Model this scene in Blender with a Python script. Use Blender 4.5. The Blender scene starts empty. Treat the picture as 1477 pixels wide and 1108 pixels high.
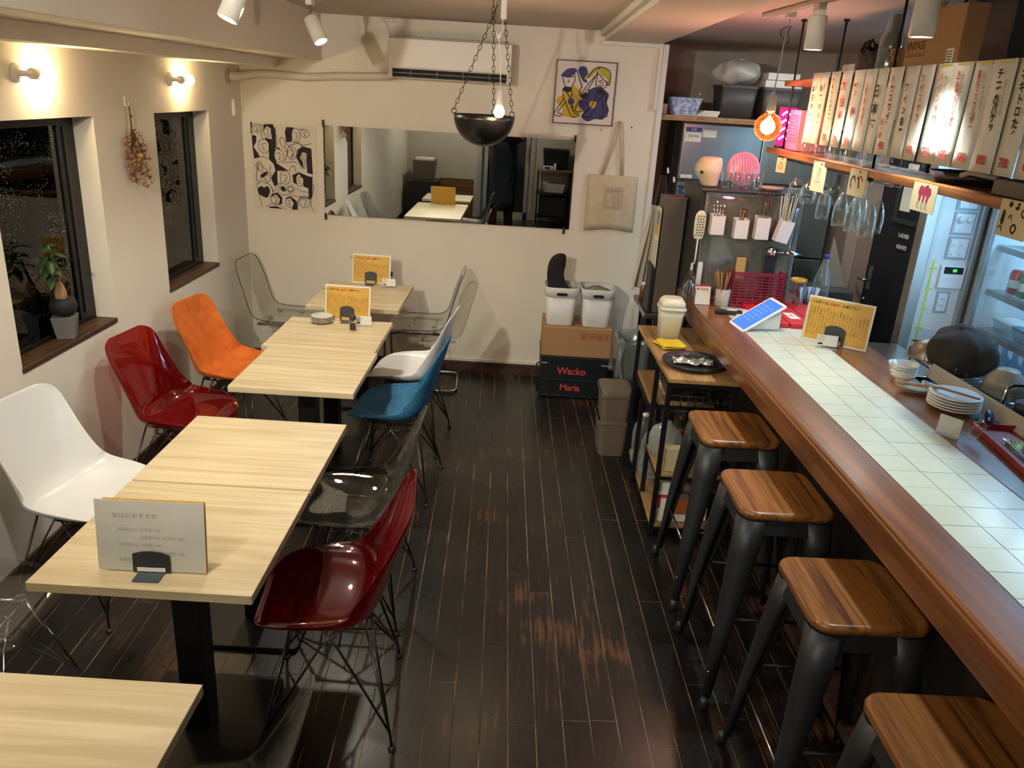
import bpy, math, random
from mathutils import Vector, Matrix, geometry
random.seed(7)
PI = math.pi
sc = bpy.context.scene
COL = sc.collection

# ------------------------------------------------------------------ camera, world, light, exposure
def set_camera():
    cam = bpy.data.cameras.new('camera')
    cam.sensor_width = 36.0
    cam.lens = 36.0 * 1150 / 1477
    cam.clip_start = 0.02
    o = bpy.data.objects.new('camera', cam)
    COL.objects.link(o)
    pitch, roll = math.radians(20.0), math.radians(3.5)
    f = Vector((0, math.cos(pitch), -math.sin(pitch)))
    u = Vector((0, math.sin(pitch), math.cos(pitch)))
    r = Vector((1, 0, 0))
    r2 = r * math.cos(roll) + u * math.sin(roll)
    u2 = u * math.cos(roll) - r * math.sin(roll)
    m = Matrix((r2, u2, -f)).transposed().to_4x4()
    m.translation = Vector((0, 0, 2.0))
    o.matrix_world = m
    sc.camera = o
set_camera()

w = bpy.data.worlds.new('night')
sc.world = w
w.use_nodes = True
w.node_tree.nodes['Background'].inputs[0].default_value = (0.05, 0.07, 0.10, 1)
w.node_tree.nodes['Background'].inputs[1].default_value = 0.25
sc.view_settings.view_transform = 'Standard'
sc.view_settings.look = 'None'
sc.view_settings.exposure = 0.6
sc.view_settings.gamma = 1.0
sc.view_settings.use_curve_mapping = False
sc.cycles.use_denoising = True
sc.cycles.max_bounces = 10
sc.cycles.transparent_max_bounces = 24
sc.cycles.sample_clamp_indirect = 4.0
sc.cycles.caustics_reflective = False
sc.cycles.caustics_refractive = False

WARM = (1.0, 0.72, 0.42)
TUNG = (1.0, 0.80, 0.58)
NEUT = (1.0, 0.93, 0.80)
COOL = (0.90, 1.0, 0.96)
BLUE = (0.36, 0.66, 1.0)
PINK = (1.0, 0.35, 0.60)
def point(name, loc, col, watt, r=0.03):
    l = bpy.data.lights.new(name, 'POINT'); l.color = col; l.energy = watt; l.shadow_soft_size = r
    o = bpy.data.objects.new(name, l); o.location = loc; COL.objects.link(o); return o
def spot(name, loc, target, col, watt, deg=70, blend=0.5, r=0.03):
    l = bpy.data.lights.new(name, 'SPOT'); l.color = col; l.energy = watt; l.shadow_soft_size = r
    l.spot_size = math.radians(deg); l.spot_blend = blend
    o = bpy.data.objects.new(name, l); o.location = loc
    o.rotation_euler = (Vector(target) - Vector(loc)).to_track_quat('-Z', 'Y').to_euler()
    COL.objects.link(o); return o
def area(name, loc, target, col, watt, sx, sy):
    l = bpy.data.lights.new(name, 'AREA'); l.color = col; l.energy = watt; l.shape = 'RECTANGLE'; l.size = sx; l.size_y = sy
    o = bpy.data.objects.new(name, l); o.location = loc
    o.rotation_euler = (Vector(target) - Vector(loc)).to_track_quat('-Z', 'Y').to_euler()
    COL.objects.link(o); return o
# wall sconce bulbs
for i, y in enumerate((1.95, 3.36, 4.73)):
    point('sconce_light', (-1.81, y, 1.955), WARM, 8.0, 0.035)
# pendant bulb over the black bowl
point('pendant_light', (-0.142, 4.05, 1.91), WARM, 11, 0.03)
# track spotlights over the tables (two in view, two out of frame), then one fill lamp
spot('track_and_fill_light', (-1.06, 4.37, 2.19), (-0.75, 4.25, 0.7), NEUT, 46, 130, 0.9, 0.035)
spot('track_and_fill_light', (-1.00, 3.02, 2.22), (-1.35, 2.9, 0.7), NEUT, 36, 130, 0.9, 0.035)
spot('track_and_fill_light', (-0.95, 1.70, 2.28), (-0.9, 2.0, 0.7), NEUT, 40, 140, 0.9, 0.035)
spot('track_and_fill_light', (-1.15, 0.75, 2.28), (0.0, 5.7, 0.9), NEUT, 125, 85, 0.9, 0.03)
spot('track_and_fill_light', (-0.95, -0.40, 2.28), (-0.4, 2.2, 0.2), NEUT, 34, 120, 0.9, 0.035)  # extra spot added as fill for tables and floor, no known fixture
# bar spotlights
spot('bar_light', (1.11, 3.45, 2.235), (1.13, 3.45, 0), COOL, 28, 86, 1.0, 0.025)
spot('bar_light', (1.17, 2.65, 2.235), (1.19, 2.65, 0), COOL, 28, 86, 1.0, 0.025)
spot('bar_light', (1.23, 1.70, 2.235), (1.25, 1.70, 0), COOL, 28, 86, 1.0, 0.025)
# globe bulb and pink neon at the end of the bar shelf
point('globe_light', (1.11, 3.88, 1.92), TUNG, 5, 0.04)
point('neon_light', (1.20, 4.15, 1.95), PINK, 2.5, 0.05)
# glass fridge tubes and glow, plus an added fill for the kitchen
area('fridge_light', (2.62, 3.1, 1.86), (2.62, 3.1, 0), BLUE, 17, 0.3, 1.0)
area('kitchen_fill', (2.0, 4.9, 2.38), (1.9, 5.0, 0), (0.95, 1.0, 1.0), 9, 0.15, 0.9)
area('fridge_glow', (2.34, 3.60, 1.5), (1.6, 4.3, 1.2), BLUE, 3.5, 0.3, 0.9)
# added fill that brightens the room behind the camera
point('rear_fill', (-0.9, -1.1, 2.25), NEUT, 26, 0.08)

# ------------------------------------------------------------------ materials
def lin(h):
    if isinstance(h, str):
        h = h.lstrip('#'); h = tuple(int(h[i:i+2], 16) / 255 for i in (0, 2, 4))
    return tuple(c / 12.92 if c <= 0.04045 else ((c + 0.055) / 1.055) ** 2.4 for c in h) + (1,)
_m = {}
def mat(name, color='#808080', rough=0.5, metal=0.0, var=0.10, scale=8.0, stretch=(1, 1, 1), bump=0.0, coat=0.0, emit=None, es=0.0, color2=None, spec=0.5, perobj=0.0, detail=4):
    """Principled surface whose colour is broken up by noise in object space."""
    if name in _m: return _m[name]
    m = bpy.data.materials.new(name); m.use_nodes = True
    nt = m.node_tree; b = nt.nodes['Principled BSDF']
    c = lin(color); c2 = lin(color2) if color2 else tuple(x * (1 - var) for x in c[:3]) + (1,)
    tc = nt.nodes.new('ShaderNodeTexCoord'); mp = nt.nodes.new('ShaderNodeMapping'); mp.inputs['Scale'].default_value = stretch
    nz = nt.nodes.new('ShaderNodeTexNoise'); nz.inputs['Scale'].default_value = scale; nz.inputs['Detail'].default_value = detail
    rp = nt.nodes.new('ShaderNodeValToRGB'); rp.color_ramp.elements[0].position = 0.35; rp.color_ramp.elements[1].position = 0.65
    rp.color_ramp.elements[0].color = c2; rp.color_ramp.elements[1].color = c
    nt.links.new(tc.outputs['Object'], mp.inputs[0]); nt.links.new(mp.outputs[0], nz.inputs[0])
    nt.links.new(nz.outputs[0], rp.inputs[0])
    out = rp.outputs[0]
    if perobj:
        oi = nt.nodes.new('ShaderNodeObjectInfo'); hs = nt.nodes.new('ShaderNodeHueSaturation')
        mr = nt.nodes.new('ShaderNodeMapRange'); mr.inputs[3].default_value = 1 - perobj; mr.inputs[4].default_value = 1 + perobj
        nt.links.new(oi.outputs['Random'], mr.inputs[0]); nt.links.new(mr.outputs[0], hs.inputs['Value'])
        nt.links.new(out, hs.inputs['Color']); out = hs.outputs[0]
        ad = nt.nodes.new('ShaderNodeVectorMath'); ad.operation = 'ADD'
        cm = nt.nodes.new('ShaderNodeCombineXYZ'); mu = nt.nodes.new('ShaderNodeMath'); mu.operation = 'MULTIPLY'; mu.inputs[1].default_value = 37.0
        nt.links.new(oi.outputs['Random'], mu.inputs[0]); nt.links.new(mu.outputs[0], cm.inputs[0]); nt.links.new(mu.outputs[0], cm.inputs[1])
        nt.links.new(mp.outputs[0], ad.inputs[0]); nt.links.new(cm.outputs[0], ad.inputs[1]); nt.links.new(ad.outputs[0], nz.inputs[0])
    nt.links.new(out, b.inputs['Base Color'])
    b.inputs['Roughness'].default_value = rough; b.inputs['Metallic'].default_value = metal
    b.inputs['Specular IOR Level'].default_value = spec
    if coat: b.inputs['Coat Weight'].default_value = coat; b.inputs['Coat Roughness'].default_value = 0.12
    if bump:
        bp = nt.nodes.new('ShaderNodeBump'); bp.inputs['Strength'].default_value = bump; bp.inputs['Distance'].default_value = 0.004
        nt.links.new(nz.outputs[0], bp.inputs['Height']); nt.links.new(bp.outputs[0], b.inputs['Normal'])
    if emit:
        b.inputs['Emission Color'].default_value = lin(emit); b.inputs['Emission Strength'].default_value = es
    _m[name] = m
    return m
def wood(name, c1, c2, axis='x', rough=0.4, coat=0.0, scale=2.2, fine=1.0, perobj=0.0):
    """Long-grained wood: stretched noise bands plus fine fibre."""
    if name in _m: return _m[name]
    m = bpy.data.materials.new(name); m.use_nodes = True
    nt = m.node_tree; b = nt.nodes['Principled BSDF']; N = nt.nodes.new; L = nt.links.new
    st = {'x': (0.55, 9, 9), 'y': (9, 0.55, 9), 'z': (9, 9, 0.55)}[axis]
    sf = {'x': (3, 130, 130), 'y': (130, 3, 130), 'z': (130, 130, 3)}[axis]
    tc = N('ShaderNodeTexCoord'); src = tc.outputs['Object']
    if perobj:
        oi = N('ShaderNodeObjectInfo'); mu = N('ShaderNodeVectorMath'); mu.operation = 'SCALE'; mu.inputs[0].default_value = (13, 29, 41)
        ad = N('ShaderNodeVectorMath'); ad.operation = 'ADD'
        L(oi.outputs['Random'], mu.inputs['Scale']); L(src, ad.inputs[0]); L(mu.outputs[0], ad.inputs[1]); src = ad.outputs[0]
    m1 = N('ShaderNodeMapping'); m1.inputs['Scale'].default_value = st
    m2 = N('ShaderNodeMapping'); m2.inputs['Scale'].default_value = sf
    n1 = N('ShaderNodeTexNoise'); n1.inputs['Scale'].default_value = scale; n1.inputs['Detail'].default_value = 5; n1.inputs['Distortion'].default_value = 0.6
    n2 = N('ShaderNodeTexNoise'); n2.inputs['Scale'].default_value = 1.0; n2.inputs['Detail'].default_value = 3
    L(src, m1.inputs[0]); L(src, m2.inputs[0]); L(m1.outputs[0], n1.inputs[0]); L(m2.outputs[0], n2.inputs[0])
    mx = N('ShaderNodeMath'); mx.operation = 'MULTIPLY_ADD'; mx.inputs[1].default_value = 0.35 * fine
    L(n2.outputs[0], mx.inputs[0]); L(n1.outputs[0], mx.inputs[2])
    rp = N('ShaderNodeValToRGB'); rp.color_ramp.elements[0].position = 0.50; rp.color_ramp.elements[1].position = 0.82
    rp.color_ramp.elements[0].color = lin(c2); rp.color_ramp.elements[1].color = lin(c1)
    L(mx.outputs[0], rp.inputs[0]); out = rp.outputs[0]
    if perobj:
        hs = N('ShaderNodeHueSaturation'); mr = N('ShaderNodeMapRange'); mr.inputs[3].default_value = 1 - perobj; mr.inputs[4].default_value = 1 + perobj
        L(oi.outputs['Random'], mr.inputs[0]); L(mr.outputs[0], hs.inputs['Value']); L(out, hs.inputs['Color']); out = hs.outputs[0]
    L(out, b.inputs['Base Color'])
    b.inputs['Roughness'].default_value = rough
    if coat: b.inputs['Coat Weight'].default_value = coat; b.inputs['Coat Roughness'].default_value = 0.15
    bp = N('ShaderNodeBump'); bp.inputs['Strength'].default_value = 0.12; bp.inputs['Distance'].default_value = 0.002
    L(mx.outputs[0], bp.inputs['Height']); L(bp.outputs[0], b.inputs['Normal'])
    _m[name] = m
    return m
def sheer(name, tint='#ffffff', rough=0.02, edge='#ffffff', body=0.06, edgew=0.35):
    """Thin clear plastic or glass: tinted see-through sheet with Fresnel gloss and denser rims."""
    if name in _m: return _m[name]
    m = bpy.data.materials.new(name); m.use_nodes = True
    nt = m.node_tree; nt.nodes.clear(); N = nt.nodes.new; L = nt.links.new
    out = N('ShaderNodeOutputMaterial'); tr = N('ShaderNodeBsdfTransparent'); tr.inputs[0].default_value = lin(tint)
    di = N('ShaderNodeBsdfPrincipled'); di.inputs['Base Color'].default_value = lin(edge); di.inputs['Roughness'].default_value = 0.25
    gl = N('ShaderNodeBsdfGlossy'); gl.inputs['Roughness'].default_value = rough; gl.inputs[0].default_value = (1, 1, 1, 1)
    nz = N('ShaderNodeTexNoise'); nz.inputs['Scale'].default_value = 6
    lw = N('ShaderNodeLayerWeight'); lw.inputs[0].default_value = 0.5
    mr = N('ShaderNodeMapRange'); mr.inputs[1].default_value = 0.0; mr.inputs[2].default_value = 1.0; mr.inputs[3].default_value = body; mr.inputs[4].default_value = edgew
    pw = N('ShaderNodeMath'); pw.operation = 'POWER'; pw.inputs[1].default_value = 3.0
    L(lw.outputs['Facing'], pw.inputs[0]); L(pw.outputs[0], mr.inputs[0])
    lf = N('ShaderNodeLayerWeight'); lf.inputs[0].default_value = 0.5
    p5 = N('ShaderNodeMath'); p5.operation = 'POWER'; p5.inputs[1].default_value = 5.0; L(lf.outputs['Facing'], p5.inputs[0])
    fr = N('ShaderNodeMapRange'); fr.inputs[3].default_value = 0.045; fr.inputs[4].default_value = 0.95; L(p5.outputs[0], fr.inputs[0])
    m1 = N('ShaderNodeMixShader'); m2 = N('ShaderNodeMixShader')
    L(mr.outputs[0], m1.inputs[0]); L(tr.outputs[0], m1.inputs[1]); L(di.outputs[0], m1.inputs[2])
    L(fr.outputs[0], m2.inputs[0]); L(m1.outputs[0], m2.inputs[1]); L(gl.outputs[0], m2.inputs[2])
    bp = N('ShaderNodeBump'); bp.inputs['Strength'].default_value = 0.02; L(nz.outputs[0], bp.inputs['Height']); L(bp.outputs[0], gl.inputs['Normal'])
    L(m2.outputs[0], out.inputs[0])
    _m[name] = m
    return m
def glow(name, color, s):
    if name in _m: return _m[name]
    m = bpy.data.materials.new(name); m.use_nodes = True
    nt = m.node_tree; nt.nodes.clear()
    e = nt.nodes.new('ShaderNodeEmission'); e.inputs[0].default_value = lin(color); e.inputs[1].default_value = s
    o = nt.nodes.new('ShaderNodeOutputMaterial'); nt.links.new(e.outputs[0], o.inputs[0])
    _m[name] = m
    return m

WALL = mat('plaster', '#e3dccb', 0.85, var=0.04, scale=3, bump=0.15, detail=8)
CEIL = mat('ceiling_paint', '#c9bfb1', 0.9, var=0.05, scale=4, bump=0.05)
BLACKM = mat('black_metal', '#17171a', 0.42, 0.3, bump=0.02)
GUN = mat('gunmetal', '#3e4042', 0.45, 0.55, var=0.12, scale=5)
CHROME = mat('chrome', '#c8c8c8', 0.12, 1.0, var=0.03)
WIRE = mat('dark_wire', '#55504c', 0.28, 0.9, var=0.05)
STEEL = mat('steel', '#a9adae', 0.28, 1.0, var=0.08, scale=2, stretch=(1, 1, 12))
WHITEP = mat('white_plastic', '#e6e4de', 0.35, var=0.02)
ASH = wood('ash_laminate', '#cbbb98', '#b2a07c', 'x', 0.38, scale=2.6, fine=0.7, perobj=0.02)
OAKV = wood('shelf_wood', '#a98557', '#7a5a38', 'y', 0.5, perobj=0.08)
SEATW = wood('seat_wood', '#94602f', '#4f2d16', 'y', 0.33, coat=0.25, scale=3.5, fine=1.3, perobj=0.12)
BARW = wood('bar_wood', '#945d36', '#6a4024', 'y', 0.3, coat=0.35, scale=1.6, fine=0.6)
PLANKW = wood('live_edge_wood', '#b5733a', '#6e3f1e', 'y', 0.45, scale=3, fine=0.8)
SILLW = wood('sill_wood', '#5a3d28', '#35231a', 'y', 0.5)
GLASS = sheer('clear_glass', '#f6faf9', 0.02, '#dfe4e4', 0.01, 0.40)
ACRY = sheer('clear_acrylic', '#f2f2ee', 0.03, '#cfcfca', 0.0, 0.22)
CASE = mat('cardboard', '#a8825a', 0.85, var=0.06, scale=3)
PAPER = mat('paper', '#dedbce', 0.8, var=0.03)
INK = mat('ink', '#1b1a1d', 0.8, var=0.05)
REDINK = mat('red_ink', '#c4473f', 0.8, var=0.08)
DARKP = mat('dark_plastic', '#26292c', 0.4, var=0.05)
GREYP = mat('grey_plastic', '#8a8b8a', 0.5, var=0.05)
TAUPE = mat('taupe_plastic', '#6d6152', 0.5, var=0.05)
BEIGEC = mat('canvas', '#cfc0a2', 0.9, var=0.10, scale=25, bump=0.2)
BLACKC = mat('black_cloth', '#16161a', 0.9, var=0.3, scale=12, bump=0.4)
NAVY = mat('navy_cloth', '#1c222e', 0.9, var=0.2, scale=12, bump=0.2)

# ------------------------------------------------------------------ geometry helpers
class MB:
    """Collects simple shapes; build() links them as one mesh object."""
    def __init__(s): s.v = []; s.f = []; s.sm = []
    def add(s, vs, fs, smooth=False, M=None):
        n = len(s.v)
        s.v += [tuple(M @ Vector(p)) if M else tuple(p) for p in vs]
        s.f += [tuple(n + i for i in f) for f in fs]; s.sm += [smooth] * len(fs); return s
    def box(s, x0, x1, y0, y1, z0, z1, M=None):
        v = [(x, y, z) for z in (z0, z1) for y in (y0, y1) for x in (x0, x1)]
        return s.add(v, [(0, 2, 3, 1), (4, 5, 7, 6), (0, 1, 5, 4), (2, 6, 7, 3), (0, 4, 6, 2), (1, 3, 7, 5)], M=M)
    def cbox(s, c, sz, M=None):
        return s.box(c[0]-sz[0]/2, c[0]+sz[0]/2, c[1]-sz[1]/2, c[1]+sz[1]/2, c[2]-sz[2]/2, c[2]+sz[2]/2, M)
    def hexa(s, lo, hi, z0, z1, M=None):
        """lo/hi = (x0,x1,y0,y1) rectangles at z0 and z1 (tapered box)."""
        v = [(x, y, z0) for y in lo[2:] for x in lo[:2]] + [(x, y, z1) for y in hi[2:] for x in hi[:2]]
        return s.add(v, [(0, 2, 3, 1), (4, 5, 7, 6), (0, 1, 5, 4), (2, 6, 7, 3), (0, 4, 6, 2), (1, 3, 7, 5)], M=M)
    def tube(s, pts, r, seg=8, closed=False, cap=True, M=None):
        pts = [Vector(p) for p in pts]; n = len(pts); vs = []; fs = []
        rr = r if isinstance(r, (list, tuple)) else [r] * n
        up = None
        for i, p in enumerate(pts):
            if closed: d = pts[(i+1) % n] - pts[i-1]
            else: d = pts[min(i+1, n-1)] - pts[max(i-1, 0)]
            if d.length < 1e-9: d = Vector((0, 0, 1))
            d.normalize()
            if up is None:
                up = Vector((0, 0, 1)) if abs(d.z) < 0.9 else Vector((1, 0, 0))
            a = d.cross(up)
            if a.length < 1e-4: a = d.cross(Vector((0.3, 1, 0.2)))
            a.normalize(); b = a.cross(d).normalized(); up = b
            for k in range(seg):
                t = 2 * PI * k / seg
                vs.append(p + (a * math.cos(t) + b * math.sin(t)) * rr[i])
        m = n if closed else n - 1
        for i in range(m):
            for k in range(seg):
                j = (i + 1) % n; k2 = (k + 1) % seg
                fs.append((i*seg+k, i*seg+k2, j*seg+k2, j*seg+k))
        if cap and not closed:
            fs.append(tuple(range(seg-1, -1, -1))); fs.append(tuple((n-1)*seg+k for k in range(seg)))
        return s.add(vs, fs, True, M)
    def lathe(s, prof, seg=24, c=(0, 0, 0), M=None, sx=1, sy=1):
        vs = []; fs = []
        for (r, z) in prof:
            for k in range(seg):
                t = 2 * PI * k / seg; vs.append((c[0] + r*math.cos(t)*sx, c[1] + r*math.sin(t)*sy, c[2] + z))
        n = len(prof)
        for i in range(n-1):
            for k in range(seg):
                k2 = (k+1) % seg; fs.append((i*seg+k, i*seg+k2, (i+1)*seg+k2, (i+1)*seg+k))
        if prof[0][0] > 1e-4: fs.append(tuple(range(seg-1, -1, -1)))
        if prof[-1][0] > 1e-4 : fs.append(tuple((n-1)*seg+k for k in range(seg)))
        return s.add(vs, fs, True, M)
    def shell(s, prof, seg=24, c=(0, 0, 0), M=None, sx=1, sy=1):
        """open lathe (no caps)"""
        vs = []; fs = []
        for (r, z) in prof:
            for k in range(seg):
                t = 2 * PI * k / seg; vs.append((c[0] + r*math.cos(t)*sx, c[1] + r*math.sin(t)*sy, c[2] + z))
        for i in range(len(prof)-1):
            for k in range(seg):
                k2 = (k+1) % seg; fs.append((i*seg+k, i*seg+k2, (i+1)*seg+k2, (i+1)*seg+k))
        return s.add(vs, fs, True, M)
    def prism(s, poly, z0, z1, M=None):
        n = len(poly)
        v = [(x, y, z0) for x, y in poly] + [(x, y, z1) for x, y in poly]
        return s.add(v, [tuple(range(n-1, -1, -1)), tuple(range(n, 2*n))] + [(i, (i+1) % n, n+(i+1) % n, n+i) for i in range(n)], M=M)
    def loft(s, rings, cap=True, smooth=True, M=None):
        n = len(rings[0]); vs = [p for r in rings for p in r]; fs = []
        for i in range(len(rings)-1):
            for k in range(n):
                k2 = (k+1) % n; fs.append((i*n+k, i*n+k2, (i+1)*n+k2, (i+1)*n+k))
        s.add(vs, fs, smooth, M)
        if cap:
            m = len(s.v) - len(vs)
            s.f.append(tuple(m+i for i in range(n-1, -1, -1))); s.sm.append(False)
            s.f.append(tuple(m+len(vs)-n+i for i in range(n))); s.sm.append(False)
        return s
    def grid(s, P, smooth=True, M=None):
        a = len(P); b = len(P[0])
        return s.add([p for r in P for p in r], [(i*b+j, i*b+j+1, (i+1)*b+j+1, (i+1)*b+j) for i in range(a-1) for j in range(b-1)], smooth, M)
    def mesh(s, name, m):
        me = bpy.data.meshes.new(name); me.from_pydata(s.v, [], s.f)
        me.polygons.foreach_set('use_smooth', s.sm)
        if m: me.materials.append(m)
        me.update(); return me
    def build(s, name, m, parent=None, loc=None, rot=None, bevel=0, solid=0, sub=0, bseg=2):
        o = bpy.data.objects.new(name, s.mesh(name, m)); COL.objects.link(o)
        if parent: o.parent = parent
        if loc: o.location = loc
        if rot: o.rotation_euler = rot
        if solid:
            md = o.modifiers.new('thickness', 'SOLIDIFY'); md.thickness = abs(solid); md.offset = -1 if solid > 0 else 0
        if sub:
            md = o.modifiers.new('round', 'SUBSURF'); md.levels = md.render_levels = sub
        if bevel:
            md = o.modifiers.new('edge', 'BEVEL'); md.width = bevel; md.segments = bseg; md.limit_method = 'ANGLE'; md.angle_limit = 0.6
        return o
def tag(o, label, cat, group=None):
    o['label'] = label; o['category'] = cat
    if group: o['group'] = group
    return o
def thing(name, label, cat, loc=(0, 0, 0), rz=0, group=None):
    o = bpy.data.objects.new(name, None); COL.objects.link(o); o.empty_display_size = 0.05
    o.location = loc; o.rotation_euler = (0, 0, rz)
    return tag(o, label, cat, group)
def struct(o):
    o['kind'] = 'structure'; return o
_children = {}
def kids(o):
    return [c for c in bpy.data.objects if c.parent == o]
def copy_tree(root, loc, rz=None, label=None):
    """copies a thing, its parts and sub-parts; mesh data is shared"""
    def cp(o, par):
        c = o.copy(); COL.objects.link(c)
        if par: c.parent = par
        for k in kids(o): cp(k, c)
        return c
    r = cp(root, None); r.location = loc
    if rz is not None: r.rotation_euler[2] = rz
    if label: r['label'] = label
    return r
def rrect(w, h, r, n=5, cx=0, cy=0):
    p = []
    for (sx, sy, a0) in ((1, 1, 0), (-1, 1, 90), (-1, -1, 180), (1, -1, 270)):
        for i in range(n+1):
            a = math.radians(a0 + 90*i/n); p.append((cx + sx*(w/2-r) + r*math.cos(a), cy + sy*(h/2-r) + r*math.sin(a)))
    return p
def spline(pts, n=6, closed=True):
    P = [Vector(p) for p in pts]; out = []; N = len(P)
    for i in range(N if closed else N-1):
        p0 = P[i-1] if (closed or i > 0) else P[0]; p1 = P[i]; p2 = P[(i+1) % N]
        p3 = P[(i+2) % N] if (closed or i+2 < N) else P[-1]
        for k in range(n):
            t = k / n
            out.append(0.5*((2*p1) + (p2-p0)*t + (2*p0-5*p1+4*p2-p3)*t*t + (3*p1-p0-3*p2+p3)*t*t*t))
    if not closed: out.append(P[-1])
    return out
def frameM(o, ex, ey):
    ex = Vector(ex).normalized(); ey = Vector(ey).normalized(); n = ex.cross(ey)
    m = Matrix((ex, ey, n)).transposed().to_4x4(); m.translation = Vector(o); return m
def text(body, size, m, parent, o, ex, ey, align='CENTER', vertical=False, spacing=1.0, name='lettering', bold=0.0):
    """flat printed lettering as a mesh on a surface"""
    c = bpy.data.curves.new('t', 'FONT'); c.body = '\n'.join(body) if vertical else body
    c.size = size; c.resolution_u = 2; c.align_x = align; c.align_y = 'CENTER'; c.offset = bold
    c.space_line = spacing if vertical else 1.0
    if not vertical: c.space_character = spacing
    t = bpy.data.objects.new('t', c); COL.objects.link(t)
    me = bpy.data.meshes.new_from_object(t)
    bpy.data.objects.remove(t); bpy.data.curves.remove(c)
    me.transform(frameM(o, ex, ey)); me.materials.clear(); me.materials.append(m)
    ob = bpy.data.objects.new(name, me); COL.objects.link(ob); ob.parent = parent
    return ob
def art(parent, o, ex, ey, items, name='print'):
    """flat printed drawing: items = (material, kind, points, width); kinds fill, curve, line, loop, smooth"""
    M = frameM(o, ex, ey); by = {}
    for i, it in enumerate(items):
        m, kind, pts = it[0], it[1], it[2]; wd = it[3] if len(it) > 3 else 0.003
        mb = by.setdefault(m.name, (m, MB()))[1]; z = 0.0003 + 0.00006*i
        if kind in ('fill', 'blob'):
            q = [Vector((p[0], p[1], 0)) for p in pts]
            if kind == 'blob': q = spline(q, 5)
            tri = geometry.tessellate_polygon([q])
            mb.add([(p.x, p.y, z) for p in q], [tuple(t) for t in tri], M=M)
        else:
            q = [Vector((p[0], p[1], 0)) for p in pts]
            if kind == 'curve': q = spline(q, 5, False)
            if kind == 'loop': q = spline(q, 5, True); q.append(q[0])
            L = []; R = []
            for k, p in enumerate(q):
                d = q[min(k+1, len(q)-1)] - q[max(k-1, 0)]
                d = d.normalized() if d.length > 0 else Vector((1, 0, 0)); nn = Vector((-d.y, d.x, 0)) * wd/2
                L.append((p.x+nn.x, p.y+nn.y, z)); R.append((p.x-nn.x, p.y-nn.y, z))
            mb.grid([L, R], False, M)
    for m, mb in by.values(): mb.build(name, m, parent)

# ------------------------------------------------------------------ the room
XL, YB, ZC = -1.96, 5.72, 2.42
FLOORD = mat('joint_dust', '#8a7458', 0.9, color2='#241d18', scale=4)
fl = struct(MB().box(-2.1, 3.4, -2.3, 6.6, -0.12, -0.0013).build('floor', FLOORD))
def plank_material():
    m = bpy.data.materials.new('floor_plank'); m.use_nodes = True
    nt = m.node_tree; b = nt.nodes['Principled BSDF']; N = nt.nodes.new; L = nt.links.new
    tc = N('ShaderNodeTexCoord'); oi = N('ShaderNodeObjectInfo')
    off = N('ShaderNodeVectorMath'); off.operation = 'SCALE'; off.inputs[0].default_value = (11, 23, 5)
    ad = N('ShaderNodeVectorMath'); ad.operation = 'ADD'
    L(oi.outputs['Random'], off.inputs['Scale']); L(tc.outputs['Object'], ad.inputs[0]); L(off.outputs[0], ad.inputs[1])
    mg = N('ShaderNodeMapping'); mg.inputs['Scale'].default_value = (60, 4, 10); L(ad.outputs[0], mg.inputs[0])
    g = N('ShaderNodeTexNoise'); g.inputs['Scale'].default_value = 1.0; g.inputs['Detail'].default_value = 6; L(mg.outputs[0], g.inputs[0])
    # worn brown patches showing through the black stain, by place in the room
    wn = N('ShaderNodeTexNoise'); wn.inputs['Scale'].default_value = 1.1; wn.inputs['Detail'].default_value = 7; wn.inputs['Roughness'].default_value = 0.65
    L(tc.outputs['Object'], wn.inputs[0])
    a = N('ShaderNodeMath'); a.operation = 'MULTIPLY_ADD'; a.inputs[1].default_value = 0.45; L(g.outputs[0], a.inputs[0]); L(wn.outputs[0], a.inputs[2])
    a2 = N('ShaderNodeMath'); a2.operation = 'MULTIPLY_ADD'; a2.inputs[1].default_value = 0.10; L(oi.outputs['Random'], a2.inputs[0]); L(a.outputs[0], a2.inputs[2])
    rp = N('ShaderNodeValToRGB'); e = rp.color_ramp.elements
    e[0].position = 0.70; e[0].color = lin('#151312'); e[1].position = 0.95; e[1].color = lin('#5a3a24')
    k = e.new(0.86); k.color = lin('#211c1a')
    L(a2.outputs[0], rp.inputs[0]); L(rp.outputs[0], b.inputs['Base Color'])
    sp = N('ShaderNodeTexNoise'); sp.inputs['Scale'].default_value = 40; sp.inputs['Detail'].default_value = 4; L(tc.outputs['Object'], sp.inputs[0])
    rr = N('ShaderNodeMapRange'); rr.inputs[1].default_value = 0.3; rr.inputs[2].default_value = 0.7; rr.inputs[3].default_value = 0.27; rr.inputs[4].default_value = 0.33
    L(sp.outputs[0], rr.inputs[0]); L(rr.outputs[0], b.inputs['Roughness'])
    bp = N('ShaderNodeBump'); bp.inputs['Strength'].default_value = 0.14; bp.inputs['Distance'].default_value = 0.002
    L(g.outputs[0], bp.inputs['Height']); L(bp.outputs[0], b.inputs['Normal'])
    b.inputs['Specular IOR Level'].default_value = 0.5
    return m
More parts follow.
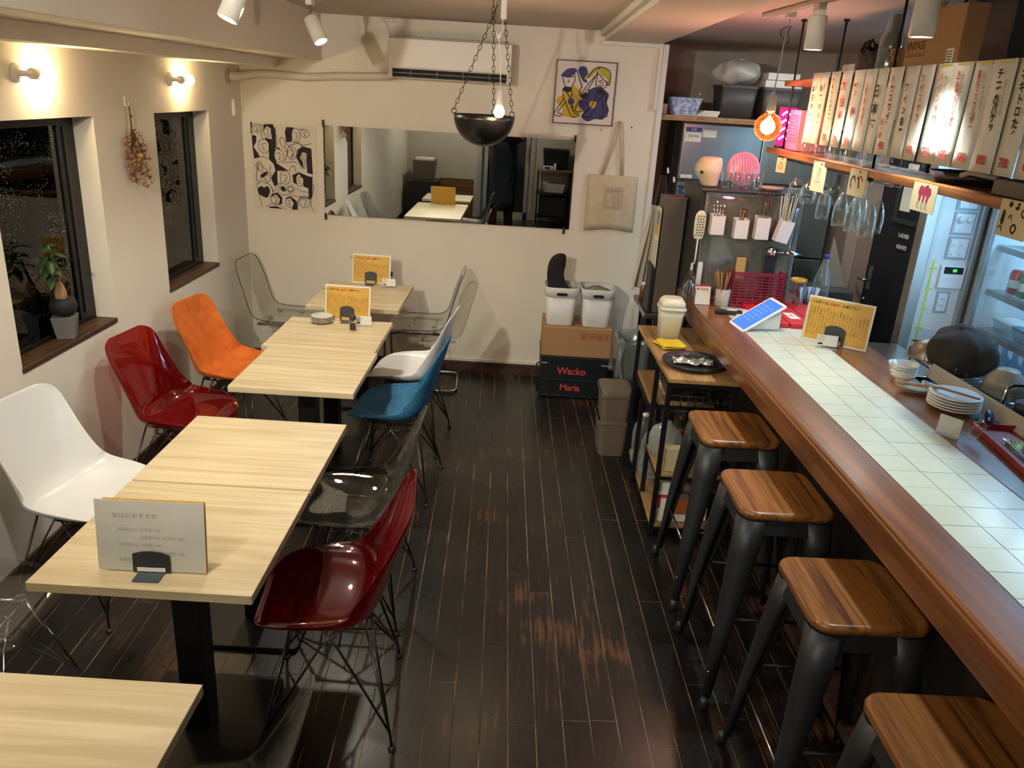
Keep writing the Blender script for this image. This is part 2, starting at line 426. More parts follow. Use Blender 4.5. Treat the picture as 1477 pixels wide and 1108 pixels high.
def planks():
    M = plank_material(); a = math.radians(1.55); R = Matrix.Rotation(a, 3, 'Z')
    x0, x1, y0, y1 = -1.955, 1.34, -2.1, 5.70
    def clip(P, ax, val, keep_gt):
        out = []
        for i in range(len(P)):
            p, q = P[i-1], P[i]; ip = (p[ax] > val) == keep_gt; iq = (q[ax] > val) == keep_gt
            if ip != iq:
                t = (val - p[ax]) / (q[ax] - p[ax]); out.append((p[0]+(q[0]-p[0])*t, p[1]+(q[1]-p[1])*t))
            if iq: out.append(q)
        return out
    W = 0.0935; g = 0.0019
    for c in range(-24, 19):
        xa = 0.02 + c*W; y = -3.6 + random.random()*1.2
        while y < 6:
            Ln = random.choice((0.9, 1.2, 1.5, 1.8)); q = [(xa+g, y+g), (xa+W-g, y+g), (xa+W-g, y+Ln-g), (xa+g, y+Ln-g)]
            P = [tuple((R @ Vector((p[0], p[1], 0)))[:2]) for p in q]; y += Ln
            for ax, v, k in ((0, x0, True), (0, x1, False), (1, y0, True), (1, y1, False)):
                if P: P = clip(P, ax, v, k)
            if len(P) < 3: continue
            A = abs(sum(P[i-1][0]*P[i][1] - P[i][0]*P[i-1][1] for i in range(len(P)))) / 2
            if A < 0.004: continue
            dz = random.uniform(-0.0006, 0.0002)
            MB().prism(P, -0.0012, dz).build('plank', M, fl)
planks()
struct(MB().box(1.34, 3.35, -2.1, 6.5, -0.005, 0.0).build('trim_1', mat('kitchen_floor', '#4a4a48', 0.5)))

def wall_with_holes():
    b = MB(); X0, X1 = XL-0.13, XL; ys = [(-2.3, 1.59), (2.36, 2.98), (3.75, 4.37), (5.12, 5.82)]
    for y0, y1 in ys: b.box(X0, X1, y0, y1, 0, ZC)
    for y0, y1 in ((1.59, 2.36), (2.98, 3.75), (4.37, 5.12)):
        b.box(X0, X1, y0, y1, 0, 0.845); b.box(X0, X1, y0, y1, 1.795, ZC)
    struct(b.build('wall_left', WALL))
wall_with_holes()
struct(MB().box(XL, 0.862, YB, YB+0.10, 0, ZC).build('wall_back', WALL))
WHT = mat('white_trim', '#dcd6cc', 0.6, var=0.03)
struct(MB().box(0.862, 0.90, YB-0.012, YB+0.11, 0, 2.36).build('trim_2', WHT, bevel=0.003))
struct(MB().box(XL, 0.862, YB-0.012, YB, 0.085, 0.105).build('trim_3', WHT))
BASEB = wood('baseboard_wood', '#4a3226', '#2c1e18', 'x', 0.5)
struct(MB().box(XL+.012, 0.90, YB-0.014, YB-0.0005, 0, 0.085).build('baseboard_back', BASEB, bevel=0.002))
struct(MB().box(XL+.0005, XL+0.014, -2.2, YB-.015, 0, 0.085).build('baseboard_left', BASEB, bevel=0.002))
KW = mat('kitchen_plaster', '#b0a294', 0.85, var=0.08, scale=4, bump=0.1)
struct(MB().box(0.86, 3.4, 6.5, 6.6, 0, ZC).build('wall_kitchen', KW))
struct(MB().box(3.3, 3.4, -2.3, 6.5, 0, ZC).build('wall_right', mat('kitchen_side_paint', '#3a3e44', 0.8, var=.1)))
struct(MB().box(-2.09, 3.4, -2.3, 6.6, ZC, ZC+0.1).build('ceiling', CEIL))
struct(MB().box(XL, -1.40, -2.2, YB, 2.135, ZC).build('trim_4', WALL, bevel=0.004))
struct(MB().box(XL, -1.70, -2.2, YB, 2.072, 2.135).build('trim_5', WALL, bevel=0.004))
struct(MB().box(0.47, 0.852, -2.2, YB, 2.362, ZC).build('trim_6', WALL, bevel=0.003))
struct(MB().box(0.44, 0.47, -2.2, YB, 2.385, ZC).build('trim_7', WHT, bevel=0.003))
# white cable duct that follows the beam down the corner
struct(MB().box(0.835, 0.86, 5.695, 5.72, 1.95, 2.362).box(0.45, 0.84, 5.70, 5.72, 2.335, 2.36).build('trim_8', WHT, bevel=0.002))

def window(i, y0, y1):
    w_ = struct(MB().box(XL-.12, XL-0.105, y0+.04, y1-0.13, .855, 1.79).build('window_%d' % i, RAIN))
    f = MB()
    f.box(XL-.13, XL-.095, y1-.135, y1, .845, 1.795).box(XL-.13, XL-.095, y0, y0+.04, .845, 1.795)
    f.box(XL-.13, XL-.095, y0+.04, y1-.135, 1.755, 1.795).box(XL-.13, XL-.095, y0+.04, y1-.135, .845, .875)
    f.build('window_frame', BLACKM, w_, bevel=0.003)
    MB().box(XL-.099, XL-.088, y1-.10, y1-.085, .9, 1.75).build('window_stay', mat('stay', '#101012', .4), w_)
    MB().box(XL-.095, XL+.006, y0-.004, y1+.004, .832, .856).build('window_sill', SILLW, w_, bevel=0.003)
    return w_
def rain_material():
    m = bpy.data.materials.new('wet_glass'); m.use_nodes = True
    nt = m.node_tree; nt.nodes.clear(); N = nt.nodes.new; L = nt.links.new
    out = N('ShaderNodeOutputMaterial'); tr = N('ShaderNodeBsdfTransparent'); tr.inputs[0].default_value = (.8, .85, .85, 1)
    gl = N('ShaderNodeBsdfGlossy'); gl.inputs[1].default_value = 0.02
    dr = N('ShaderNodeBsdfDiffuse'); dr.inputs[0].default_value = (.75, .75, .68, 1)
    fr = N('ShaderNodeFresnel'); fr.inputs[0].default_value = 1.5
    tc = N('ShaderNodeTexCoord'); mp = N('ShaderNodeMapping'); mp.inputs['Scale'].default_value = (1, 1, 0.6)
    vo = N('ShaderNodeTexVoronoi'); vo.inputs['Scale'].default_value = 95; n = N('ShaderNodeTexNoise'); n.inputs['Scale'].default_value = 7
    L(tc.outputs['Object'], mp.inputs[0]); L(mp.outputs[0], vo.inputs[0]); L(tc.outputs['Object'], n.inputs[0])
    lt = N('ShaderNodeMath'); lt.operation = 'LESS_THAN'; lt.inputs[1].default_value = 0.16; L(vo.outputs['Distance'], lt.inputs[0])
    gt = N('ShaderNodeMapRange'); gt.inputs[1].default_value = .48; gt.inputs[2].default_value = .62; gt.inputs[3].default_value = 0.04; gt.inputs[4].default_value = .7
    L(n.outputs[0], gt.inputs[0]); mu = N('ShaderNodeMath'); mu.operation = 'MULTIPLY'; L(lt.outputs[0], mu.inputs[0]); L(gt.outputs[0], mu.inputs[1])
    m1 = N('ShaderNodeMixShader'); m2 = N('ShaderNodeMixShader')
    L(fr.outputs[0], m1.inputs[0]); L(tr.outputs[0], m1.inputs[1]); L(gl.outputs[0], m1.inputs[2])
    L(mu.outputs[0], m2.inputs[0]); L(m1.outputs[0], m2.inputs[1]); L(dr.outputs[0], m2.inputs[2]); L(m2.outputs[0], out.inputs[0])
    return m
RAIN = rain_material()
window(1, 2.98, 3.75); window(2, 4.37, 5.12); window(3, 1.59, 2.36)
# dim street outside the windows
OUT = mat('street_wall', '#5c5c54', 0.9, var=0.5, scale=2.2, detail=8)
tag(MB().box(-3.4, -3.3, -2, 8, -0.5, 2.7).build('street_wall', OUT), 'dim grey rendered wall outside the windows across the night lane', 'wall')
t = thing('leafless_shrub', 'dark bare tree trunk outside the nearer window', 'tree', (-2.75, 4.35, -0.5))
MB().tube([(0, 0, 0), (.03, 0, .9), (0, .04, 1.7), (.05, 0, 2.8)], [.07, .06, .055, .04], 10).build('trunk', mat('bark', '#8a7f68', .9, var=.4, scale=20, bump=.4), t)
bb = MB()
for k in range(10):
    a = k*0.9; z = 1.1 + .16*k; bb.tube([(0.02, 0, z), (.12*math.cos(a), .2*math.sin(a), z+.16), (.2*math.cos(a), .42*math.sin(a+.2), z+.2)], [.018, .012, .004], 6)
bb.build('branch', mat('bark'), t)
point('outside_fill', (-2.5, 4.2, 2.3), (0.9, 0.95, 1.0), 26.0, 0.1)  # unseen lamp added to brighten the view through the windows

# door, frames and switch column on the kitchen side
DOORM = mat('door_black', '#1d1e24', 0.5, var=0.1)
ALU = mat('aluminium_frame', '#b9b8b0', 0.4, 0.6, var=0.04)
def kitchen_door():
    d = thing('toilet_door', 'black toilet door with LADIES GENTS plates and lever handle', 'door', (2.475, 5.62, 0), -math.atan2(.45, .10))
    d['kind'] = 'structure'
    for k in ('label', 'category'): del d[k]
    d.name = 'door_2'
    MB().box(0, .62, -.02, .02, 0.02, 2.05).build('door_panel', DOORM, d, bevel=.003)
    h = MB().cbox((.05, -.026, .93), (.04, .012, .17)).build('lock_plate', STEEL, d, bevel=.004)
    MB().tube([(.05, -.03, .915), (.05, -.07, .915), (.0, -.08, .915)], .010).build('door_handle', STEEL, h)
    MB().tube([(.05, -.03, .78), (.05, -.05, .78)], .012).build('key_cylinder', STEEL, d)
    for z, s in ((1.265, 'LADIES'), (1.19, 'GENTS')):
        p = MB().cbox((.30, -.0225, z), (.11, .004, .05)).build('sign_plate', INK, d)
        text(s, .034, PAPER, p, (.30, -.0252, z), (1, 0, 0), (0, 0, 1), bold=.001)
    g = MB()
    for (a, b_, c, e) in ((.16, .52, 1.34, 1.37), (.16, .19, 1.37, 1.75), (.49, .52, 1.37, 1.75)): g.box(a, b_, -.035, -.021, c, e)
    g.build('notice_frame', mat('green_frame', '#2c3a30', .5), d)
    MB().box(.20, .30, -.026, -.0215, 1.42, 1.72).build('notice_sheet', PAPER, d)
kitchen_door()
struct(MB().box(2.36, 2.46, 5.64, 5.74, 0, 2.42).build('trim_9', mat('door_post', '#a58f80', .7)))
struct(MB().box(2.28, 2.36, 5.66, 6.5, 0, 2.42).build('wall_side', KW))
struct(MB().box(2.09, 2.15, 4.22, 4.30, 0, 2.42).build('trim_10', ALU, bevel=.004))
struct(MB().box(2.15, 2.175, 4.235, 4.30, 0, 2.42).build('trim_11', WHT, bevel=.003))
SWW = mat('switch_wall', '#dfe3e2', .6, var=.03)
col = struct(MB().box(2.175, 2.37, 4.25, 4.36, 0, 2.42).build('wall_column', SWW))
struct(MB().box(2.37, 2.40, 4.215, 4.30, 0, 2.42).box(2.41, 2.45, 4.20, 4.30, 0, 2.42).build('trim_12', ALU, bevel=.003))
yt = mat('yellow_tape', '#d8d65a', .6)
tp = MB().box(2.192, 2.204, 4.2475, 4.2499, .62, 1.30)
for k in range(6): tp.box(2.18, 2.222, 4.2478, 4.2499, .70+.11*k, .709+.11*k)
tag(tp.build('yellow_tape', yt), 'strip of yellow masking tape with ticks down the switch column', 'tape')
PLT = mat('switch_plate', '#e9ecec', .35, var=.02); PLR = mat('plate_rim', '#a9b4bb', .4)
def plate(z, kind, lab, x=2.303):
    t = thing('switch_plate', lab, 'switch', (x, 4.2499, z), 0, None)
    w_ = .07 if kind == 'socket' else .116
    MB().cbox((0, -.003, 0), (w_, .006, .12)).build('rim', PLR, t, bevel=.002)
    MB().cbox((0, -.0075, 0), (w_-.022, .004, .098)).build('plate', PLT, t, bevel=.001)
    if kind == 'dial':
        for s in (-1, 1):
            MB().tube([(s*.023, -.0095, .02), (s*.023, -.024, .02)], .016, 16).build('dial', PLT, t)
            MB().cbox((s*.023, -.0105, -.032), (.04, .002, .024)).build('button', PLT, t, bevel=.001)
    elif kind == 'quad':
        for s in (-1, 1):
            for q in (-1, 1):
                r = MB().cbox((s*.023, -.011, q*.024), (.042, .004, .044)).build('rocker', PLT, t, bevel=.001)
                MB().cbox((s*.023-.01, -.0135, q*.024-.008), (.008, .001, .003)).build('marker', INK, r)
    else:
        for q in (-1, 1):
            m_ = MB()
            for s in (-1, 1): m_.cbox((s*.007, -.0098, q*.018), (.0025, .001, .010))
            m_.build('slot', INK, t)
plate(1.625, 'dial', 'topmost wall plate just under the wooden shelf on switch column')
plate(1.498, 'dial', 'wall switch plate with two round dimmer dials')
plate(1.368, 'quad', 'wall switch plate with four square rocker switches')
t = thing('heater_control', 'white water heater control with green display on switch column', 'control panel', (2.303, 4.2499, 1.215))
MB().cbox((0, -.010, 0), (.13, .02, .125)).build('body', PLT, t, bevel=.005)
MB().cbox((0, -.0215, .036), (.10, .003, .036)).build('display', INK, t)
text('88', .022, glow('green_digit', '#3cff5a', 2.0), t, (.005, -.0235, .036), (1, 0, 0), (0, 0, 1))
for k in (-1, 0, 1): MB().cbox((k*.025, -.021, -.01), (.012, .003, .016)).build('button', WHITEP, t, bevel=.001)
plate(1.075, 'socket', 'narrow wall plate with a double socket below the heater control', 2.288)

# room behind the camera, seen in the mirror
struct(MB().box(-2.09, -.80, -2.3, -2.2, 0, ZC).box(.16, 3.4, -2.3, -2.2, 0, ZC).box(-.80, .16, -2.3, -2.2, 2.05, ZC).build('wall_front', mat('rear_plaster', '#b9b2a4', .85, var=.06)))
struct(MB().box(-1.40, -.84, -2.198, -2.17, 0, .62).build('trim_13', wood('wainscot', '#7d5638', '#4f3424', 'x', .5)))
d1 = struct(MB().box(-.68, .06, -2.235, -2.215, .1, 2.0).build('door_1', mat('night_glass', '#141b22', .06, var=.2)))
MB().box(-.80, -.72, -2.25, -2.19, 0, 2.05).box(.08, .16, -2.25, -2.19, 0, 2.05).box(-.68, -.62, -2.24, -2.20, 0, 2.0).box(.0, .06, -2.24, -2.20, 0, 2.0).box(-.68, .06, -2.24, -2.2, 0, .12).box(-.68, .06, -2.24, -2.2, 1.95, 2.05).build('door_frame', ALU, d1, bevel=.003)
MB().box(.015, .045, -2.198, -2.18, .95, 1.20).build('door_handle', OAKV, d1, bevel=.002)
t = thing('metal_rack', 'black metal rack near the entrance seen in the mirror', 'rack', (.48, -1.95, 0))
for sx in (-1, 1):
    for sy in (-1, 1): MB().box(sx*.26-.012, sx*.26+.012, sy*.18-.012, sy*.18+.012, 0, .86).build('leg', BLACKM, t)
for z in (.12, .50, .86): MB().box(-.28, .28, -.20, .20, z, z+.02).build('shelf', OAKV if z > .8 else BLACKM, t)
tag(MB().hexa((.30, .66, -2.1, -1.85), (.27, .70, -2.12, -1.82), .882, 1.20).build('black_bag', BLACKC, bevel=.03, bseg=3), 'bulky black bag on the rack seen in the mirror', 'bag')
t = thing('card_reader', 'white card terminal at the front edge of the mirrored rack', 'terminal', (.40, -1.80, .882))
MB().box(-.11, .05, -.03, .04, 0, .06).build('body', WHITEP, t, bevel=.008); MB().box(-.09, .0, .0402, .042, .015, .045).build('display', INK, t)
MB().box(.055, .10, -.03, .04, 0, .10).build('stand', WHITEP, t, bevel=.006)
tag(MB().hexa((.32, .64, -2.08, -1.84), (.30, .66, -2.1, -1.82), .522, .66).build('white_carton', WHITEP, bevel=.005), 'white carton on the middle shelf of the mirrored rack', 'carton')
tag(MB().box(.26, .70, -2.08, -1.80, .142, .46).build('black_crate', DARKP, bevel=.01), 'black crate on the bottom shelf of the mirrored rack', 'crate')
for k in range(3):
    tag(MB().box(0, .02, -.15, .15, 0, .46-.03*k).build('board_panel', OAKV if k % 2 == 0 else GREYP, None, (.80+.05*k, -1.8, .002), (0, .12, 0)), ('brown', 'grey', 'thin brown')[k] + ' board leaning against the entrance wall beside the rack', 'board')
t = thing('storage_bin', 'dark taupe bin topped with papers in the mirrored corner', 'bin', (-1.62, -1.85, .62))
MB().hexa((-.15, .15, -.17, .17), (-.18, .18, -.2, .2), 0, .30).build('body', TAUPE, t, bevel=.01)
MB().box(-.14, .15, -.16, .16, .301, .33).build('papers', PAPER, t, bevel=.004)
tag(MB().hexa((-1.84, -1.40, -2.1, -1.6), (-1.86, -1.38, -2.12, -1.58), .0, .615).build('black_chest', DARKP, bevel=.015), 'low black chest under the taupe bin in the mirrored corner', 'chest')

# ------------------------------------------------------------------ dining tables
def table(i, x0, x1, y0, y1, lab):
    cx, cy = (x0+x1)/2, (y0+y1)/2; hx, hy = (x1-x0)/2, (y1-y0)/2
    t = thing('dining_table', lab, 'table', (cx, cy, 0), 0, 'square pedestal tables along the windows')
    MB().box(-hx, hx, -hy, hy, .692, .72).build('tabletop', ASH, t, bevel=.002)
    MB().box(-.16, .16, -.16, .16, .676, .692).build('top_plate', BLACKM, t)
    MB().box(-.042, .042, -.042, .042, .018, .676).build('pedestal', BLACKM, t, bevel=.004)
    MB().prism(rrect(.42, .44, .02), .002, .018).build('base_plate', BLACKM, t, bevel=.003)
T = [(-1.247, -.649, .84, 1.432, 'ash square table in the near left corner of the photo'),
     (-1.247, -.649, 1.765, 2.354, 'ash square table carrying the white-backed menu stand'),
     (-1.247, -.649, 2.366, 2.925, 'bare ash square table behind the white-backed menu stand'),
     (-1.250, -.694, 3.268, 3.853, 'bare ash square table between the orange and blue chairs'),
     (-1.290, -.708, 3.862, 4.430, 'ash square table with stacked saucers and a yellow menu'),
     (-1.285, -.718, 4.700, 5.372, 'farthest ash table against the back wall between clear chairs')]
for i, a in enumerate(T): table(i, *a)

# ------------------------------------------------------------------ shell chairs
def shell_grid(kind=0):
    if kind == 0:
        prof = [(.225, .408), (.212, .424), (.175, .434), (.11, .430), (.04, .424), (-.03, .419), (-.09, .419), (-.135, .432), (-.165, .462), (-.185, .51), (-.203, .57), (-.222, .64), (-.243, .71), (-.258, .77), (-.267, .808), (-.271, .824)]
        wid = [.070, .150, .205, .228, .236, .236, .233, .226, .218, .210, .205, .204, .204, .200, .176, .112]
        lift = [.0, .004, .012, .022, .030, .036, .042, .05, .052, .046, .036, .026, .018, .012, .006, .0]
    else:
        prof = [(.23, .425), (.218, .440), (.18, .447), (.11, .447), (.04, .444), (-.03, .442), (-.10, .441), (-.15, .446), (-.19, .468), (-.212, .51), (-.228, .57), (-.244, .64), (-.262, .71), (-.280, .78), (-.292, .82), (-.300, .84)]
        wid = [.09, .165, .212, .226, .228, .226, .224, .222, .220, .218, .216, .214, .21, .198, .172, .13]
        lift = [.0, .002, .004, .006, .008, .010, .012, .016, .018, .018, .016, .014, .010, .006, .003, .0]
    P = []; n = 14
    for i, (y, z) in enumerate(prof):
        a = prof[max(i-1, 0)]; b = prof[min(i+1, len(prof)-1)]
        d = Vector((0, b[0]-a[0], b[1]-a[1])).normalized(); nn = Vector((0, d.z, -d.y))
        if nn.z < 0 and i < 6: nn = -nn
        if nn.y < 0 and i >= 6: nn = -nn
        row = []
        for j in range(n+1):
            u = -1 + 2*j/n; x = wid[i]*math.sin(u*PI/2*.98)
            e = abs(u)**2.3; p = Vector((x, y, z)) + nn*lift[i]*e*(1.9 if kind == 0 else 1.2)
            row.append(tuple(p))
        P.append(row)
    return P
SHELL_EAMES = None
def wire_base(t, m):
    tops = {(sx, sy): Vector((sx*.125, sy*.115-.01, .405)) for sx in (-1, 1) for sy in (-1, 1)}
    for (sx, sy), tp in tops.items():
        foot = Vector((sx*.225, sy*.205-.01, .012)); knee = foot + Vector((-sx*.008, -sy*.008, .05))
        g = MB().tube([foot, knee, tp], .0048, 8)
        g.tube([knee, (sx*.035, sy*.13-.01, .325), (-sx*.03, sy*.115-.01, .400)], .0040, 8)
        g.tube([knee, (sx*.14, sy*.03-.01, .325), (sx*.125, -sy*.03-.01, .400)], .0040, 8)
        lg = g.build('leg', m, t)
        MB().lathe([(.0, 0), (.013, 0), (.013, .006), (.006, .012), (0, .014)], 12, (foot.x, foot.y, 0.0005)).build('glide', DARKP, lg)
    b = MB()
    for s in (-1, 1):
        b.tube([(-.13, s*.115-.01, .402), (.13, s*.115-.01, .402)], .005, 8)
        b.tube([(s*.125, -.13, .402), (s*.125, .11, .402)], .005, 8)
        b.tube([(s*.035, -.14, .322), (s*.035, .12, .322)], .004, 8)
    b.tube([(-.14, .02, .322), (.14, .02, .322)], .004, 8).tube([(-.14, -.04, .322), (.14, -.04, .322)], .004, 8)
    b.build('brace', m, t)
def shell_chair(loc, rz, lab, m, wire, name='shell_chair', thick=.006, pattern=None):
    t = thing(name, lab, 'chair', (loc[0], loc[1], 0), rz, 'moulded shell chairs around the tables')
    MB().grid(shell_grid(0)).build('seat_shell', m, t, solid=-thick, sub=2)
    wire_base(t, wire)
    for sx in (-1, 1):
        for sy in (-1, 1): MB().lathe([(0, 0), (.02, 0), (.017, .008), (0, .009)], 12, (sx*.125, sy*.1-.01, .407)).build('mount', pattern or DARKP, t)
    return t
WSH = mat('white_shell', '#d9dad8', .28, var=.02)
RED = sheer('red_acrylic', '#d2382f', .03, '#a0101a', .12, .55)
RED2 = sheer('dark_red_acrylic', '#c93438', .03, '#8a0c18', .12, .55)
CLR = sheer('clear_shell', '#f0f0ec', .025, '#d6d6d0', .0, .13)
def knit(name, c1, c2):
    m = mat(name, c1, .8, color2=c2, scale=14, bump=.1); nt = m.node_tree; b = nt.nodes['Principled BSDF']
    N = nt.nodes.new; L = nt.links.new; tc = N('ShaderNodeTexCoord'); ch = N('ShaderNodeTexWave'); ch.inputs['Scale'].default_value = 42; ch.bands_direction = 'X'
    c2_ = N('ShaderNodeTexWave'); c2_.inputs['Scale'].default_value = 42; c2_.bands_direction = 'DIAGONAL'
    L(tc.outputs['Object'], ch.inputs[0]); L(tc.outputs['Object'], c2_.inputs[0])
    mu = N('ShaderNodeMath'); mu.operation = 'MULTIPLY'; L(ch.outputs['Fac'], mu.inputs[0]); L(c2_.outputs['Fac'], mu.inputs[1])
    bp = N('ShaderNodeBump'); bp.inputs['Strength'].default_value = .6; bp.inputs['Distance'].default_value = .002
    L(mu.outputs[0], bp.inputs['Height']); L(bp.outputs[0], b.inputs['Normal'])
    return m
ORG = knit('orange_knit', '#cc6a1a', '#b85814'); BLU = knit('blue_knit', '#2c6d92', '#1f5675')
H = PI/2
shell_chair((-1.60, 1.98), -H+.03, 'clear acrylic shell chair at the left edge by the near table', CLR, CHROME, pattern=CLR)
shell_chair((-1.62, 2.74), -H-.16, 'glossy white shell chair below the nearer window', WSH, WIRE)
shell_chair((-1.60, 3.60), -H-.12, 'translucent red shell chair against the window wall', RED, WIRE, pattern=CLR)
shell_chair((-1.58, 4.27), -H-.16, 'orange knit covered shell chair by the farther window', ORG, WIRE)
shell_chair((-.55, 2.20), H+.10, 'translucent dark red shell chair in the aisle', RED2, WIRE, pattern=CLR)
shell_chair((-.60, 2.80), H-.02, 'clear acrylic shell chair behind the dark red aisle chair', CLR, WIRE, pattern=CLR)
shell_chair((-.60, 3.84), H-.06, 'blue knit covered shell chair in the aisle', BLU, WIRE)
shell_chair((-.61, 4.42), H-.08, 'glossy white shell chair behind the blue one', WSH, WIRE)
shell_chair((-.64, 1.21), H+.02, 'clear acrylic chair whose back just enters the bottom edge', CLR, CHROME, pattern=CLR)

def cantilever(loc, rz, lab):
    t = thing('cantilever_chair', lab, 'chair', (loc[0], loc[1], 0), rz, 'clear cantilever chairs at the back wall table')
    MB().grid(shell_grid(1)).build('seat_shell', ACRY, t, solid=-.006, sub=2)
    rim = shell_grid(1)
    edge = [r[0] for r in rim[3:]] + rim[-1][1:-1] + [r[-1] for r in reversed(rim[3:])]
    MB().tube(edge, .003, 6).build('shell_rim', mat('dark_rim', '#3a3438', .2), t)
    a = []
    for s in (-1, 1):
        a.append([(s*.19, -.15, .424), (s*.19, .12, .428), (s*.192, .20, .415), (s*.195, .235, .38), (s*.20, .225, .20), (s*.205, .215, .045), (s*.205, .19, .015), (s*.205, .15, .013), (s*.205, -.22, .013)])
    p = a[0] + [(-.19, -.255, .013), (-.15, -.27, .013), (.15, -.27, .013), (.19, -.255, .013)] + list(reversed(a[1]))
    MB().tube(p, .0105, 10).build('frame', CHROME, t)
    MB().tube([(-.19, .05, .424), (.19, .05, .424)], .008).tube([(-.19, -.11, .420), (.19, -.11, .420)], .008).build('cross_bar', CHROME, t)
    for sx in (-1, 1):
        for y in (.06, -.10): MB().lathe([(0, 0), (.018, 0), (.016, .006), (0, .007)], 14, (sx*.10, y, .445)).build('fixing_disc', CHROME, t)
cantilever((-1.60, 5.41), -H-.05, 'clear cantilever chair in the corner of the back wall')
cantilever((-.67, 5.42), H+.05, 'clear cantilever chair on the aisle side of the back table')

# ------------------------------------------------------------------ bar stools
def rring(w, h, r, z, n=5, cx=0, cy=0): return [(x, y, z) for x, y in rrect(w, h, r, n, cx, cy)]
def make_stool():
    t = thing('bar_stool', 'x', 'stool', (0, 0, 0), 0, 'metal bar stools with wooden seats')
    MB().loft([rring(.300, .318, .045, .728), rring(.318, .336, .05, .735), rring(.320, .338, .05, .748), rring(.312, .330, .048, .757), rring(.298, .316, .042, .760)]).build('seat', SEATW, t)
    MB().loft([rring(.300, .318, .05, .672), rring(.296, .314, .05, .700), rring(.290, .308, .05, .727)], cap=False).build('skirt', GUN, t)
    MB().prism(rrect(.286, .304, .045), .720, .7275).build('top_plate', GUN, t)
    for sx in (-1, 1):
        for sy in (-1, 1):
            rings = []
            for (z, w_, off) in ((.725, .115, 0), (.60, .096, .24), (.30, .060, .70), (.035, .032, 1.0)):
                ox = sx*(.102 + .085*off); oy = sy*(.111 + .085*off)
                a0 = math.atan2(sy, sx); r = []
                # folded sheet leg: quarter-round outside, open channel inside
                for k in range(9):
                    a = a0 - PI*.62 + PI*1.24*k/8; r.append((ox + w_*.5*math.cos(a), oy + w_*.5*math.sin(a), z))
                for k in range(8, -1, -1):
                    a = a0 - PI*.62 + PI*1.24*k/8; q = w_*.5 - .004; r.append((ox + q*math.cos(a), oy + q*math.sin(a), z))
                rings.append(r)
            lg = MB().loft(rings).build('leg', GUN, t)
            fx, fy = sx*.197, sy*.216
            MB().lathe([(.0, .0), (.018, 0), (.017, .03), (.011, .045), (0, .045)], 12, (fx, fy, .0)).build('rubber_foot', DARKP, lg)
            MB().lathe([(0, 0), (.005, 0), (.004, .003), (0, .004)], 8, (0, 0, 0), Matrix.Translation((fx+sx*.0-.017*sx*.0, fy, .0)) @ Matrix.Translation((sx*.003, sy*.003, .16)) @ Matrix.Rotation(math.atan2(sy, sx)-H, 4, 'Z') @ Matrix.Rotation(-H, 4, 'X')).build('rivet', CHROME, lg)
    for s in (-1, 1):
        MB().tube([(-.155, s*.178, .35), (.155, s*.178, .35)], .006).build('footrest', BLACKM, t)
        MB().tube([(s*.170, -.170, .27), (s*.170, .170, .27)], .006).build('footrest', STEEL, t)
    return t
s0 = make_stool()
stools = [(.925, 3.065, .02, 'wooden topped bar stool farthest away beside the black rack'),
          (.935, 2.490, .02, 'second wooden topped bar stool from the black rack'),
          (.975, 1.905, .03, 'third wooden topped bar stool from the black rack'),
          (1.00, 1.335, .02, 'nearest wooden topped bar stool cut by the bottom edge')]
for i, (x, y, r, lab) in enumerate(stools):
    if i == 0: s0.location = (x, y, 0); s0.rotation_euler[2] = r; s0['label'] = lab
    else: copy_tree(s0, (x, y, 0), r, lab)

# ------------------------------------------------------------------ bar counter (its own axes: rotated 1.8 degrees)
BA = math.radians(1.8); cB, sB = math.cos(BA), math.sin(BA)
def bw(u, v): return (u*cB - v*sB, u*sB + v*cB)
def bl(x, y): return (x*cB + y*sB, -x*sB + y*cB)
ct = thing('bar_counter', 'long brown wooden bar counter with a white tiled strip', 'counter', (0, 0, 0), BA)
V0, V1 = .55, 4.22
b = MB()
rings = []
for v in (V0, V1):
    rings.append([(u, v, z) for u, z in ((1.068, .888), (1.062, .893), (1.058, .945), (1.060, .962), (1.057, .968), (1.058, .984), (1.062, .988), (1.064, .996), (1.072, 1.0), (1.203, 1.0), (1.203, .955), (1.085, .955), (1.085, .888))])
b.loft(rings, smooth=False).build('front_rail', BARW, ct, bevel=.002)
MB().box(1.532, 1.745, V0, V1+.5, .955, 1.0).build('rear_rail', BARW, ct, bevel=.004)
MB().box(1.068, 1.60, V1, V1+.5, .955, 1.0).build('end_rail', BARW, ct, bevel=.003)
MB().box(1.203, 1.532, V0, V1, .955, .9925).build('tile_bed', mat('grout', '#5e605a', .8), ct)
MB().box(1.30, 1.70, V0, V1+.45, .0, .955).build('body', wood('bar_front', '#2c211c', '#1a1412', 'z', .5), ct)
MB().box(1.20, 1.30, V0, V1, .10, .14).build('foot_ledge', BASEB, ct)
TILE = mat('glazed_tile', '#c6cabb', .22, var=.02, perobj=.03)
us = [(1.206, 1.3135), (1.316, 1.423), (1.4255, 1.530)]; tm = {}
for k in range(34):
    v = 4.218 - (k+1)*.1085
    for j, (a, c) in enumerate(us):
        if j not in tm: tm[j] = MB().box(0, c-a, 0, .1065, 0, .0075).mesh('tile', TILE)
        o = bpy.data.objects.new('tile', tm[j]); COL.objects.link(o); o.parent = ct
        o.location = (a, v, .9925 + random.uniform(-.0003, .0003))
# kitchen worktop behind the bar
MB().box(1.75, 2.08, 1.2, 4.2, .80, .84).build('x', STEEL, None)
wt = bpy.data.objects['x']; wt.name = 'steel_worktop'; tag(wt, 'steel worktop on the kitchen side of the bar under the dish rack', 'worktop')
wb = MB().box(1.78, 2.06, 1.25, 4.15, .0, .80).build('worktop_cabinet', STEEL, wt)

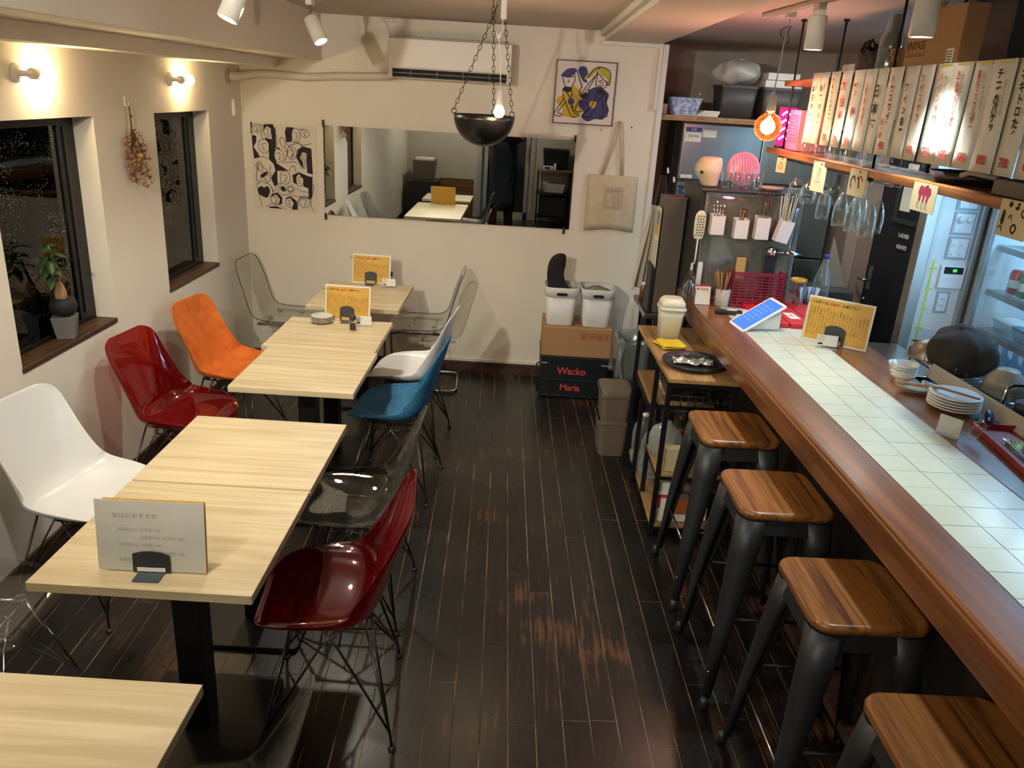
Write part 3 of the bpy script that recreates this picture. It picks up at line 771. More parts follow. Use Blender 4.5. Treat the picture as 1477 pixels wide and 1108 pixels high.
# things on the bar
def menu(loc, rz, W, Hh, lab, back=False, tilt=.16, holder=True):
    """laminated sheet standing in a small dark holder; faces local -y"""
    t = thing('menu_stand', lab, 'menu', loc, rz, 'menu stands on the tables and the bar')
    Mt = Matrix.Rotation(-tilt, 4, 'X')
    MB().box(-W/2, W/2, .0, .0015, .003, Hh, Mt).build('sheet', PAPER if not back else mat('laminate', '#b9b7ae', .3, var=.08), t)
    YEL = menu_yellow()
    if not back:
        MB().box(-W/2+.009, W/2-.009, -.0012, -.0002, .012, Hh-.009, Mt).build('yellow_page', YEL, t)
        ex = (1, 0, 0); ey = Mt.to_3x3() @ Vector((0, 0, 1)); nn = Mt.to_3x3() @ Vector((0, -1, 0))
        o = Mt @ Vector((-.055*W/.297, -.0016, Hh-.028))
        text('サニーの選べる', W*.052, INK, t, o - Vector((W*.19, 0, 0)), ex, ey, bold=.0003)
        text('1皿無料', W*.050, REDINK, t, o + Vector((W*.08, 0, 0)), ex, ey, bold=.0003)
        text('お得プラン', W*.052, INK, t, o + Vector((W*.33, 0, 0)), ex, ey, bold=.0003)
        cols = ['本日の前菜盛合せ六百八十円', '自家製ピクルス四百八十円', '海老のアヒージョ八百八十円', '季節野菜のグリル七百円', '牛すじ煮込み七百八十円', '鶏レバーのパテ五百八十円',
                '生ハムとチーズ九百円', '白身魚のカルパッチョ', 'ポテトフライ山盛り', '特製オムレツ六百八十円', '豚肩ロースの炭火焼', '本日のパスタ千二百円', '濃厚チーズケーキ', 'バニラアイス三百円', 'グラスワイン各種', '自家製サングリア', '国産クラフトビール', '瀬戸内レモンサワー']
        for k in range(18):
            x = W*(-.43 + .86*k/17); n = len(cols[k])
            text(cols[k], W*.036, mat('brown_ink', '#7a5220', .8), t, Mt @ Vector((x, -.0016, Hh*.47)), ex, ey, vertical=True, spacing=min(1.0, Hh*.64/len(cols[k])/(W*.036)))
        MB().box(-W/2, -W/2+.004, -.003, -.0013, .003, Hh, Mt).build('plastic_edge', GLASS, t)
    else:
        MB().box(-W/2+.012, W/2-.004, .003, .0045, .004, Hh-.004, Mt).build('yellow_page', YEL, t)
        MB().box(-W/2+.02, W/2+.002, .006, .0075, .003, Hh+.002, Mt).build('second_sheet', YEL, t)
        ex = (1, 0, 0); ey = Mt.to_3x3() @ Vector((0, 0, 1))
        fm = mat('faint_ink', '#8f8c82', .8)
        text('本日のおすすめ', W*.06, fm, t, Mt @ Vector((-.04, -.0004, Hh-.045)), ex, ey)
        for k in range(5): text('前菜盛合せ  自家製  680', W*.038, mat('fainter_ink', '#9a978d', .8), t, Mt @ Vector((.03*((k % 2)*2-1), -.0004, Hh-.085-.022*k)), ex, ey)
    if not back: MB().box(-W/2+.009, W/2-.009, .0017, .0028, .012, Hh-.009, Mt).build('back_page', YEL, t)
    hw = W*.155 if not back else .050; hh = Hh*.42 if not back else .062
    p = [(-hw, 0), (hw, 0), (hw, hh*.82), (hw*.5, hh*.97), (0, hh), (-hw*.5, hh*.97), (-hw, hh*.86)]
    if holder:
        b_ = MB().prism([(x, z) for x, z in p], 0, .003, Mt @ Matrix.Translation((0, -.004, .003)) @ Matrix.Rotation(H, 4, 'X'))
        hb = b_.build('holder', DARKP, t, bevel=.0008)
        MB().box(-hw*.7, hw*.7, -.050, -.008, .001, .004).build('holder_foot', mat('slate_plastic', '#3c4650', .4), hb)
        MB().box(-hw*.75, hw*.75, -.0085, -.0078, .006, hh*.28, Mt).build('holder_slot', mat('slot_view', '#c9a24e', .6) if not back else PAPER, hb)
    return t
def menu_yellow():
    return mat('yellow_print', '#cfa440', .35, var=.12, color2='#c49434', scale=14, stretch=(60, 1, 2))
menu((-.945, 1.845, .7205), .03, .290, .208, 'menu stand showing a faded white sheet on near table', back=True, tilt=.10)
menu((-.965, 4.395, .7205), -.03, .262, .205, 'yellow menu stand behind the soy sauce bottle')
menu((-1.005, 5.335, .7205), -.03, .265, .200, 'yellow menu stand on the farthest table')
menu((1.452, 3.52, 1.001), -.62, .292, .210, 'yellow menu stand propped on the bar', tilt=.12)
def contact_card(loc, rz, lab):
    t = thing('name_card', lab, 'card', loc, rz, 'small white cards in clear stands')
    Mt = Matrix.Rotation(-.15, 4, 'X')
    MB().box(-.044, .044, 0, .001, .008, .058, Mt).build('card', PAPER, t)
    MB().box(-.046, .046, .001, .0025, .002, .056, Mt).box(-.046, .046, -.028, .004, 0, .002).build('clear_stand', GLASS, t)
    text('MENU', .008, INK, t, Mt @ Vector((-.024, -.0006, .051)), (1, 0, 0), Mt.to_3x3() @ Vector((0, 0, 1)))
    for k in range(3): MB().box(-.040, -.005-.006*k, -.0009, -.0002, .042-.006*k, .0435-.006*k, Mt).build('print_line', mat('pale_ink', '#8d8c8a', .8), t)
    MB().box(-.038, -.018, -.0009, -.0002, .014, .022, Mt).build('small_print', INK, t)
contact_card((-.855, 4.315, .7205), .05, 'white card beside the soy sauce on the middle table')
contact_card((-.872, 5.275, .7205), .02, 'white card in front of the farthest yellow menu')
contact_card((1.408, 3.475, 1.001), -.25, 'white card in front of the yellow menu on the bar')
def soy(loc, lab):
    t = thing('soy_bottle', lab, 'bottle', loc, 0, 'soy sauce bottles')
    MB().lathe([(0, 0), (.017, 0), (.019, .004), (.019, .048), (.017, .060), (.016, .062)], 20).build('glass_body', GLASS, t)
    MB().lathe([(0, .002), (.0165, .003), (.0175, .006), (.0175, .036), (0, .036)], 20).build('sauce', mat('soy_sauce', '#120806', .15), t)
    MB().lathe([(.0165, .058), (.019, .060), (.019, .080), (.016, .084), (0, .084)], 20).build('cap', DARKP, t)
soy((-.898, 4.232, .7205), 'soy sauce bottle with black cap on the middle table')
soy((-.880, 5.375, .7205), 'soy sauce bottle with black cap on the farthest table')
CER = mat('stone_glaze', '#b9b6aa', .35, var=.12, scale=30); CERD = mat('stone_edge', '#5c564c', .5)
def saucer(loc, r, m, lab, grp, name='saucer'):
    t = thing(name, lab, 'plate', loc, 0, grp)
    MB().lathe([(0, .0), (r*.5, 0), (r*.55, .004), (r*.9, .012), (r, .018), (r*.97, .020), (r*.6, .009), (0, .006)], 32).build('dish', m, t)
    return t
for k in range(3): saucer((-1.095, 4.345, .7205+.0115*k), .062, CER, ('lowest', 'middle', 'topmost')[k] + ' grey saucer in the stack on the middle table', 'stacked grey saucers')
# lidded waste bin, cloth and tray on the black rack
RZ = .82
t = thing('tabletop_bin', 'ivory swing-lid tabletop bin on the black rack', 'bin', (.815, 4.10, RZ+.001), .02)
IV = mat('ivory_plastic', '#dcdac2', .4, var=.02)
MB().loft([rring(.105, .115, .02, 0), rring(.118, .130, .022, .13), rring(.128, .140, .024, .165)], cap=True).build('body', IV, t)
MB().loft([rring(.136, .148, .026, .162), rring(.138, .150, .026, .172), rring(.136, .148, .026, .180)]).build('rim', IV, t)
MB().loft([rring(.130, .142, .026, .178), rring(.122, .132, .03, .205), rring(.100, .108, .035, .222), rring(.07, .075, .03, .226)]).build('swing_lid', IV, t)
P = [[(x*.13-.065 + .01*math.sin(y*5), y*.15-.075 + .01*x, .002+.004*math.sin(x*6)*math.sin(y*4)) for x in [i/6 for i in range(7)]] for y in [i/6 for i in range(7)]]
t = tag(MB().grid(P).build('folded_cloth', mat('yellow_cloth', '#d8c02c', .9, var=.1, scale=30, bump=.2), None, (.800, 3.945, RZ+.009), (0, 0, .15), solid=-.008, sub=1), 'folded yellow cloth in front of the ivory bin', 'cloth')
MB().grid([[(x*.13-.06, y*.145-.075, .013+.003*math.sin(x*7)) for x in [i/5 for i in range(6)]] for y in [i/5 for i in range(6)]]).build('upper_fold', mat('yellow_cloth'), t, solid=-.003, sub=1)
t = thing('round_tray', 'round black tray holding crumpled foil on the rack', 'tray', (.868, 3.665, RZ+.001), 0)
MB().lathe([(0, 0), (.125, 0), (.140, .004), (.150, .016), (.153, .024), (.149, .025), (.138, .010), (.12, .006), (0, .006)], 40).build('dish', DARKP, t)
FOIL = mat('foil', '#c9cbc8', .3, .7, var=.3, scale=40, bump=.8)
P = [[((x-.5)*.19, (y-.5)*.09 + .01*math.sin(x*9), .012 + .016*abs(math.sin(x*11+y*5))*random.random()) for x in [i/12 for i in range(13)]] for y in [i/6 for i in range(7)]]
tag(MB().grid(P, False).build('crumpled_foil', FOIL, None, (.862, 3.66, RZ+.004), (0, 0, -.1), solid=-.001), 'crumpled silver foil with black spoon on the round tray', 'foil')
tag(MB().tube([(-.04, 0, .002), (.0, .0, .006), (.05, -.012, .004)], [.004, .005, .004], 8).lathe([(0, 0), (.014, .002), (.012, .006), (0, .005)], 14, (-.048, .004, 0), sx=1.3).build('black_spoon', DARKP, None, (.905, 3.665, RZ+.042), (0, 0, -.3)), 'small black spoon lying across the foil', 'spoon')

# black rack with wooden shelves beside the stools
t = thing('storage_rack', 'black metal rack with wooden shelves beside the first stool', 'rack', (0, 0, 0), 0)
for i, (x, y, z) in enumerate(((.725, 3.46, .795), (.725, 3.80, .795), (.700, 4.32, .795), (1.03, 3.46, .795), (1.03, 4.30, .795), (.705, 4.02, .50))):
    MB().box(x-.011, x+.011, y-.011, y+.011, 0.001, z).build('post', BLACKM, t)
MB().prism([(.715, 3.44), (1.05, 3.44), (1.05, 4.34), (.688, 4.34)], .800, RZ).build('top_shelf', OAKV, t, bevel=.002)
MB().box(.715, 1.04, 3.45, 3.47, .775, .80).box(.715, .735, 3.45, 4.33, .778, .80).build('top_rail', BLACKM, t)
MB().box(.71, 1.04, 3.82, 4.33, .545, .563).build('side_shelf', OAKV, t, bevel=.002)
MB().box(.71, 1.04, 3.815, 3.83, .53, .545).box(.70, .715, 3.82, 4.33, .53, .545).build('side_rail', BLACKM, t)
for z in (.32, .045):
    MB().box(.715, 1.04, 3.45, 3.80 if z > .1 else 4.33, z, z+.016).build('lower_shelf', OAKV, t, bevel=.002)
    MB().box(.715, 1.04, 3.448, 3.462, z-.016, z).box(.715, .728, 3.45, 4.33 if z < .1 else 3.8, z-.016, z).build('lower_rail', BLACKM, t)
w_ = MB()
for k in range(9): w_.tube([(.75+.034*k, 3.452, .66), (.75+.034*k, 3.452, .735)], .0018, 5)
w_.tube([(.735, 3.452, .735), (1.03, 3.452, .735)], .003, 6).tube([(.735, 3.452, .66), (1.03, 3.452, .66)], .003, 6)
for k in range(5): w_.tube([(.735, 3.452, .66), (.735, 3.78, .66)] if k == 0 else [(.735+.07*k, 3.452, .66), (.735+.07*k, 3.78, .66)], .0018, 5)
w_.build('wire_basket', BLACKM, t)
t = thing('wire_tray', 'grey steel drawer tray with clear bags under the rack top', 'tray', (.88, 3.62, .70))
MB().box(-.14, .14, -.15, .15, 0, .004).box(-.145, -.137, -.15, .15, 0, .045).box(.137, .145, -.15, .15, 0, .045).box(-.14, .14, .142, .15, 0, .045).build('pan', STEEL, t, bevel=.001)
tag(MB().grid([[((x-.5)*.2, (y-.5)*.18, .01+.03*random.random()) for x in [i/10 for i in range(11)]] for y in [i/8 for i in range(9)]], False).build('plastic_bags', ACRY, None, (.90, 3.60, .706), solid=-.001), 'crumpled clear plastic bags in the steel tray', 'bag')
# paper cups, carboy, bottles and cartons stored in the rack
t = thing('paper_cups', 'stack of ribbed white paper cups on the side shelf', 'cups', (.80, 3.93, .564))
for k in range(8): MB().lathe([(0, 0), (.024, 0), (.032, .06), (.034, .062), (.031, .060), (.023, .004), (0, .004)], 18, (0, 0, .010*k)).build('cup', WHITEP, t)
def bottle(loc, prof, m, lab, capm=None, label=None, name='bottle', grp=None, seg=18):
    t = thing(name, lab, 'bottle', loc, 0, grp)
    MB().lathe(prof, seg).build('body', m, t)
    zt = prof[-1][1]; rt = max(prof[-1][0], .008)
    if capm: MB().lathe([(rt*1.15, zt-.012), (rt*1.2, zt+.006), (0, zt+.008)], 14).build('cap', capm, t)
    if label:
        r0 = max(p[0] for p in prof); MB().shell([(r0+.0006, label[1]), (r0+.0006, label[2])], seg).build('label', label[0], t)
    return t
def wine(r=.037, h=.30): return [(0, 0), (r, 0), (r, h*.55), (r*.9, h*.64), (.014, h*.74), (.013, h)]
GRN = mat('green_bottle', '#1a2a1c', .1); DKG = mat('dark_bottle', '#0f1114', .1)
BOTC = sheer('bottle_clear', '#e8f2f2', .03, '#e8eef0', .08, .7)
bottle((.765, 4.16, .062), [(0, 0), (.062, 0), (.066, .01), (.066, .07), (.060, .08), (.066, .09), (.066, .19), (.055, .23), (.018, .27), (.018, .29)], BOTC, 'big clear water bottle standing low in the rack', WHITEP, name='water_bottle')
bottle((.775, 3.985, .062), [(0, 0), (.050, 0), (.054, .01), (.054, .08), (.049, .09), (.054, .10), (.054, .20), (.04, .24), (.014, .27), (.014, .29)], BOTC, 'clear ribbed plastic bottle next to the big water bottle', INK, name='water_bottle')
bottle((.87, 4.20, .062), wine(), DKG, 'dark bottle with a blue label at the rack back', INK, (mat('blue_label', '#324a8a', .5), .06, .14))
bottle((.86, 4.07, .062), wine(.036, .31), DKG, 'dark wine bottle with a white label low in rack', mat('red_cap', '#a02a2a', .4), (PAPER, .05, .13))
bottle((.955, 4.13, .062), wine(.036, .30), GRN, 'green wine bottle behind the others low in rack', mat('gold_cap', '#a9842e', .4, .5), (PAPER, .06, .13))
bottle((.93, 3.97, .062), wine(.035, .29), DKG, 'dark bottle with red capsule behind clear bottle', mat('red_cap'), (mat('red_label', '#a83a34', .6), .05, .12))
bottle((.79, 3.70, .337), [(0, 0), (.075, 0), (.085, .02), (.085, .09), (.07, .13), (.03, .155), (.02, .17)], sheer('jug', '#e6e8e4', .06, '#d8dad6', .25, .8), 'translucent rounded plastic jug on the middle shelf', None, name='plastic_jug')
bottle((.88, 3.55, .337), [(0, 0), (.03, 0), (.032, .01), (.032, .10), (.012, .13), (.010, .16)], mat('oil', '#a99a3c', .2), 'small yellow oil bottle on the middle shelf', INK, (mat('yellow_label', '#c9bd3a', .5), .03, .08), name='oil_bottle')
def carton(x, y, z, sx, sy, sz, m, lab, art_=None, rz=0):
    t = thing('carton', lab, 'box', (x, y, z), rz)
    MB().box(-sx/2, sx/2, -sy/2, sy/2, 0, sz).build('box_body', m, t, bevel=.002)
    if art_:
        for (mm, a, c, e, f) in art_: MB().box(sx*(a-.5), sx*(c-.5), -sy/2-.001, -sy/2, sz*e, sz*f).build('print_patch', mm, t)
    return t
SILV = mat('silver_pouch', '#a5a294', .35, .6, var=.2, scale=12, bump=.3)
carton(.80, 3.50, .337, .10, .05, .12, mat('beige_carton', '#b9a982', .6), 'beige carton at the front of the middle shelf')
carton(.905, 3.51, .337, .085, .06, .06, SILV, 'low silver pack on the middle shelf')
RC = mat('red_print', '#b8323a', .6); OR = mat('orange_print', '#b8612c', .6)
carton(.775, 3.53, .062, .075, .10, .21, PAPER, 'tall white carton with red flourish on the bottom shelf', [(RC, 0, 1, .62, .70), (RC, .1, .3, .35, .62)])
carton(.865, 3.54, .062, .08, .12, .125, mat('brown_carton', '#8a7058', .6), 'carton printed with orange food photo on bottom shelf', [(OR, .05, .95, .45, .95), (PAPER, .05, .95, .05, .35)])
carton(.87, 3.72, .062, .07, .10, .17, SILV, 'silver carton behind the orange printed carton')
carton(.96, 3.56, .062, .08, .10, .10, PAPER, 'small white carton at the rack right end', [(OR, .1, .9, .5, .9)])

# stacked taupe bins, lidded
def taupe(z, h, lab, lid):
    t = thing('storage_bin', lab, 'bin', (.615, 4.46, z), .01, 'taupe lidded bins by the rack')
    MB().loft([rring(.155, .235, .03, 0), rring(.175, .26, .032, h-.02)], cap=False).prism(rrect(.155, .235, .03), 0, .004).build('body', TAUPE, t)
    MB().loft([rring(.190, .275, .035, h-.022), rring(.194, .280, .036, h-.012), rring(.190, .275, .035, h)], cap=False).build('rim', TAUPE, t)
    if lid:
        l = MB().prism(rrect(.182, .268, .032), h-.004, h+.008).build('lid', TAUPE, t, bevel=.003)
        MB().prism(rrect(.150, .235, .02), h+.008, h+.0115).build('lid_panel', TAUPE, l, bevel=.001)
taupe(.001, .225, 'lower taupe plastic bin of the stack by the rack', False)
taupe(.190, .205, 'upper taupe plastic bin with flat lid in the stack', True)

# black trunk, cardboard box and white bins against the back wall
TR = mat('trunk_navy', '#10141c', .45, var=.2)
t = thing('folding_crate', 'black crate printed in red gothic letters under the cardboard box', 'crate', (.425, 5.40, 0.001))
MB().box(-.235, .235, -.13, .25, 0, .29).build('body', TR, t, bevel=.008)
MB().box(-.24, .24, -.136, .255, .285, .305).build('rim', TR, t, bevel=.004)
MB().box(-.236, .236, -.136, -.13, .128, .14).box(-.236, .236, -.136, -.13, .01, .02).build('rib', TR, t, bevel=.002)
MB().tube([(-.242, -.11, .25), (-.262, -.11, .24), (-.262, -.09, .10), (-.242, -.09, .03)], .006).build('side_handle', DARKP, t)
text('Wacko', .072, REDINK, t, (-.015, -.1312, .20), (1, 0, 0), (0, 0, 1), bold=.0012, spacing=.95)
text('Maria', .066, REDINK, t, (-.02, -.1312, .078), (1, 0, 0), (0, 0, 1), bold=.0012, spacing=.95)
for s in (-1, 1): MB().box(s*.21-.022, s*.21+.022, -.138, -.131, .252, .26).build('latch', GREYP, t, bevel=.001)
t = thing('cardboard_box', 'flat cardboard box on the black crate under the white bins', 'box', (.425, 5.40, .307))
MB().box(-.235, .24, -.12, .25, 0, .205).build('box_body', CASE, t, bevel=.003)
MB().box(-.236, .241, -.02, .0, .2052, .2062).build('tape', mat('tape', '#b99a6c', .3), t)
for k in range(4):
    x = .03 + .053*k; g = MB()
    for (a, c, e, f) in ((0, .044, 0, .002), (0, .044, .042, .044), (0, .002, 0, .044), (.042, .044, 0, .044)): g.box(x+a, x+c, -.1215, -.1201, .13+e, .13+f)
    if k == 0: g.box(x+.012, x+.02, -.1215, -.1201, .137, .165).box(x+.025, x+.032, -.1215, -.1201, .14, .16)
    if k == 1: g.box(x+.008, x+.036, -.1215, -.1201, .150, .157).box(x+.018, x+.026, -.1215, -.1201, .140, .150)
    if k == 2: g.box(x+.01, x+.016, -.1215, -.1201, .14, .166).box(x+.028, x+.034, -.1215, -.1201, .14, .166).box(x+.012, x+.03, -.1215, -.1201, .14, .148)
    if k == 3: g.box(x+.012, x+.032, -.1215, -.1201, .158, .165).box(x+.018, x+.026, -.1215, -.1201, .138, .158)
    g.build('care_mark', mat('rust_ink', '#a84a32', .8), t)
def white_bin(x, lab):
    t = thing('white_bin', lab, 'bin', (x, 5.415, .5135), .02, 'white bins on the cardboard box')
    MB().loft([rring(.175, .20, .035, .0), rring(.180, .206, .036, .01), rring(.212, .245, .045, .235)], cap=False).prism(rrect(.175, .20, .035), 0, .004).build('body', mat('bin_white', '#d8dad8', .45, var=.02), t, solid=.004)
    MB().loft([rring(.214, .247, .046, .205), rring(.222, .255, .048, .208), rring(.232, .266, .05, .268), rring(.228, .262, .049, .272), rring(.222, .256, .047, .268)], cap=False).build('collar', mat('bin_white'), t)
    MB().prism(rrect(.075, .022, .0105), 0, .003, Matrix.Translation((0, -.1285, .228)) @ Matrix.Rotation(H, 4, 'X')).build('hand_slot', INK, t)
    MB().tube([(p[0], -.1135-.001, .178+p[1]) for p in rrect(.070, .022, .0105)], .0025, 6, closed=True).build('slot_rim', mat('bin_white'), t)
white_bin(.300, 'left white bin with a black bag poking out')
white_bin(.548, 'right white bin holding crumpled green cloth')
def lump(name, lab, cat, loc, rad, m, seed, squash=1, noise=.25, seg=28, rz=0, base=None, flat=1.0):
    random.seed(seed); ph = [random.uniform(0, 6.28) for _ in range(12)]; rings = []
    for i in range(13):
        th = PI*i/12; r = []
        for k in range(seg):
            a = 2*PI*k/seg
            n = 1 + noise*(.5*math.sin(3*a+ph[0]+2*th) + .3*math.sin(5*a+ph[1]-3*th) + .25*math.sin(9*a+ph[2]) + .2*math.sin(13*a+ph[4]+4*th))*math.sin(th)
            r.append((rad[0]*math.sin(th)*math.cos(a)*n, rad[1]*math.sin(th)*math.sin(a)*n, -rad[2]*math.cos(th)*(1+.1*math.sin(2*a+ph[3]))))
        rings.append(r)
    if flat < 1: rings = [[(p[0], p[1], p[2] if p[2] < 0 else rad[2]*(p[2]/rad[2])**flat + .012*math.sin(22*p[0]+9*p[1])) for p in r] for r in rings]
    if base is not None: rings = [[(p[0], p[1], max(p[2], base)) for p in r] for r in rings]
    o = MB().loft(rings).build(name, m, None, loc, (0, 0, rz), sub=1)
    return tag(o, lab, cat)
def black_bag():
    rings = []
    for (z, cx, w_, d) in ((.0, 0, .085, .095), (.07, 0, .092, .10), (.10, -.005, .085, .08), (.15, -.03, .062, .055), (.21, -.04, .058, .045), (.27, -.035, .058, .04), (.315, -.035, .055, .040), (.345, -.020, .036, .03), (.358, -.012, .014, .012)):
        r = []
        for k in range(24):
            a = 2*PI*k/24; n = 1 + .16*math.sin(3*a+z*22) + .10*math.sin(7*a-z*50) + .05*math.sin(11*a)
            r.append((cx + w_*math.cos(a)*n, d*math.sin(a)*n, z))
        rings.append(r)
    tag(MB().loft(rings).build('black_bag', BLACKC, None, (.295, 5.415, .640), sub=1), 'crumpled black cloth bag rising from the left white bin', 'bag')
black_bag()
lump('green_cloth', 'crumpled pale green cloth inside the right white bin', 'cloth', (.545, 5.415, .745), (.085, .10, .04), mat('sage_cloth', '#8d9073', .9, var=.35, scale=14, bump=.4), 5, noise=.35)
# waste bin with clear bag at the back corner
t = thing('waste_bin', 'grey waste bin lined with a clear plastic bag in the corner', 'bin', (.775, 5.05, 0.001))
MB().loft([rring(.17, .20, .04, 0), rring(.21, .26, .05, .50)], cap=False).build('body', mat('bin_grey', '#3f4548', .5), t, solid=.004)
BAG = sheer('bag_film', '#c2cbc8', .15, '#b3bcb8', .30, .85)
rings = []
for (z, k_) in ((.30, 1.01), (.45, 1.06), (.53, 1.12), (.56, 1.08), (.54, .92), (.44, .85)):
    r = rring(.205*k_, .25*k_, .05*k_, z, 7); rings.append([(p[0]*(1+.03*math.sin(i*2.1+z*30)), p[1]*(1+.03*math.cos(i*1.7)), p[2]+.012*math.sin(i*1.3)) for i, p in enumerate(r)])
MB().loft(rings, cap=False).build('liner_bag', BAG, t)
MB().tube([(-.08, -.13, .50), (-.09, -.15, .40), (-.06, -.15, .28), (-.045, -.145, .2)], [.02, .014, .010, .012], 8).build('liner_tail', BAG, t)

# ------------------------------------------------------------------ wall lamps, track lamps, pendants
BULB = glow('lit_bulb', '#ffe2a8', 30)
LENS = glow('lit_lens', '#fff6e6', 14)
def sconce(y, lab):
    t = thing('wall_lamp', lab, 'lamp', (XL, y, 1.965), .0, 'bare bulb wall lamps')
    MB().lathe([(0, 0), (.036, 0), (.036, .006), (.028, .014), (.012, .018), (.012, .035), (0, .035)], 20, M=Matrix.Rotation(H, 4, 'Y')).build('wall_plate', WHITEP, t)
    MB().tube([(.03, 0, 0), (.045, 0, 0), (.05, .01, 0), (.05, .03, 0)], .011).build('arm', WHITEP, t)
    MB().lathe([(.0, 0), (.021, 0), (.022, .004), (.022, .048), (.019, .052), (0, .052)], 20, M=Matrix.Translation((.05, .02, 0)) @ Matrix.Rotation(-H, 4, 'X')).build('lamp_holder', WHITEP, t)
    MB().lathe([(.013, 0), (.014, .01), (.029, .035), (.034, .055), (.029, .078), (.015, .092), (0, .096)], 20, M=Matrix.Translation((.05, .072, 0)) @ Matrix.Rotation(-H, 4, 'X')).build('light_bulb', BULB, t)
sconce(3.215, 'lit bare bulb wall lamp above the nearer window')
sconce(4.595, 'lit bare bulb wall lamp above the farther window')
sconce(1.80, 'lit bare bulb wall lamp above the third window seen only in the mirror')
for l in [o for o in bpy.data.objects if o.name.startswith('sconce_light')]: l.location.x = XL + .05
SPW = mat('spot_white', '#d9d6cd', .45, var=.02)
def track_lamp(loc, d, lab, ln=.14, r=.042, drop=.10):
    t = thing('spotlight', lab, 'spotlight', loc, 0, 'white cylinder spotlights')
    d = Vector(d).normalized(); q = d.to_track_quat('Z', 'Y').to_matrix().to_4x4()
    h = MB().lathe([(0, 0), (r*.93, 0), (r, .006), (r, ln), (r*.9, ln), (r*.88, ln-.012), (0, ln-.012)], 28, M=q).build('lamp_head', SPW, t)
    MB().lathe([(0, ln-.008), (r*.86, ln-.008), (r*.86, ln-.005), (0, ln-.004)], 24, M=q).build('lens', LENS, h)
    MB().tube([tuple(d*.02), (0, 0, .02), (0, 0, drop-.045)], .008).build('stem', CHROME, t)
    MB().box(-.016, .016, -.035, .035, drop-.045, drop).build('adapter', SPW, t, bevel=.004)
def track(x0, y0, x1, y1, lab):
    a = math.atan2(y1-y0, x1-x0)-H; L_ = math.hypot(x1-x0, y1-y0)
    t = thing('light_track', lab, 'track', (x0, y0, ZC-.022), a)
    MB().box(-.017, -.006, 0, L_, 0, .021).box(.006, .017, 0, L_, 0, .021).box(-.017, .017, 0, L_, .014, .021).box(-.017, .017, L_-.01, L_, 0, .021).build('rail', SPW, t, bevel=.001)
    MB().box(-.0055, .0055, 0, L_-.01, .010, .0135).build('slot', INK, t)
track(-1.02, -.6, -1.12, 4.60, 'white ceiling track above the dining tables')
track(1.293, .6, 1.078, 4.12, 'white ceiling track above the bar')
track_lamp((-1.115, 4.34, 2.297), (.45, -.25, -.85), 'white cylinder spotlight at the far end of the dining track', ln=.13, r=.036, drop=.10)
track_lamp((-1.01, 3.02, 2.30), (-.35, -.25, -.9), 'white cylinder spotlight cut by the top edge at left', ln=.13, r=.036, drop=.10)
track_lamp((1.11, 3.45, 2.355), (0, 0, -1), 'white cylinder spotlight above the far end of the bar', ln=.125, r=.036, drop=.043)
track_lamp((1.17, 2.65, 2.355), (0, 0, -1), 'white cylinder spotlight beside the cardboard box over the bar', ln=.125, r=.036, drop=.043)
track_lamp((1.23, 1.70, 2.355), (0, 0, -1), 'white cylinder spotlight nearest the camera over the bar', ln=.125, r=.036, drop=.043)
for l in bpy.data.objects:
    if l.name.startswith('bar_light'): l.location.z = 2.222
# black bowl on three chains, bare bulb pendant in front of it
def hanging_bowl():
    D = 4.25; cx, cz = -.223, 1.735
    t = thing('hanging_bowl', 'black half-sphere bowl hanging on three chains', 'hanging bowl', (cx, D, cz))
    R_ = .155; pr = [(R_*math.sin(a), R_*(1-math.cos(a))) for a in [math.radians(x) for x in range(0, 91, 9)]]
    MB().lathe(pr + [(R_-.003, R_)] + [(r*.97, z*.97+.005) for r, z in reversed(pr)], 40).build('bowl', mat('black_enamel', '#0c0b0b', .33, var=.1), t)
    top = {0: (.03, .02), 1: (.0, .03), 2: (.05, -.02)}
    for k, a in enumerate((195, 75, 335)):
        p0 = Vector((R_*math.cos(math.radians(a)), R_*math.sin(math.radians(a)), R_)); p1 = Vector((.02+top[k][0], top[k][1], ZC-cz-.001))
        MB().tube([tuple(p0+Vector((.012*math.cos(u), 0, .012+.012*math.sin(u)))) for u in [i*PI/4 for i in range(8)]], .003, 6, closed=True).build('ring', BLACKM, t)
        p0 = p0 + Vector((0, 0, .022)); d = p1-p0; n = int(d.length/.0265); g = MB(); dn = d.normalized(); s1 = dn.cross(Vector((0, 1, 0))).normalized(); s2 = dn.cross(s1)
        for i in range(n):
            c = p0 + d*((i+.5)/n); sd = s1 if i % 2 else s2
            g.tube([tuple(c + dn*(.0165*math.cos(u)) + sd*(.0075*math.sin(u))) for u in [j*PI/4 for j in range(8)]], .0019, 5, closed=True)
        g.build('chain', BLACKM, t)
hanging_bowl()
t = thing('pendant_bulb', 'bare round bulb on a white cord beside the chains', 'pendant lamp', (-.142, 4.05, 1.888))
MB().lathe([(0, -.002), (.016, .002), (.024, .016), (.025, .03), (.014, .052), (.012, .060), (0, .06)], 20).build('light_bulb', BULB, t)
MB().lathe([(0, .050), (.017, .050), (.018, .056), (.017, .105), (.009, .118), (.003, .13), (0, .13)], 18).build('lamp_holder', WHITEP, t)
MB().tube([(0, 0, .12), (-.003, 0, .25), (-.02, .0, .36), (-.004, 0, .38), (.0, 0, ZC-1.888-.002)], .0025, 6).tube([(-.02, 0, .35), (-.028, .0, .37), (-.02, .0, .385), (-.010, 0, .375), (-.014, 0, .355)], .004, 6).build('cord', WHITEP, t)
MB().box(-.014, .014, -.03, .03, ZC-1.888-.10, ZC-1.888-.002).build('ceiling_adapter', SPW, t, bevel=.004)
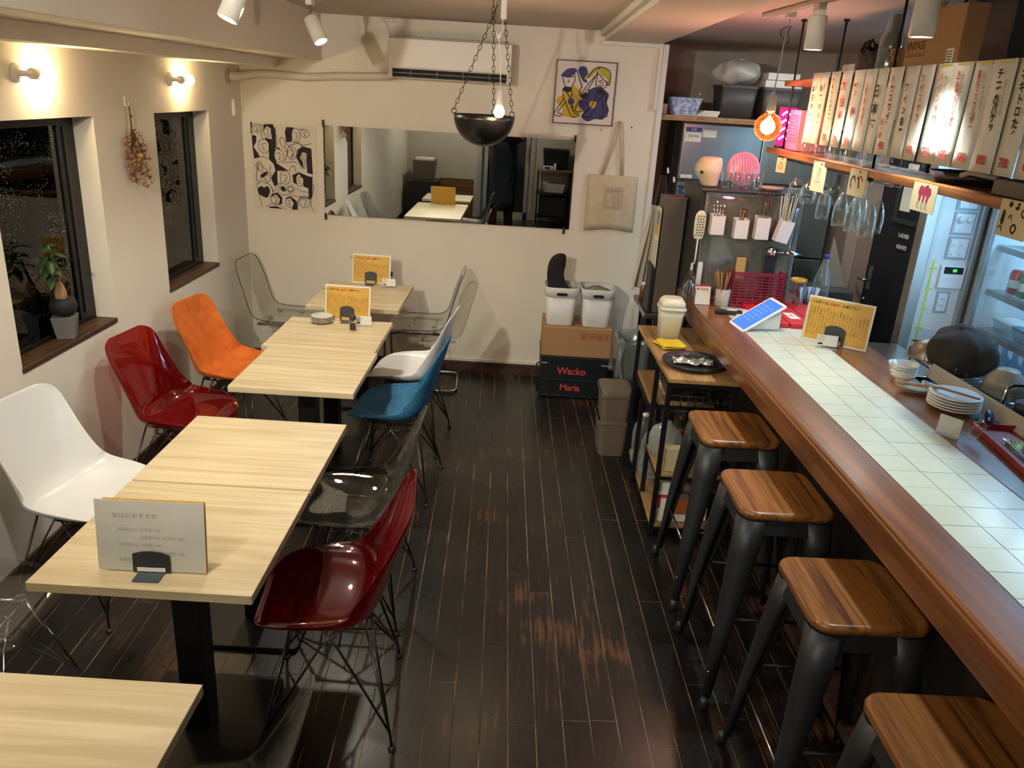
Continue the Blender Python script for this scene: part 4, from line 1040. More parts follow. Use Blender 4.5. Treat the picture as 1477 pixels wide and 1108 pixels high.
# globe pendant by the end of the bar shelf
t = thing('globe_pendant', 'large amber globe bulb on a grey cord at the bar shelf end', 'pendant lamp', (1.105, 3.88, 1.86))
MB().lathe([(0, 0)] + [(.062*math.sin(a), .062-.062*math.cos(a)) for a in [math.radians(x) for x in range(12, 157, 12)]] + [(.016, .128), (.016, .14)], 28).build('glass_globe', sheer('amber_glass', '#ffd0a0', .02, '#d8803c', .02, .35), t)
MB().tube([(-.015, 0, .05), (-.02, 0, .085), (0, 0, .11), (.02, 0, .085), (.015, 0, .05), (0, .012, .04), (-.012, -.012, .06)], .0035, 6).build('filament', glow('filament_glow', '#ffcf88', 90), t)
MB().lathe([(0, .128), (.019, .128), (.021, .135), (.019, .195), (.008, .215), (0, .22)], 18).build('lamp_holder', GREYP, t)
MB().tube([(0, 0, .21), (.01, 0, .34), (.012, 0, .44), (.02, 0, .48), (.022, 0, .535)], .003, 6).build('cord', GREYP, t)
MB().tube([(.012, 0, .43), (-.008, 0, .45), (-.012, .0, .47), (.01, 0, .485), (.03, 0, .49), (.02, 0, .46), (.032, 0, .44), (.03, 0, .42), (.015, 0, .42)], .003, 6).build('cord_knot', DARKP, t)
MB().box(.006, .040, -.03, .03, .52, .553).build('ceiling_adapter', SPW, t, bevel=.004)

# ------------------------------------------------------------------ back wall
t = thing('air_conditioner', 'white wall air conditioner with dark open louvre', 'air conditioner', (0, YB, 0))
ACW = mat('aircon_white', '#dcd7cb', .4, var=.02)
x0, x1 = -.918, -.130
b = MB(); sec = [(-.001, 2.062), (-.001, 2.30), (-.20, 2.302), (-.222, 2.288), (-.224, 2.118), (-.215, 2.108), (-.15, 2.118), (-.15, 2.07), (-.195, 2.058), (-.185, 2.052)]
b.loft([[(x, y, z) for y, z in sec] for x in (x0, x1)], smooth=False).build('casing', ACW, t, bevel=.003)
MB().box(x0+.025, x1-.025, -.20, -.155, 2.064, 2.110).build('louvre_gap', INK, t)
MB().box(x0+.03, x1-.03, -.213, -.203, 2.083, 2.0865).build('louvre_blade', GREYP, t)
g = MB()
for k in range(4): g.box(x0+.14+.17*k, x0+.143+.17*k, -.212, -.20, 2.068, 2.106)
g.build('louvre_post', GREYP, t)
for xx in (x0, x1-.024): MB().box(xx, xx+.024, -.2235, -.15, 2.055, 2.115).build('end_cap', ACW, t)
g = MB()
for k in range(14): g.box(x0+.03+.053*k, x0+.07+.053*k, -.19, -.03, 2.302, 2.306)
g.build('top_grille', GREYP, t)
PIPEM = mat('pipe_wrap', '#cfc6b8', .6, var=.06, scale=20, bump=.3)
t = thing('aircon_pipe', 'thick taped white pipe from the window wall to the air conditioner', 'pipe', (0, 0, 0))
MB().tube([(XL+.001, 5.50, 2.00), (-1.90, 5.58, 2.005), (-1.84, 5.66, 2.022), (-1.7, 5.683, 2.028), (-1.5, 5.683, 2.022), (-1.30, 5.683, 2.040), (-1.1, 5.68, 2.050), (-.95, 5.66, 2.060), (-.90, 5.64, 2.075)], .026, 12).build('wrap', PIPEM, t)
MB().lathe([(0, 0), (.045, 0), (.045, .008), (.036, .014), (0, .014)], 20, M=Matrix.Translation((XL, 5.49, 2.0)) @ Matrix.Rotation(H, 4, 'Y')).build('wall_collar', mat('putty', '#a8a08f', .7), t)
tag(MB().box(XL, XL+.02, 5.535, 5.555, 1.755, 1.86).build('wall_sensor', WHITEP, bevel=.003), 'slim white sensor strip on the wall corner below the pipe', 'sensor')
tag(MB().tube([(-.98, 5.715, ZC-.02), (-.96, 5.70, 2.36), (-.94, 5.70, 2.30)], .006).tube([(-1.0, 5.715, ZC-.015), (-.90, 5.715, ZC-.018)], .01).build('power_cord', WHITEP), 'white cord from ceiling socket to the air conditioner', 'cord')
MIR = mat('mirror', '#dfe3e0', .01, 1.0, var=.0)
t = thing('wall_mirror', 'long frameless wall mirror reflecting the room', 'mirror', (0, YB, 0))
MB().box(-1.40, .336, -.010, -.002, 1.115, 1.722).build('mirror_glass', MIR, t)
for x, z in ((-1.40, 1.722), (.33, 1.722), (-1.395, 1.115), (.30, 1.115)):
    s = 1 if z > 1.4 else -1
    MB().box(x-.008, x+.008, -.016, -.0005, z-.012 if s > 0 else z-.035, z+.035 if s > 0 else z+.012).build('clip', mat('bronze', '#3d3028', .4, .6), t, bevel=.002)
t = thing('faces_poster', 'black and white poster crowded with line-drawn faces', 'poster', (-1.905, YB-.002, 1.115))
PW, PH = .455, .598
MB().box(0, PW, -.0015, 0, 0, PH).build('paper_sheet', mat('poster_paper', '#ddd3c0', .8, var=.03), t)
def pt(L_): return [(x/871*PW*1.115-.018, PH*(1.04-y/1108*1.05)) for x, y in L_]
BK = mat('poster_black', '#241f20', .8)
PPR = mat('poster_paper')
A = []
def fl_(p, m=BK, kind='fill'): A.append((m, kind, pt(p)))
def ln_(p, kind='curve', w=.0036, m=BK): A.append((m, kind, pt(p), w))
fl_([(45, 190), (100, 200), (95, 270), (60, 330), (110, 400), (130, 450), (60, 470), (48, 340)])
fl_([(190, 60), (300, 50), (330, 120), (330, 300), (300, 420), (330, 510), (470, 590), (330, 600), (330, 760), (290, 790), (250, 690), (310, 600), (290, 520), (240, 470), (240, 280), (190, 210), (280, 230), (280, 110), (230, 80), (195, 120)])
fl_([(460, 75), (550, 75), (520, 150), (520, 245), (450, 255), (440, 130)])
fl_([(590, 330), (650, 290), (750, 310), (760, 620), (690, 600), (690, 440), (690, 370), (640, 360), (610, 430), (645, 480), (650, 560), (600, 490), (565, 430)])
fl_([(510, 640), (590, 600), (700, 640), (755, 650), (745, 900), (700, 920), (700, 790), (640, 770), (640, 680), (590, 620), (560, 660), (560, 750), (520, 730)])
fl_([(85, 830), (130, 795), (165, 810), (200, 790), (232, 830), (220, 900), (185, 935), (120, 910), (90, 880)], kind='blob')
fl_([(250, 890), (320, 860), (380, 920), (375, 1000), (330, 1010), (350, 940), (300, 885), (260, 920)])
fl_([(415, 930), (480, 895), (560, 960), (555, 1060), (490, 1065), (515, 980), (480, 920), (430, 940)])
fl_([(120, 670), (160, 640), (215, 605), (215, 640), (165, 690), (135, 692)])
fl_([(35, 40), (55, 40), (55, 80), (45, 130), (60, 180), (35, 170)])
fl_([(215, 1040), (300, 1030), (390, 1062), (215, 1058)])
fl_([(360, 800), (400, 780), (430, 830), (385, 845)], kind='blob'); fl_([(300, 310), (360, 320), (385, 350), (330, 330)])
def face(cx, cy, rx, ry, flip=1):
    ln_([(cx-rx, cy-ry*.3), (cx-rx*.5, cy-ry), (cx+rx*.6, cy-ry*.9), (cx+rx, cy-ry*.2), (cx+rx*.8, cy+ry*.6), (cx, cy+ry), (cx-rx*.8, cy+ry*.6)], 'loop')
    ln_([(cx-rx*.6*flip, cy-ry*.35), (cx, cy-ry*.5), (cx+rx*.5*flip, cy-ry*.1)]); ln_([(cx+rx*.05*flip, cy-ry*.1), (cx+rx*.25*flip, cy+ry*.25), (cx-rx*.05*flip, cy+ry*.3)])
    ln_([(cx-rx*.2, cy+ry*.55), (cx, cy+ry*.48), (cx+rx*.25, cy+ry*.58)], 'loop', .0024)
for f in ((235, 140, 42, 62, 1), (185, 320, 62, 80, -1), (360, 420, 55, 75, 1), (570, 170, 48, 80, 1), (680, 140, 50, 45, -1), (425, 680, 58, 78, 1), (600, 690, 46, 78, -1), (300, 950, 58, 62, 1), (470, 975, 50, 62, -1), (650, 960, 62, 70, 1), (110, 110, 48, 48, 1), (515, 380, 55, 75, 1), (660, 470, 28, 80, 1), (190, 690, 55, 60, -1)): face(*f)
for p in ([(60, 530), (100, 600), (90, 520), (130, 500), (160, 590), (120, 610), (110, 520), (210, 600)], [(55, 470), (130, 440), (235, 460), (310, 540), (310, 600), (270, 660), (245, 600), (260, 540)], [(90, 600), (75, 720), (130, 740), (70, 775)], [(160, 740), (240, 780), (290, 880)], [(80, 790), (100, 900), (130, 1040)], [(240, 780), (270, 860), (230, 930)], [(300, 850), (320, 770), (380, 745), (350, 790), (340, 860), (390, 890)], [(380, 890), (480, 880), (560, 900)], [(560, 800), (620, 830), (700, 840), (700, 900), (600, 900), (560, 900)], [(440, 500), (520, 480), (600, 500), (630, 560)], [(480, 600), (500, 540), (540, 530), (560, 600)], [(450, 260), (540, 370), (500, 440)], [(480, 290), (600, 260), (640, 290), (570, 350)], [(520, 280), (560, 240), (600, 260)], [(390, 200), (430, 210), (440, 330), (380, 260), (390, 200)], [(340, 80), (330, 150), (345, 210), (340, 300)], [(430, 360), (470, 360), (410, 510)], [(600, 240), (640, 280), (750, 250)], [(140, 60), (190, 90), (160, 180), (190, 240)], [(600, 100), (650, 90), (700, 95)], [(560, 1060), (590, 920), (720, 920), (730, 1000), (770, 1080)], [(180, 1050), (250, 1000), (330, 1010), (430, 1060)], [(750, 640), (730, 730), (770, 760), (730, 930)]): ln_(p)
for k in range(18):
    a = 2*PI*k/18; ln_([(485+28*math.cos(a), 810+28*math.sin(a)), (485+62*math.cos(a), 810+60*math.sin(a))], 'line', .002)
ln_([(460, 790), (510, 790), (510, 835), (460, 835)], 'loop')
art(t, (0, -.0016, 0), (1, 0, 0), (0, 0, 1), A)
# framed print with two dancing figures
t = thing('framed_print', 'framed print of two figures over yellow and purple flowers', 'picture', (.165, YB-.001, 1.828))
FW, FH = .405, .402
MB().box(.006, FW-.006, -.020, -.004, .006, FH-.006).build('paper_sheet', mat('print_paper', '#d9cdc4', .6, var=.02), t)
f = MB(); f.box(0, FW, -.024, 0, 0, .006).box(0, FW, -.024, 0, FH-.006, FH).box(0, .006, -.024, 0, 0, FH).box(FW-.006, FW, -.024, 0, 0, FH); f.build('frame', mat('dark_frame', '#3a2422', .4), t)
def pp(L_): return [((x-60)/900*FW*.99, FH*(1.05-(y+ (x-60)*-.045)/980)) for x, y in L_]
YE = mat('print_yellow', '#c9a52a', .7); PU = mat('print_purple', '#3b3a70', .7); BL2 = mat('print_black', '#1c1a20', .7); YG = mat('print_olive', '#b3a63e', .7)
B = []
def F2(m, p, k='blob'): B.append((m, k, pp(p)))
def L2(p, k='curve', w=.0062): B.append((BL2, k, pp(p), w))
F2(YE, [(330, 440), (420, 500), (480, 560), (440, 640), (480, 720), (480, 850), (400, 950), (280, 930), (190, 900), (200, 800), (110, 720), (110, 640), (190, 590), (230, 520), (300, 480)])
F2(PU, [(560, 530), (680, 460), (800, 500), (880, 580), (860, 700), (900, 830), (820, 960), (700, 960), (590, 1000), (500, 930), (520, 850), (440, 760), (460, 660), (560, 640)])
F2(PU, [(140, 290), (220, 200), (320, 180), (370, 210), (330, 280), (250, 320), (160, 310)])
F2(PU, [(390, 200), (440, 150), (510, 170), (540, 260), (520, 340), (550, 400), (480, 380), (430, 300)])
F2(YG, [(490, 340), (560, 240), (650, 160), (720, 150), (820, 200), (880, 300), (870, 420), (830, 430), (830, 340), (740, 280), (690, 210), (600, 300), (540, 340)])
F2(BL2, [(185, 480), (240, 465), (310, 475), (315, 520), (250, 555), (190, 520)]); F2(BL2, [(450, 600), (530, 550), (570, 600), (540, 650), (470, 640)]); F2(BL2, [(700, 490), (800, 500), (820, 550), (750, 580), (700, 540)])
F2(PU, [(320+52*math.cos(a), 690+52*math.sin(a)) for a in [i*PI/4 for i in range(8)]]); F2(YE, [(655+58*math.cos(a), 735+58*math.sin(a)) for a in [i*PI/4 for i in range(8)]])
for p in ([(165, 310), (190, 400), (225, 465), (300, 470), (350, 370), (340, 280), (300, 250)], [(370, 210), (410, 320), (465, 460)], [(465, 460), (440, 520), (445, 600), (520, 550), (600, 420), (690, 220)], [(460, 590), (550, 430), (670, 270)], [(180, 500), (200, 620), (250, 730), (340, 915), (450, 915), (450, 890), (380, 870), (320, 740)], [(250, 560), (320, 690), (370, 850)], [(210, 640), (130, 780), (75, 880), (110, 915), (190, 915), (180, 880), (130, 860), (240, 700)], [(320, 520), (320, 600), (290, 650)], [(460, 650), (400, 780), (400, 850), (500, 840)], [(690, 220), (670, 380), (675, 450)], [(700, 260), (760, 330), (830, 400), (800, 480), (690, 440)], [(690, 190), (740, 160), (860, 220), (880, 330), (870, 430), (830, 420), (830, 370)], [(540, 320), (620, 210), (700, 160)], [(700, 490), (690, 600), (620, 780), (500, 920), (560, 930), (640, 900), (740, 650), (830, 560)], [(770, 640), (830, 850), (780, 930), (870, 920), (880, 880), (850, 700), (830, 560)], [(570, 500), (580, 600), (540, 680)], [(450, 760), (480, 700), (560, 720), (580, 800), (500, 900)], [(230, 320), (330, 310)], [(700, 380), (760, 360)]): L2(p)
L2([(250, 370), (265, 360), (272, 385), (255, 400)], 'loop', .003); L2([(735, 405), (765, 392), (780, 425), (760, 450), (738, 440)], 'loop', .004)
for k in range(12):
    a = -1.4 + k*.28; L2([(320+75*math.cos(a), 690+75*math.sin(a)), (320+125*math.cos(a), 690+125*math.sin(a))], 'line', .0022)
art(t, (0, -.0202, 0), (1, 0, 0), (0, 0, 1), B)
# canvas tote bag
t = thing('tote_bag', 'beige canvas tote bag hanging on the back wall', 'bag', (0, YB, 0))
P = []
for i in range(9):
    v = i/8; row = []
    for j in range(13):
        u = j/12; x = .440+.345*u + .010*(1-v)*math.sin(u*PI); z = 1.128+.378*v - .008*math.cos(u*PI*2)*(1-v)
        row.append((x, -.012-.012*math.sin(u*PI)*math.sin(v*PI*.9) - .004*math.sin(u*14+v*3), z))
    P.append(row)
MB().grid(P).build('bag_body', BEIGEC, t, solid=-.008)
MB().grid([[(x, y+.0, z) for x, y, z in ((.52, -.012, 1.50), (.545, -.012, 1.50))], [(.575, -.014, 1.70), (.60, -.014, 1.70)], [(.607, -.014, 1.86), (.628, -.014, 1.86)]]).grid([[(.685, -.012, 1.50), (.66, -.012, 1.50)], [(.665, -.018, 1.70), (.640, -.018, 1.70)], [(.640, -.018, 1.86), (.615, -.018, 1.86)]]).build('handle', BEIGEC, t, solid=-.003)
MB().tube([(.62, 0, 1.86), (.62, -.03, 1.86)], .006).build('wall_hook', CHROME, t)
GI = mat('grey_print', '#9d9482', .9)
MB().grid([[(.565, -.030, 1.28), (.69, -.030, 1.28)], [(.562, -.0305, 1.43), (.693, -.0305, 1.43)]]).build('faded_panel', mat('faded_print', '#bfb199', .9), t)
C_ = [(GI, 'loop', [(-.035, 0), (-.02, .02), (0, .026), (.02, .02), (.035, 0), (.02, -.02), (0, -.026), (-.02, -.02)], .002), (GI, 'loop', [(-.012, .008), (0, .014), (.012, .008), (.008, -.010), (0, -.014), (-.008, -.010)], .002), (GI, 'loop', [(-.045, -.012), (-.036, .0), (-.030, -.014), (-.038, -.022)], .002), (GI, 'loop', [(.045, -.012), (.036, .0), (.030, -.014), (.038, -.022)], .002)]
art(t, (.628, -.0312, 1.335), (1, 0, 0), (0, 0, 1), C_)
text('SUNNY', .034, GI, t, (.628, -.0316, 1.40), (1, 0, 0), (0, 0, 1), spacing=.9)
text('SUNNY', .026, mat('fainter_print', '#b3a58c', .9), t, (.628, -.0314, 1.29), (1, 0, 0), (0, 0, 1), spacing=.9)
for x, z in ((.707, 1.828), (.50, 1.80)): tag(MB().lathe([(0, 0), (.006, 0), (.004, .004), (0, .005)], 10, M=Matrix.Translation((x, YB, z)) @ Matrix.Rotation(H, 4, 'X')).build('wall_pin', DARKP if x > .6 else OAKV), 'tiny dark pin right of the tote bag handles' if x > .6 else 'tiny pale pin left of the tote bag handles', 'pin')
# dried flowers on the window wall
def dried(y, z, lab):
    random.seed(int(y*10)); t = thing('dried_flowers', lab, 'dried flowers', (XL+.001, y, z))
    MB().box(0, .006, -.006, .006, .0, .045).tube([(.006, 0, .006), (.02, 0, .004), (.02, 0, .02)], .002, 6).build('adhesive_hook', WHITEP, t)
    s = MB(); h = MB(); ST = mat('dry_stem', '#7a5a3a', .9, var=.3, scale=30)
    for k in range(34):
        a = random.uniform(-1, 1); b_ = random.random(); e = Vector((.018+.05*b_, a*.075, -.17-.22*random.random()))
        s.tube([(.02, a*.004, .0), (.022, a*.006, -.10), tuple(Vector((.024, a*.012, -.12)).lerp(e, .5)), tuple(e)], .0013, 4)
        for q in range(9):
            c = e + Vector((random.uniform(-.012, .016), random.uniform(-.022, .022), random.uniform(-.03, .06)))
            r = random.uniform(.006, .015); d = Vector((random.uniform(-1, 1), random.uniform(-1, 1), random.uniform(-1, 1))).normalized(); u = d.orthogonal().normalized()*r; v = d.cross(u)
            h.add([c-u, c+v*.6, c+u, c-v*.6, c+d*r*.5], [(0, 1, 4), (1, 2, 4), (2, 3, 4), (3, 0, 4)], False)
    s.build('stems', ST, t); pe = h.build('petals', mat('dry_petal', '#a88460', .9, color2='#7a5238', scale=30), t); pe['kind'] = 'stuff'
    g = MB(); 
    for (yy, zz) in ((.012, -.235), (-.006, -.262), (.02, -.29)): g.lathe([(0, -.012), (.012, -.006), (.016, .004), (.010, .014), (0, .016)], 10, (.045, yy, zz), sy=1.2)
    g.build('seed_heads', mat('seed_head', '#c9a860', .8, var=.2), t)
    MB().tube([(.022, -.008, -.045), (.03, 0, -.048), (.022, .008, -.045)], .004, 6).build('twine', ST, t)
dried(4.06, 1.835, 'bunch of brown dried flowers hanging between the two windows')
dried(2.67, 1.835, 'bunch of brown dried flowers seen only in the mirror left end')
# potted plant on the nearer sill
t = thing('potted_plant', 'small green plant in a dark round pot on a grey square pot', 'plant', (-2.008, 3.40, .857), .35)
MB().hexa((-.036, .036, -.036, .036), (-.050, .050, -.050, .050), 0, .10).build('square_pot', mat('cement', '#6e6b66', .9, var=.12, scale=12, bump=.2), t, bevel=.002)
MB().lathe([(0, .10), (.025, .10), (.05, .118), (.058, .145), (.050, .175), (.036, .186), (0, .180)], 24).build('round_pot', mat('black_pot', '#1b1a1a', .7, var=.3, bump=.4), t)
MB().loft([[(x*1.0 + .002*math.sin(i*2), y-.02, z) for i, (x, y) in enumerate(rrect(w_, w_*.8, w_*.35))] for z, w_ in ((.16, .03), (.19, .052), (.22, .046), (.245, .026), (.26, .018))]).tube([(.0, -.018, .25), (.004, -.03, .30), (0, -.05, .36)], [.008, .006, .004]).tube([(.01, -.01, .18), (.014, .012, .21), (.006, .024, .19), (.004, .02, .165)], [.010, .011, .009, .006]).build('caudex', mat('caudex_bark', '#a07a58', .8, var=.2), t, sub=1)
random.seed(3); lf = MB()
for k in range(17):
    a = k*2.4; L_ = .055 + .03*random.random(); el = random.uniform(-.5, .9); c = Vector((-.01, -.09, .29+.008*k))
    d = Vector((math.cos(a)*.45, math.sin(a), el*.6)).normalized(); s = d.cross(Vector((0, 0, 1))).normalized(); n = s.cross(d)
    P = []
    for i in range(6):
        q = i/5; w2 = .017*math.sin(PI*min(1, q*.93+.06))**.8; m_ = c + d*(L_*q + .006) + Vector((0, 0, -.035*q*q))
        P.append([tuple(m_ - s*w2 + n*.004), tuple(m_), tuple(m_ + s*w2 + n*.004)])
    o = MB().grid(P).build('leaf', mat('leaf_green', '#2c4a22', .4, var=.3), t, solid=-.0008)
MB().tube([(0, -.05, .33), (.0, -.08, .38), (-.01, -.09, .43)], .003).build('stem', mat('leaf_stem', '#5a7a3a', .6), t)

ORD = ['first', 'second', 'third', 'fourth', 'fifth', 'sixth', 'seventh', 'eighth', 'ninth', 'tenth', 'eleventh', 'twelfth']
# ------------------------------------------------------------------ hanging plank shelves above the bar
def live_plank(name, lab, z, th, y0, y1, x0, x1, seed):
    random.seed(seed); a = []; c = []; n = 26
    for i in range(n+1):
        y = y0 + (y1-y0)*i/n; a.append((x0 + .006*math.sin(i*1.3) + random.uniform(-.004, .004), y)); c.append((x1 + random.uniform(-.003, .003), y))
    return tag(MB().prism(a[::-1] + c if False else c + a[::-1], z, z+th).build(name, PLANKW, bevel=.003), lab, 'shelf')
live_plank('plank_shelf', 'upper orange brown plank shelf hung from rods over the bar', 2.115, .028, 1.2, 4.42, 1.300, 1.50, 1)
live_plank('plank_shelf', 'lower live-edge plank shelf with glasses over the bar', 1.782, .03, 1.2, 4.46, 1.275, 1.50, 2)
for i, (x, y) in enumerate(((1.312, 4.28), (1.475, 4.16), (1.312, 3.14), (1.475, 3.05), (1.312, 1.9))):
    t = thing('hanging_rod', ('leftmost', 'second', 'third', 'fourth', 'nearest')[i] + ' black threaded rod from the left holding the plank shelves', 'rod', (x, y, 0))
    MB().tube([(0, 0, 1.76), (0, 0, ZC-.001)], .0055, 8).build('shaft', BLACKM, t)
    MB().lathe([(0, ZC-.012), (.014, ZC-.012), (.014, ZC-.001), (0, ZC-.001)], 12).lathe([(0, 1.765), (.012, 1.765), (.012, 1.778), (0, 1.778)], 6).build('flange', BLACKM, t)
# handwritten paper strips
WARMP = PAPER
S = [(3.94, '本日の一品', INK, '', None), (3.83, '季節の小鉢', INK, '', None), (3.70, 'クラフトビール', INK, '750', REDINK), (3.57, '大信州', REDINK, '780', REDINK),
     (3.445, '鶴齢', REDINK, '850', REDINK), (3.33, '日替り地酒飲みくらべ', REDINK, '', None), (3.235, '日本酒', INK, '', None), (3.105, 'ハウスワイン', INK, '450', REDINK),
     (2.985, 'ワイン各種', INK, '', None), (2.875, 'カボスサワー', REDINK, '600', REDINK), (2.762, 'パインサワー', REDINK, '750', REDINK), (2.648, '海苔塩フライドポテト', REDINK, '680', REDINK),
     (2.535, '黒豆マスカルポーネ', REDINK, '680', REDINK), (2.42, 'チーズのバケット', INK, '880', REDINK), (2.31, 'ネギトロたく', INK, '780', REDINK), (2.195, 'ツナポテト', REDINK, '680', REDINK)]
en = {2: 'craft beer at 750', 3: 'big red 大信州 sake name', 4: 'red 鶴齢 sake name at 850', 7: 'house wine red or white at 450', 9: 'kabosu sour at 600', 10: 'pineapple sour at 750', 11: 'seaweed fries at 680', 12: 'black bean mascarpone at 680', 13: 'cheese baguette at 880', 14: 'tuna and pickle at 780', 15: 'tuna potato, nearest the camera'}
desc = {0: 'unpriced warm lit paper menu strip at the shelf far end', 1: 'second paper menu strip from the shelf far end, unpriced', 5: 'paper menu strip in small red writing left of the bold black one', 6: 'paper menu strip with three bold black kanji for sake', 8: 'paper menu strip for assorted wines in black'}
random.seed(11)
for i, (y, s, m, price, pm) in enumerate(S):
    wd = .118; yaw = .030 + random.uniform(-.02, .02)
    lab = desc.get(i) or 'paper menu strip for ' + en[i]
    t = thing('menu_strip', lab, 'menu', (1.2925 - .0016*(i % 2), y, 1.865), -yaw, 'handwritten paper strips along the shelf')
    P = []; n = 7
    for j in range(n):
        q = j/(n-1); z = .300*q; x = -.003*(1-q)**2
        P.append([(x-.0005*math.sin(k*2+i), -wd*k/3+.006*(1-q)*math.sin(i*2.3), z) for k in range(4)])
    MB().grid(P).build('paper_sheet', PAPER, t, solid=-.0006)
    def at(yy, q): return (-.0055, -yy, .300*q)
    big = s in ('日本酒', '大信州', '鶴齢'); n_ = len(s); size = {True: .050}.get(big, .030 if n_ < 9 else .023)
    q0 = .60 if price else .52
    text(s, size, m, t, at(wd*.52, q0), (0, -1, 0), (-.06, 0, 1), vertical=True, spacing=(.20/n_/size) * .92, bold=.0012 if big or m is INK else .0006)
    if price: text(price, .036, pm, t, at(wd*.50, .11), (0, -1, 0), (-.10, 0, 1), bold=.0010, spacing=.92)
    if i == 7: text('赤・白', .026, REDINK, t, at(wd*.24, .30), (0, -1, 0), (-.08, 0, 1), vertical=True, spacing=.85, bold=.0006)
    if i in (10, 11, 12, 13, 14):
        sm = {10: '食べるみたいな甘酸っぱさ', 11: 'サクサク揚げたて', 12: 'やさしい甘み', 13: '生ハムとトマト入り', 14: 'クリームたっぷり'}[i]
        text(sm, .0125, INK, t, at(wd*.80, .66), (0, -1, 0), (-.05, 0, 1), vertical=True, spacing=.85)
        MB().box(-.002, -.0012, -wd*.85, -wd*.2, .292, .2985).build('yellow_tape', mat('yellow_film', '#c9bd3a', .4), t)
# things on the upper plank
def boxy(name, lab, cat, x0, x1, y0, y1, z0, z1, m, bev=.003): return tag(MB().box(x0, x1, y0, y1, z0, z1).build(name, m, bevel=bev), lab, cat)
t = thing('cardboard_box', 'tall printed cardboard box on the upper plank shelf', 'box', (1.325, 2.72, 2.144), .0)
MB().box(0, .07, 0, .38, 0, .20).build('box_body', CASE, t, bevel=.003)
MB().grid([[(0.02, .20, .2005), (0.02, .38, .2005)], [(0.03, .20, .222), (0.03, .38, .222)]]).build('open_flap', CASE, t, solid=-.003)
PR = mat('box_print', '#6e4a28', .9)
text('VINTAGE', .040, PR, t, (-.0012, .300, .088), (0, -1, 0), (0, 0, 1), bold=.0015, spacing=.85)
text('THE WINE GLASS COMPANY', .0125, PR, t, (-.0012, .300, .058), (0, -1, 0), (0, 0, 1))
MB().box(-.0012, 0, .20, .36, .066, .068).build('print_rule', PR, t)
MB().box(-.0014, -.0002, .025, .068, .022, .070).build('label_patch', PAPER, t)
g = MB()
for k in range(5): g.box(-.0018, -.0014, .030, .063, .027+.008*k, .030+.008*k)
g.build('label_print', INK, t)
boxy('checkered_box', 'brown checkered wooden box beside the cardboard box', 'box', 1.33, 1.41, 3.16, 3.24, 2.144, 2.235, mat('light_brown', '#9c7652', .6))
cb = bpy.data.objects[-1] if False else [o for o in COL.objects if o.name.startswith('checkered_box')][0]
g = MB()
for r in range(4):
    for c in range(4):
        if (r+c) % 2: g.box(1.3288, 1.3298, 3.16+.02*c, 3.18+.02*c, 2.150+.02*r, 2.170+.02*r)
g.build('dark_square', mat('dark_brown', '#5c3f2a', .6), cb)
t = thing('wrapped_bottle', 'bottle in bubble wrap on the upper plank shelf', 'bottle', (1.36, 3.31, 2.144))
MB().lathe([(0, 0), (.045, 0), (.047, .01), (.046, .13), (.032, .16), (.028, .21), (.02, .225), (0, .228)], 18).build('bubble_wrap', sheer('bubble_film', '#e9ecea', .12, '#dfe2de', .12, .6), t)
MB().lathe(wine(.033, .215), 18, (0, 0, .002)).build('glass_body', GRN, t)
t = thing('woven_basket', 'dark woven round basket on the upper plank shelf', 'basket', (1.36, 3.46, 2.144))
MB().lathe([(0, 0), (.045, 0), (.064, .03), (.066, .065), (.058, .09), (.054, .09), (.060, .062), (.04, .01), (0, .008)], 26).build('basket_body', mat('dark_wicker', '#4a3c30', .8, var=.5, scale=40, bump=.6), t)
g = MB()
for k in range(9): g.tube([(.06*math.cos(k*.7), .06*math.sin(k*.7), .08), (.045*math.cos(k*.7+.5), .045*math.sin(k*.7+.5), .115+.01*(k % 3)), (.02*math.cos(k*.7+1), .02*math.sin(k*.7+1), .10)], .006, 6)
g.build('dark_ribbon', BLACKC, t)
boxy('white_packet', 'crumpled white packet beside the woven basket', 'packet', 1.32, 1.38, 3.56, 3.68, 2.144, 2.195, mat('packet_white', '#cfc9bb', .5, var=.3, scale=20, bump=.5), .006)
P = [[(1.315+.05*x, 3.70-.16*y, 2.146+.022*math.sin(PI*y)*(.5+.5*math.sin(3*y+2*x))) for x in (0, .33, .66, 1)] for y in [i/8 for i in range(9)]]
tag(MB().grid(P).build('black_pouch', BLACKC, solid=-.004), 'flat black pouch lying in front of the white packet', 'pouch')
t = thing('exhaust_duct', 'dark grey steel duct rising behind the upper shelf', 'duct', (1.62, 3.02, 1.30))
MB().box(0, .30, -.02, .30, .70, 1.118).build('duct_body', mat('duct_steel', '#5a5752', .45, .5, var=.15), t, bevel=.006)
MB().box(-.006, 0, -.02, .30, .85, .87).build('duct_seam', GUN, t)
tag(MB().hexa((1.72, 2.25, 1.0, 2.62), (1.78, 2.18, 1.1, 2.60), 2.06, 2.415).build('range_hood', mat('hood_navy', '#0f1420', .4, .2), bevel=.006), 'dark navy range hood behind the nearest menu strips', 'hood')
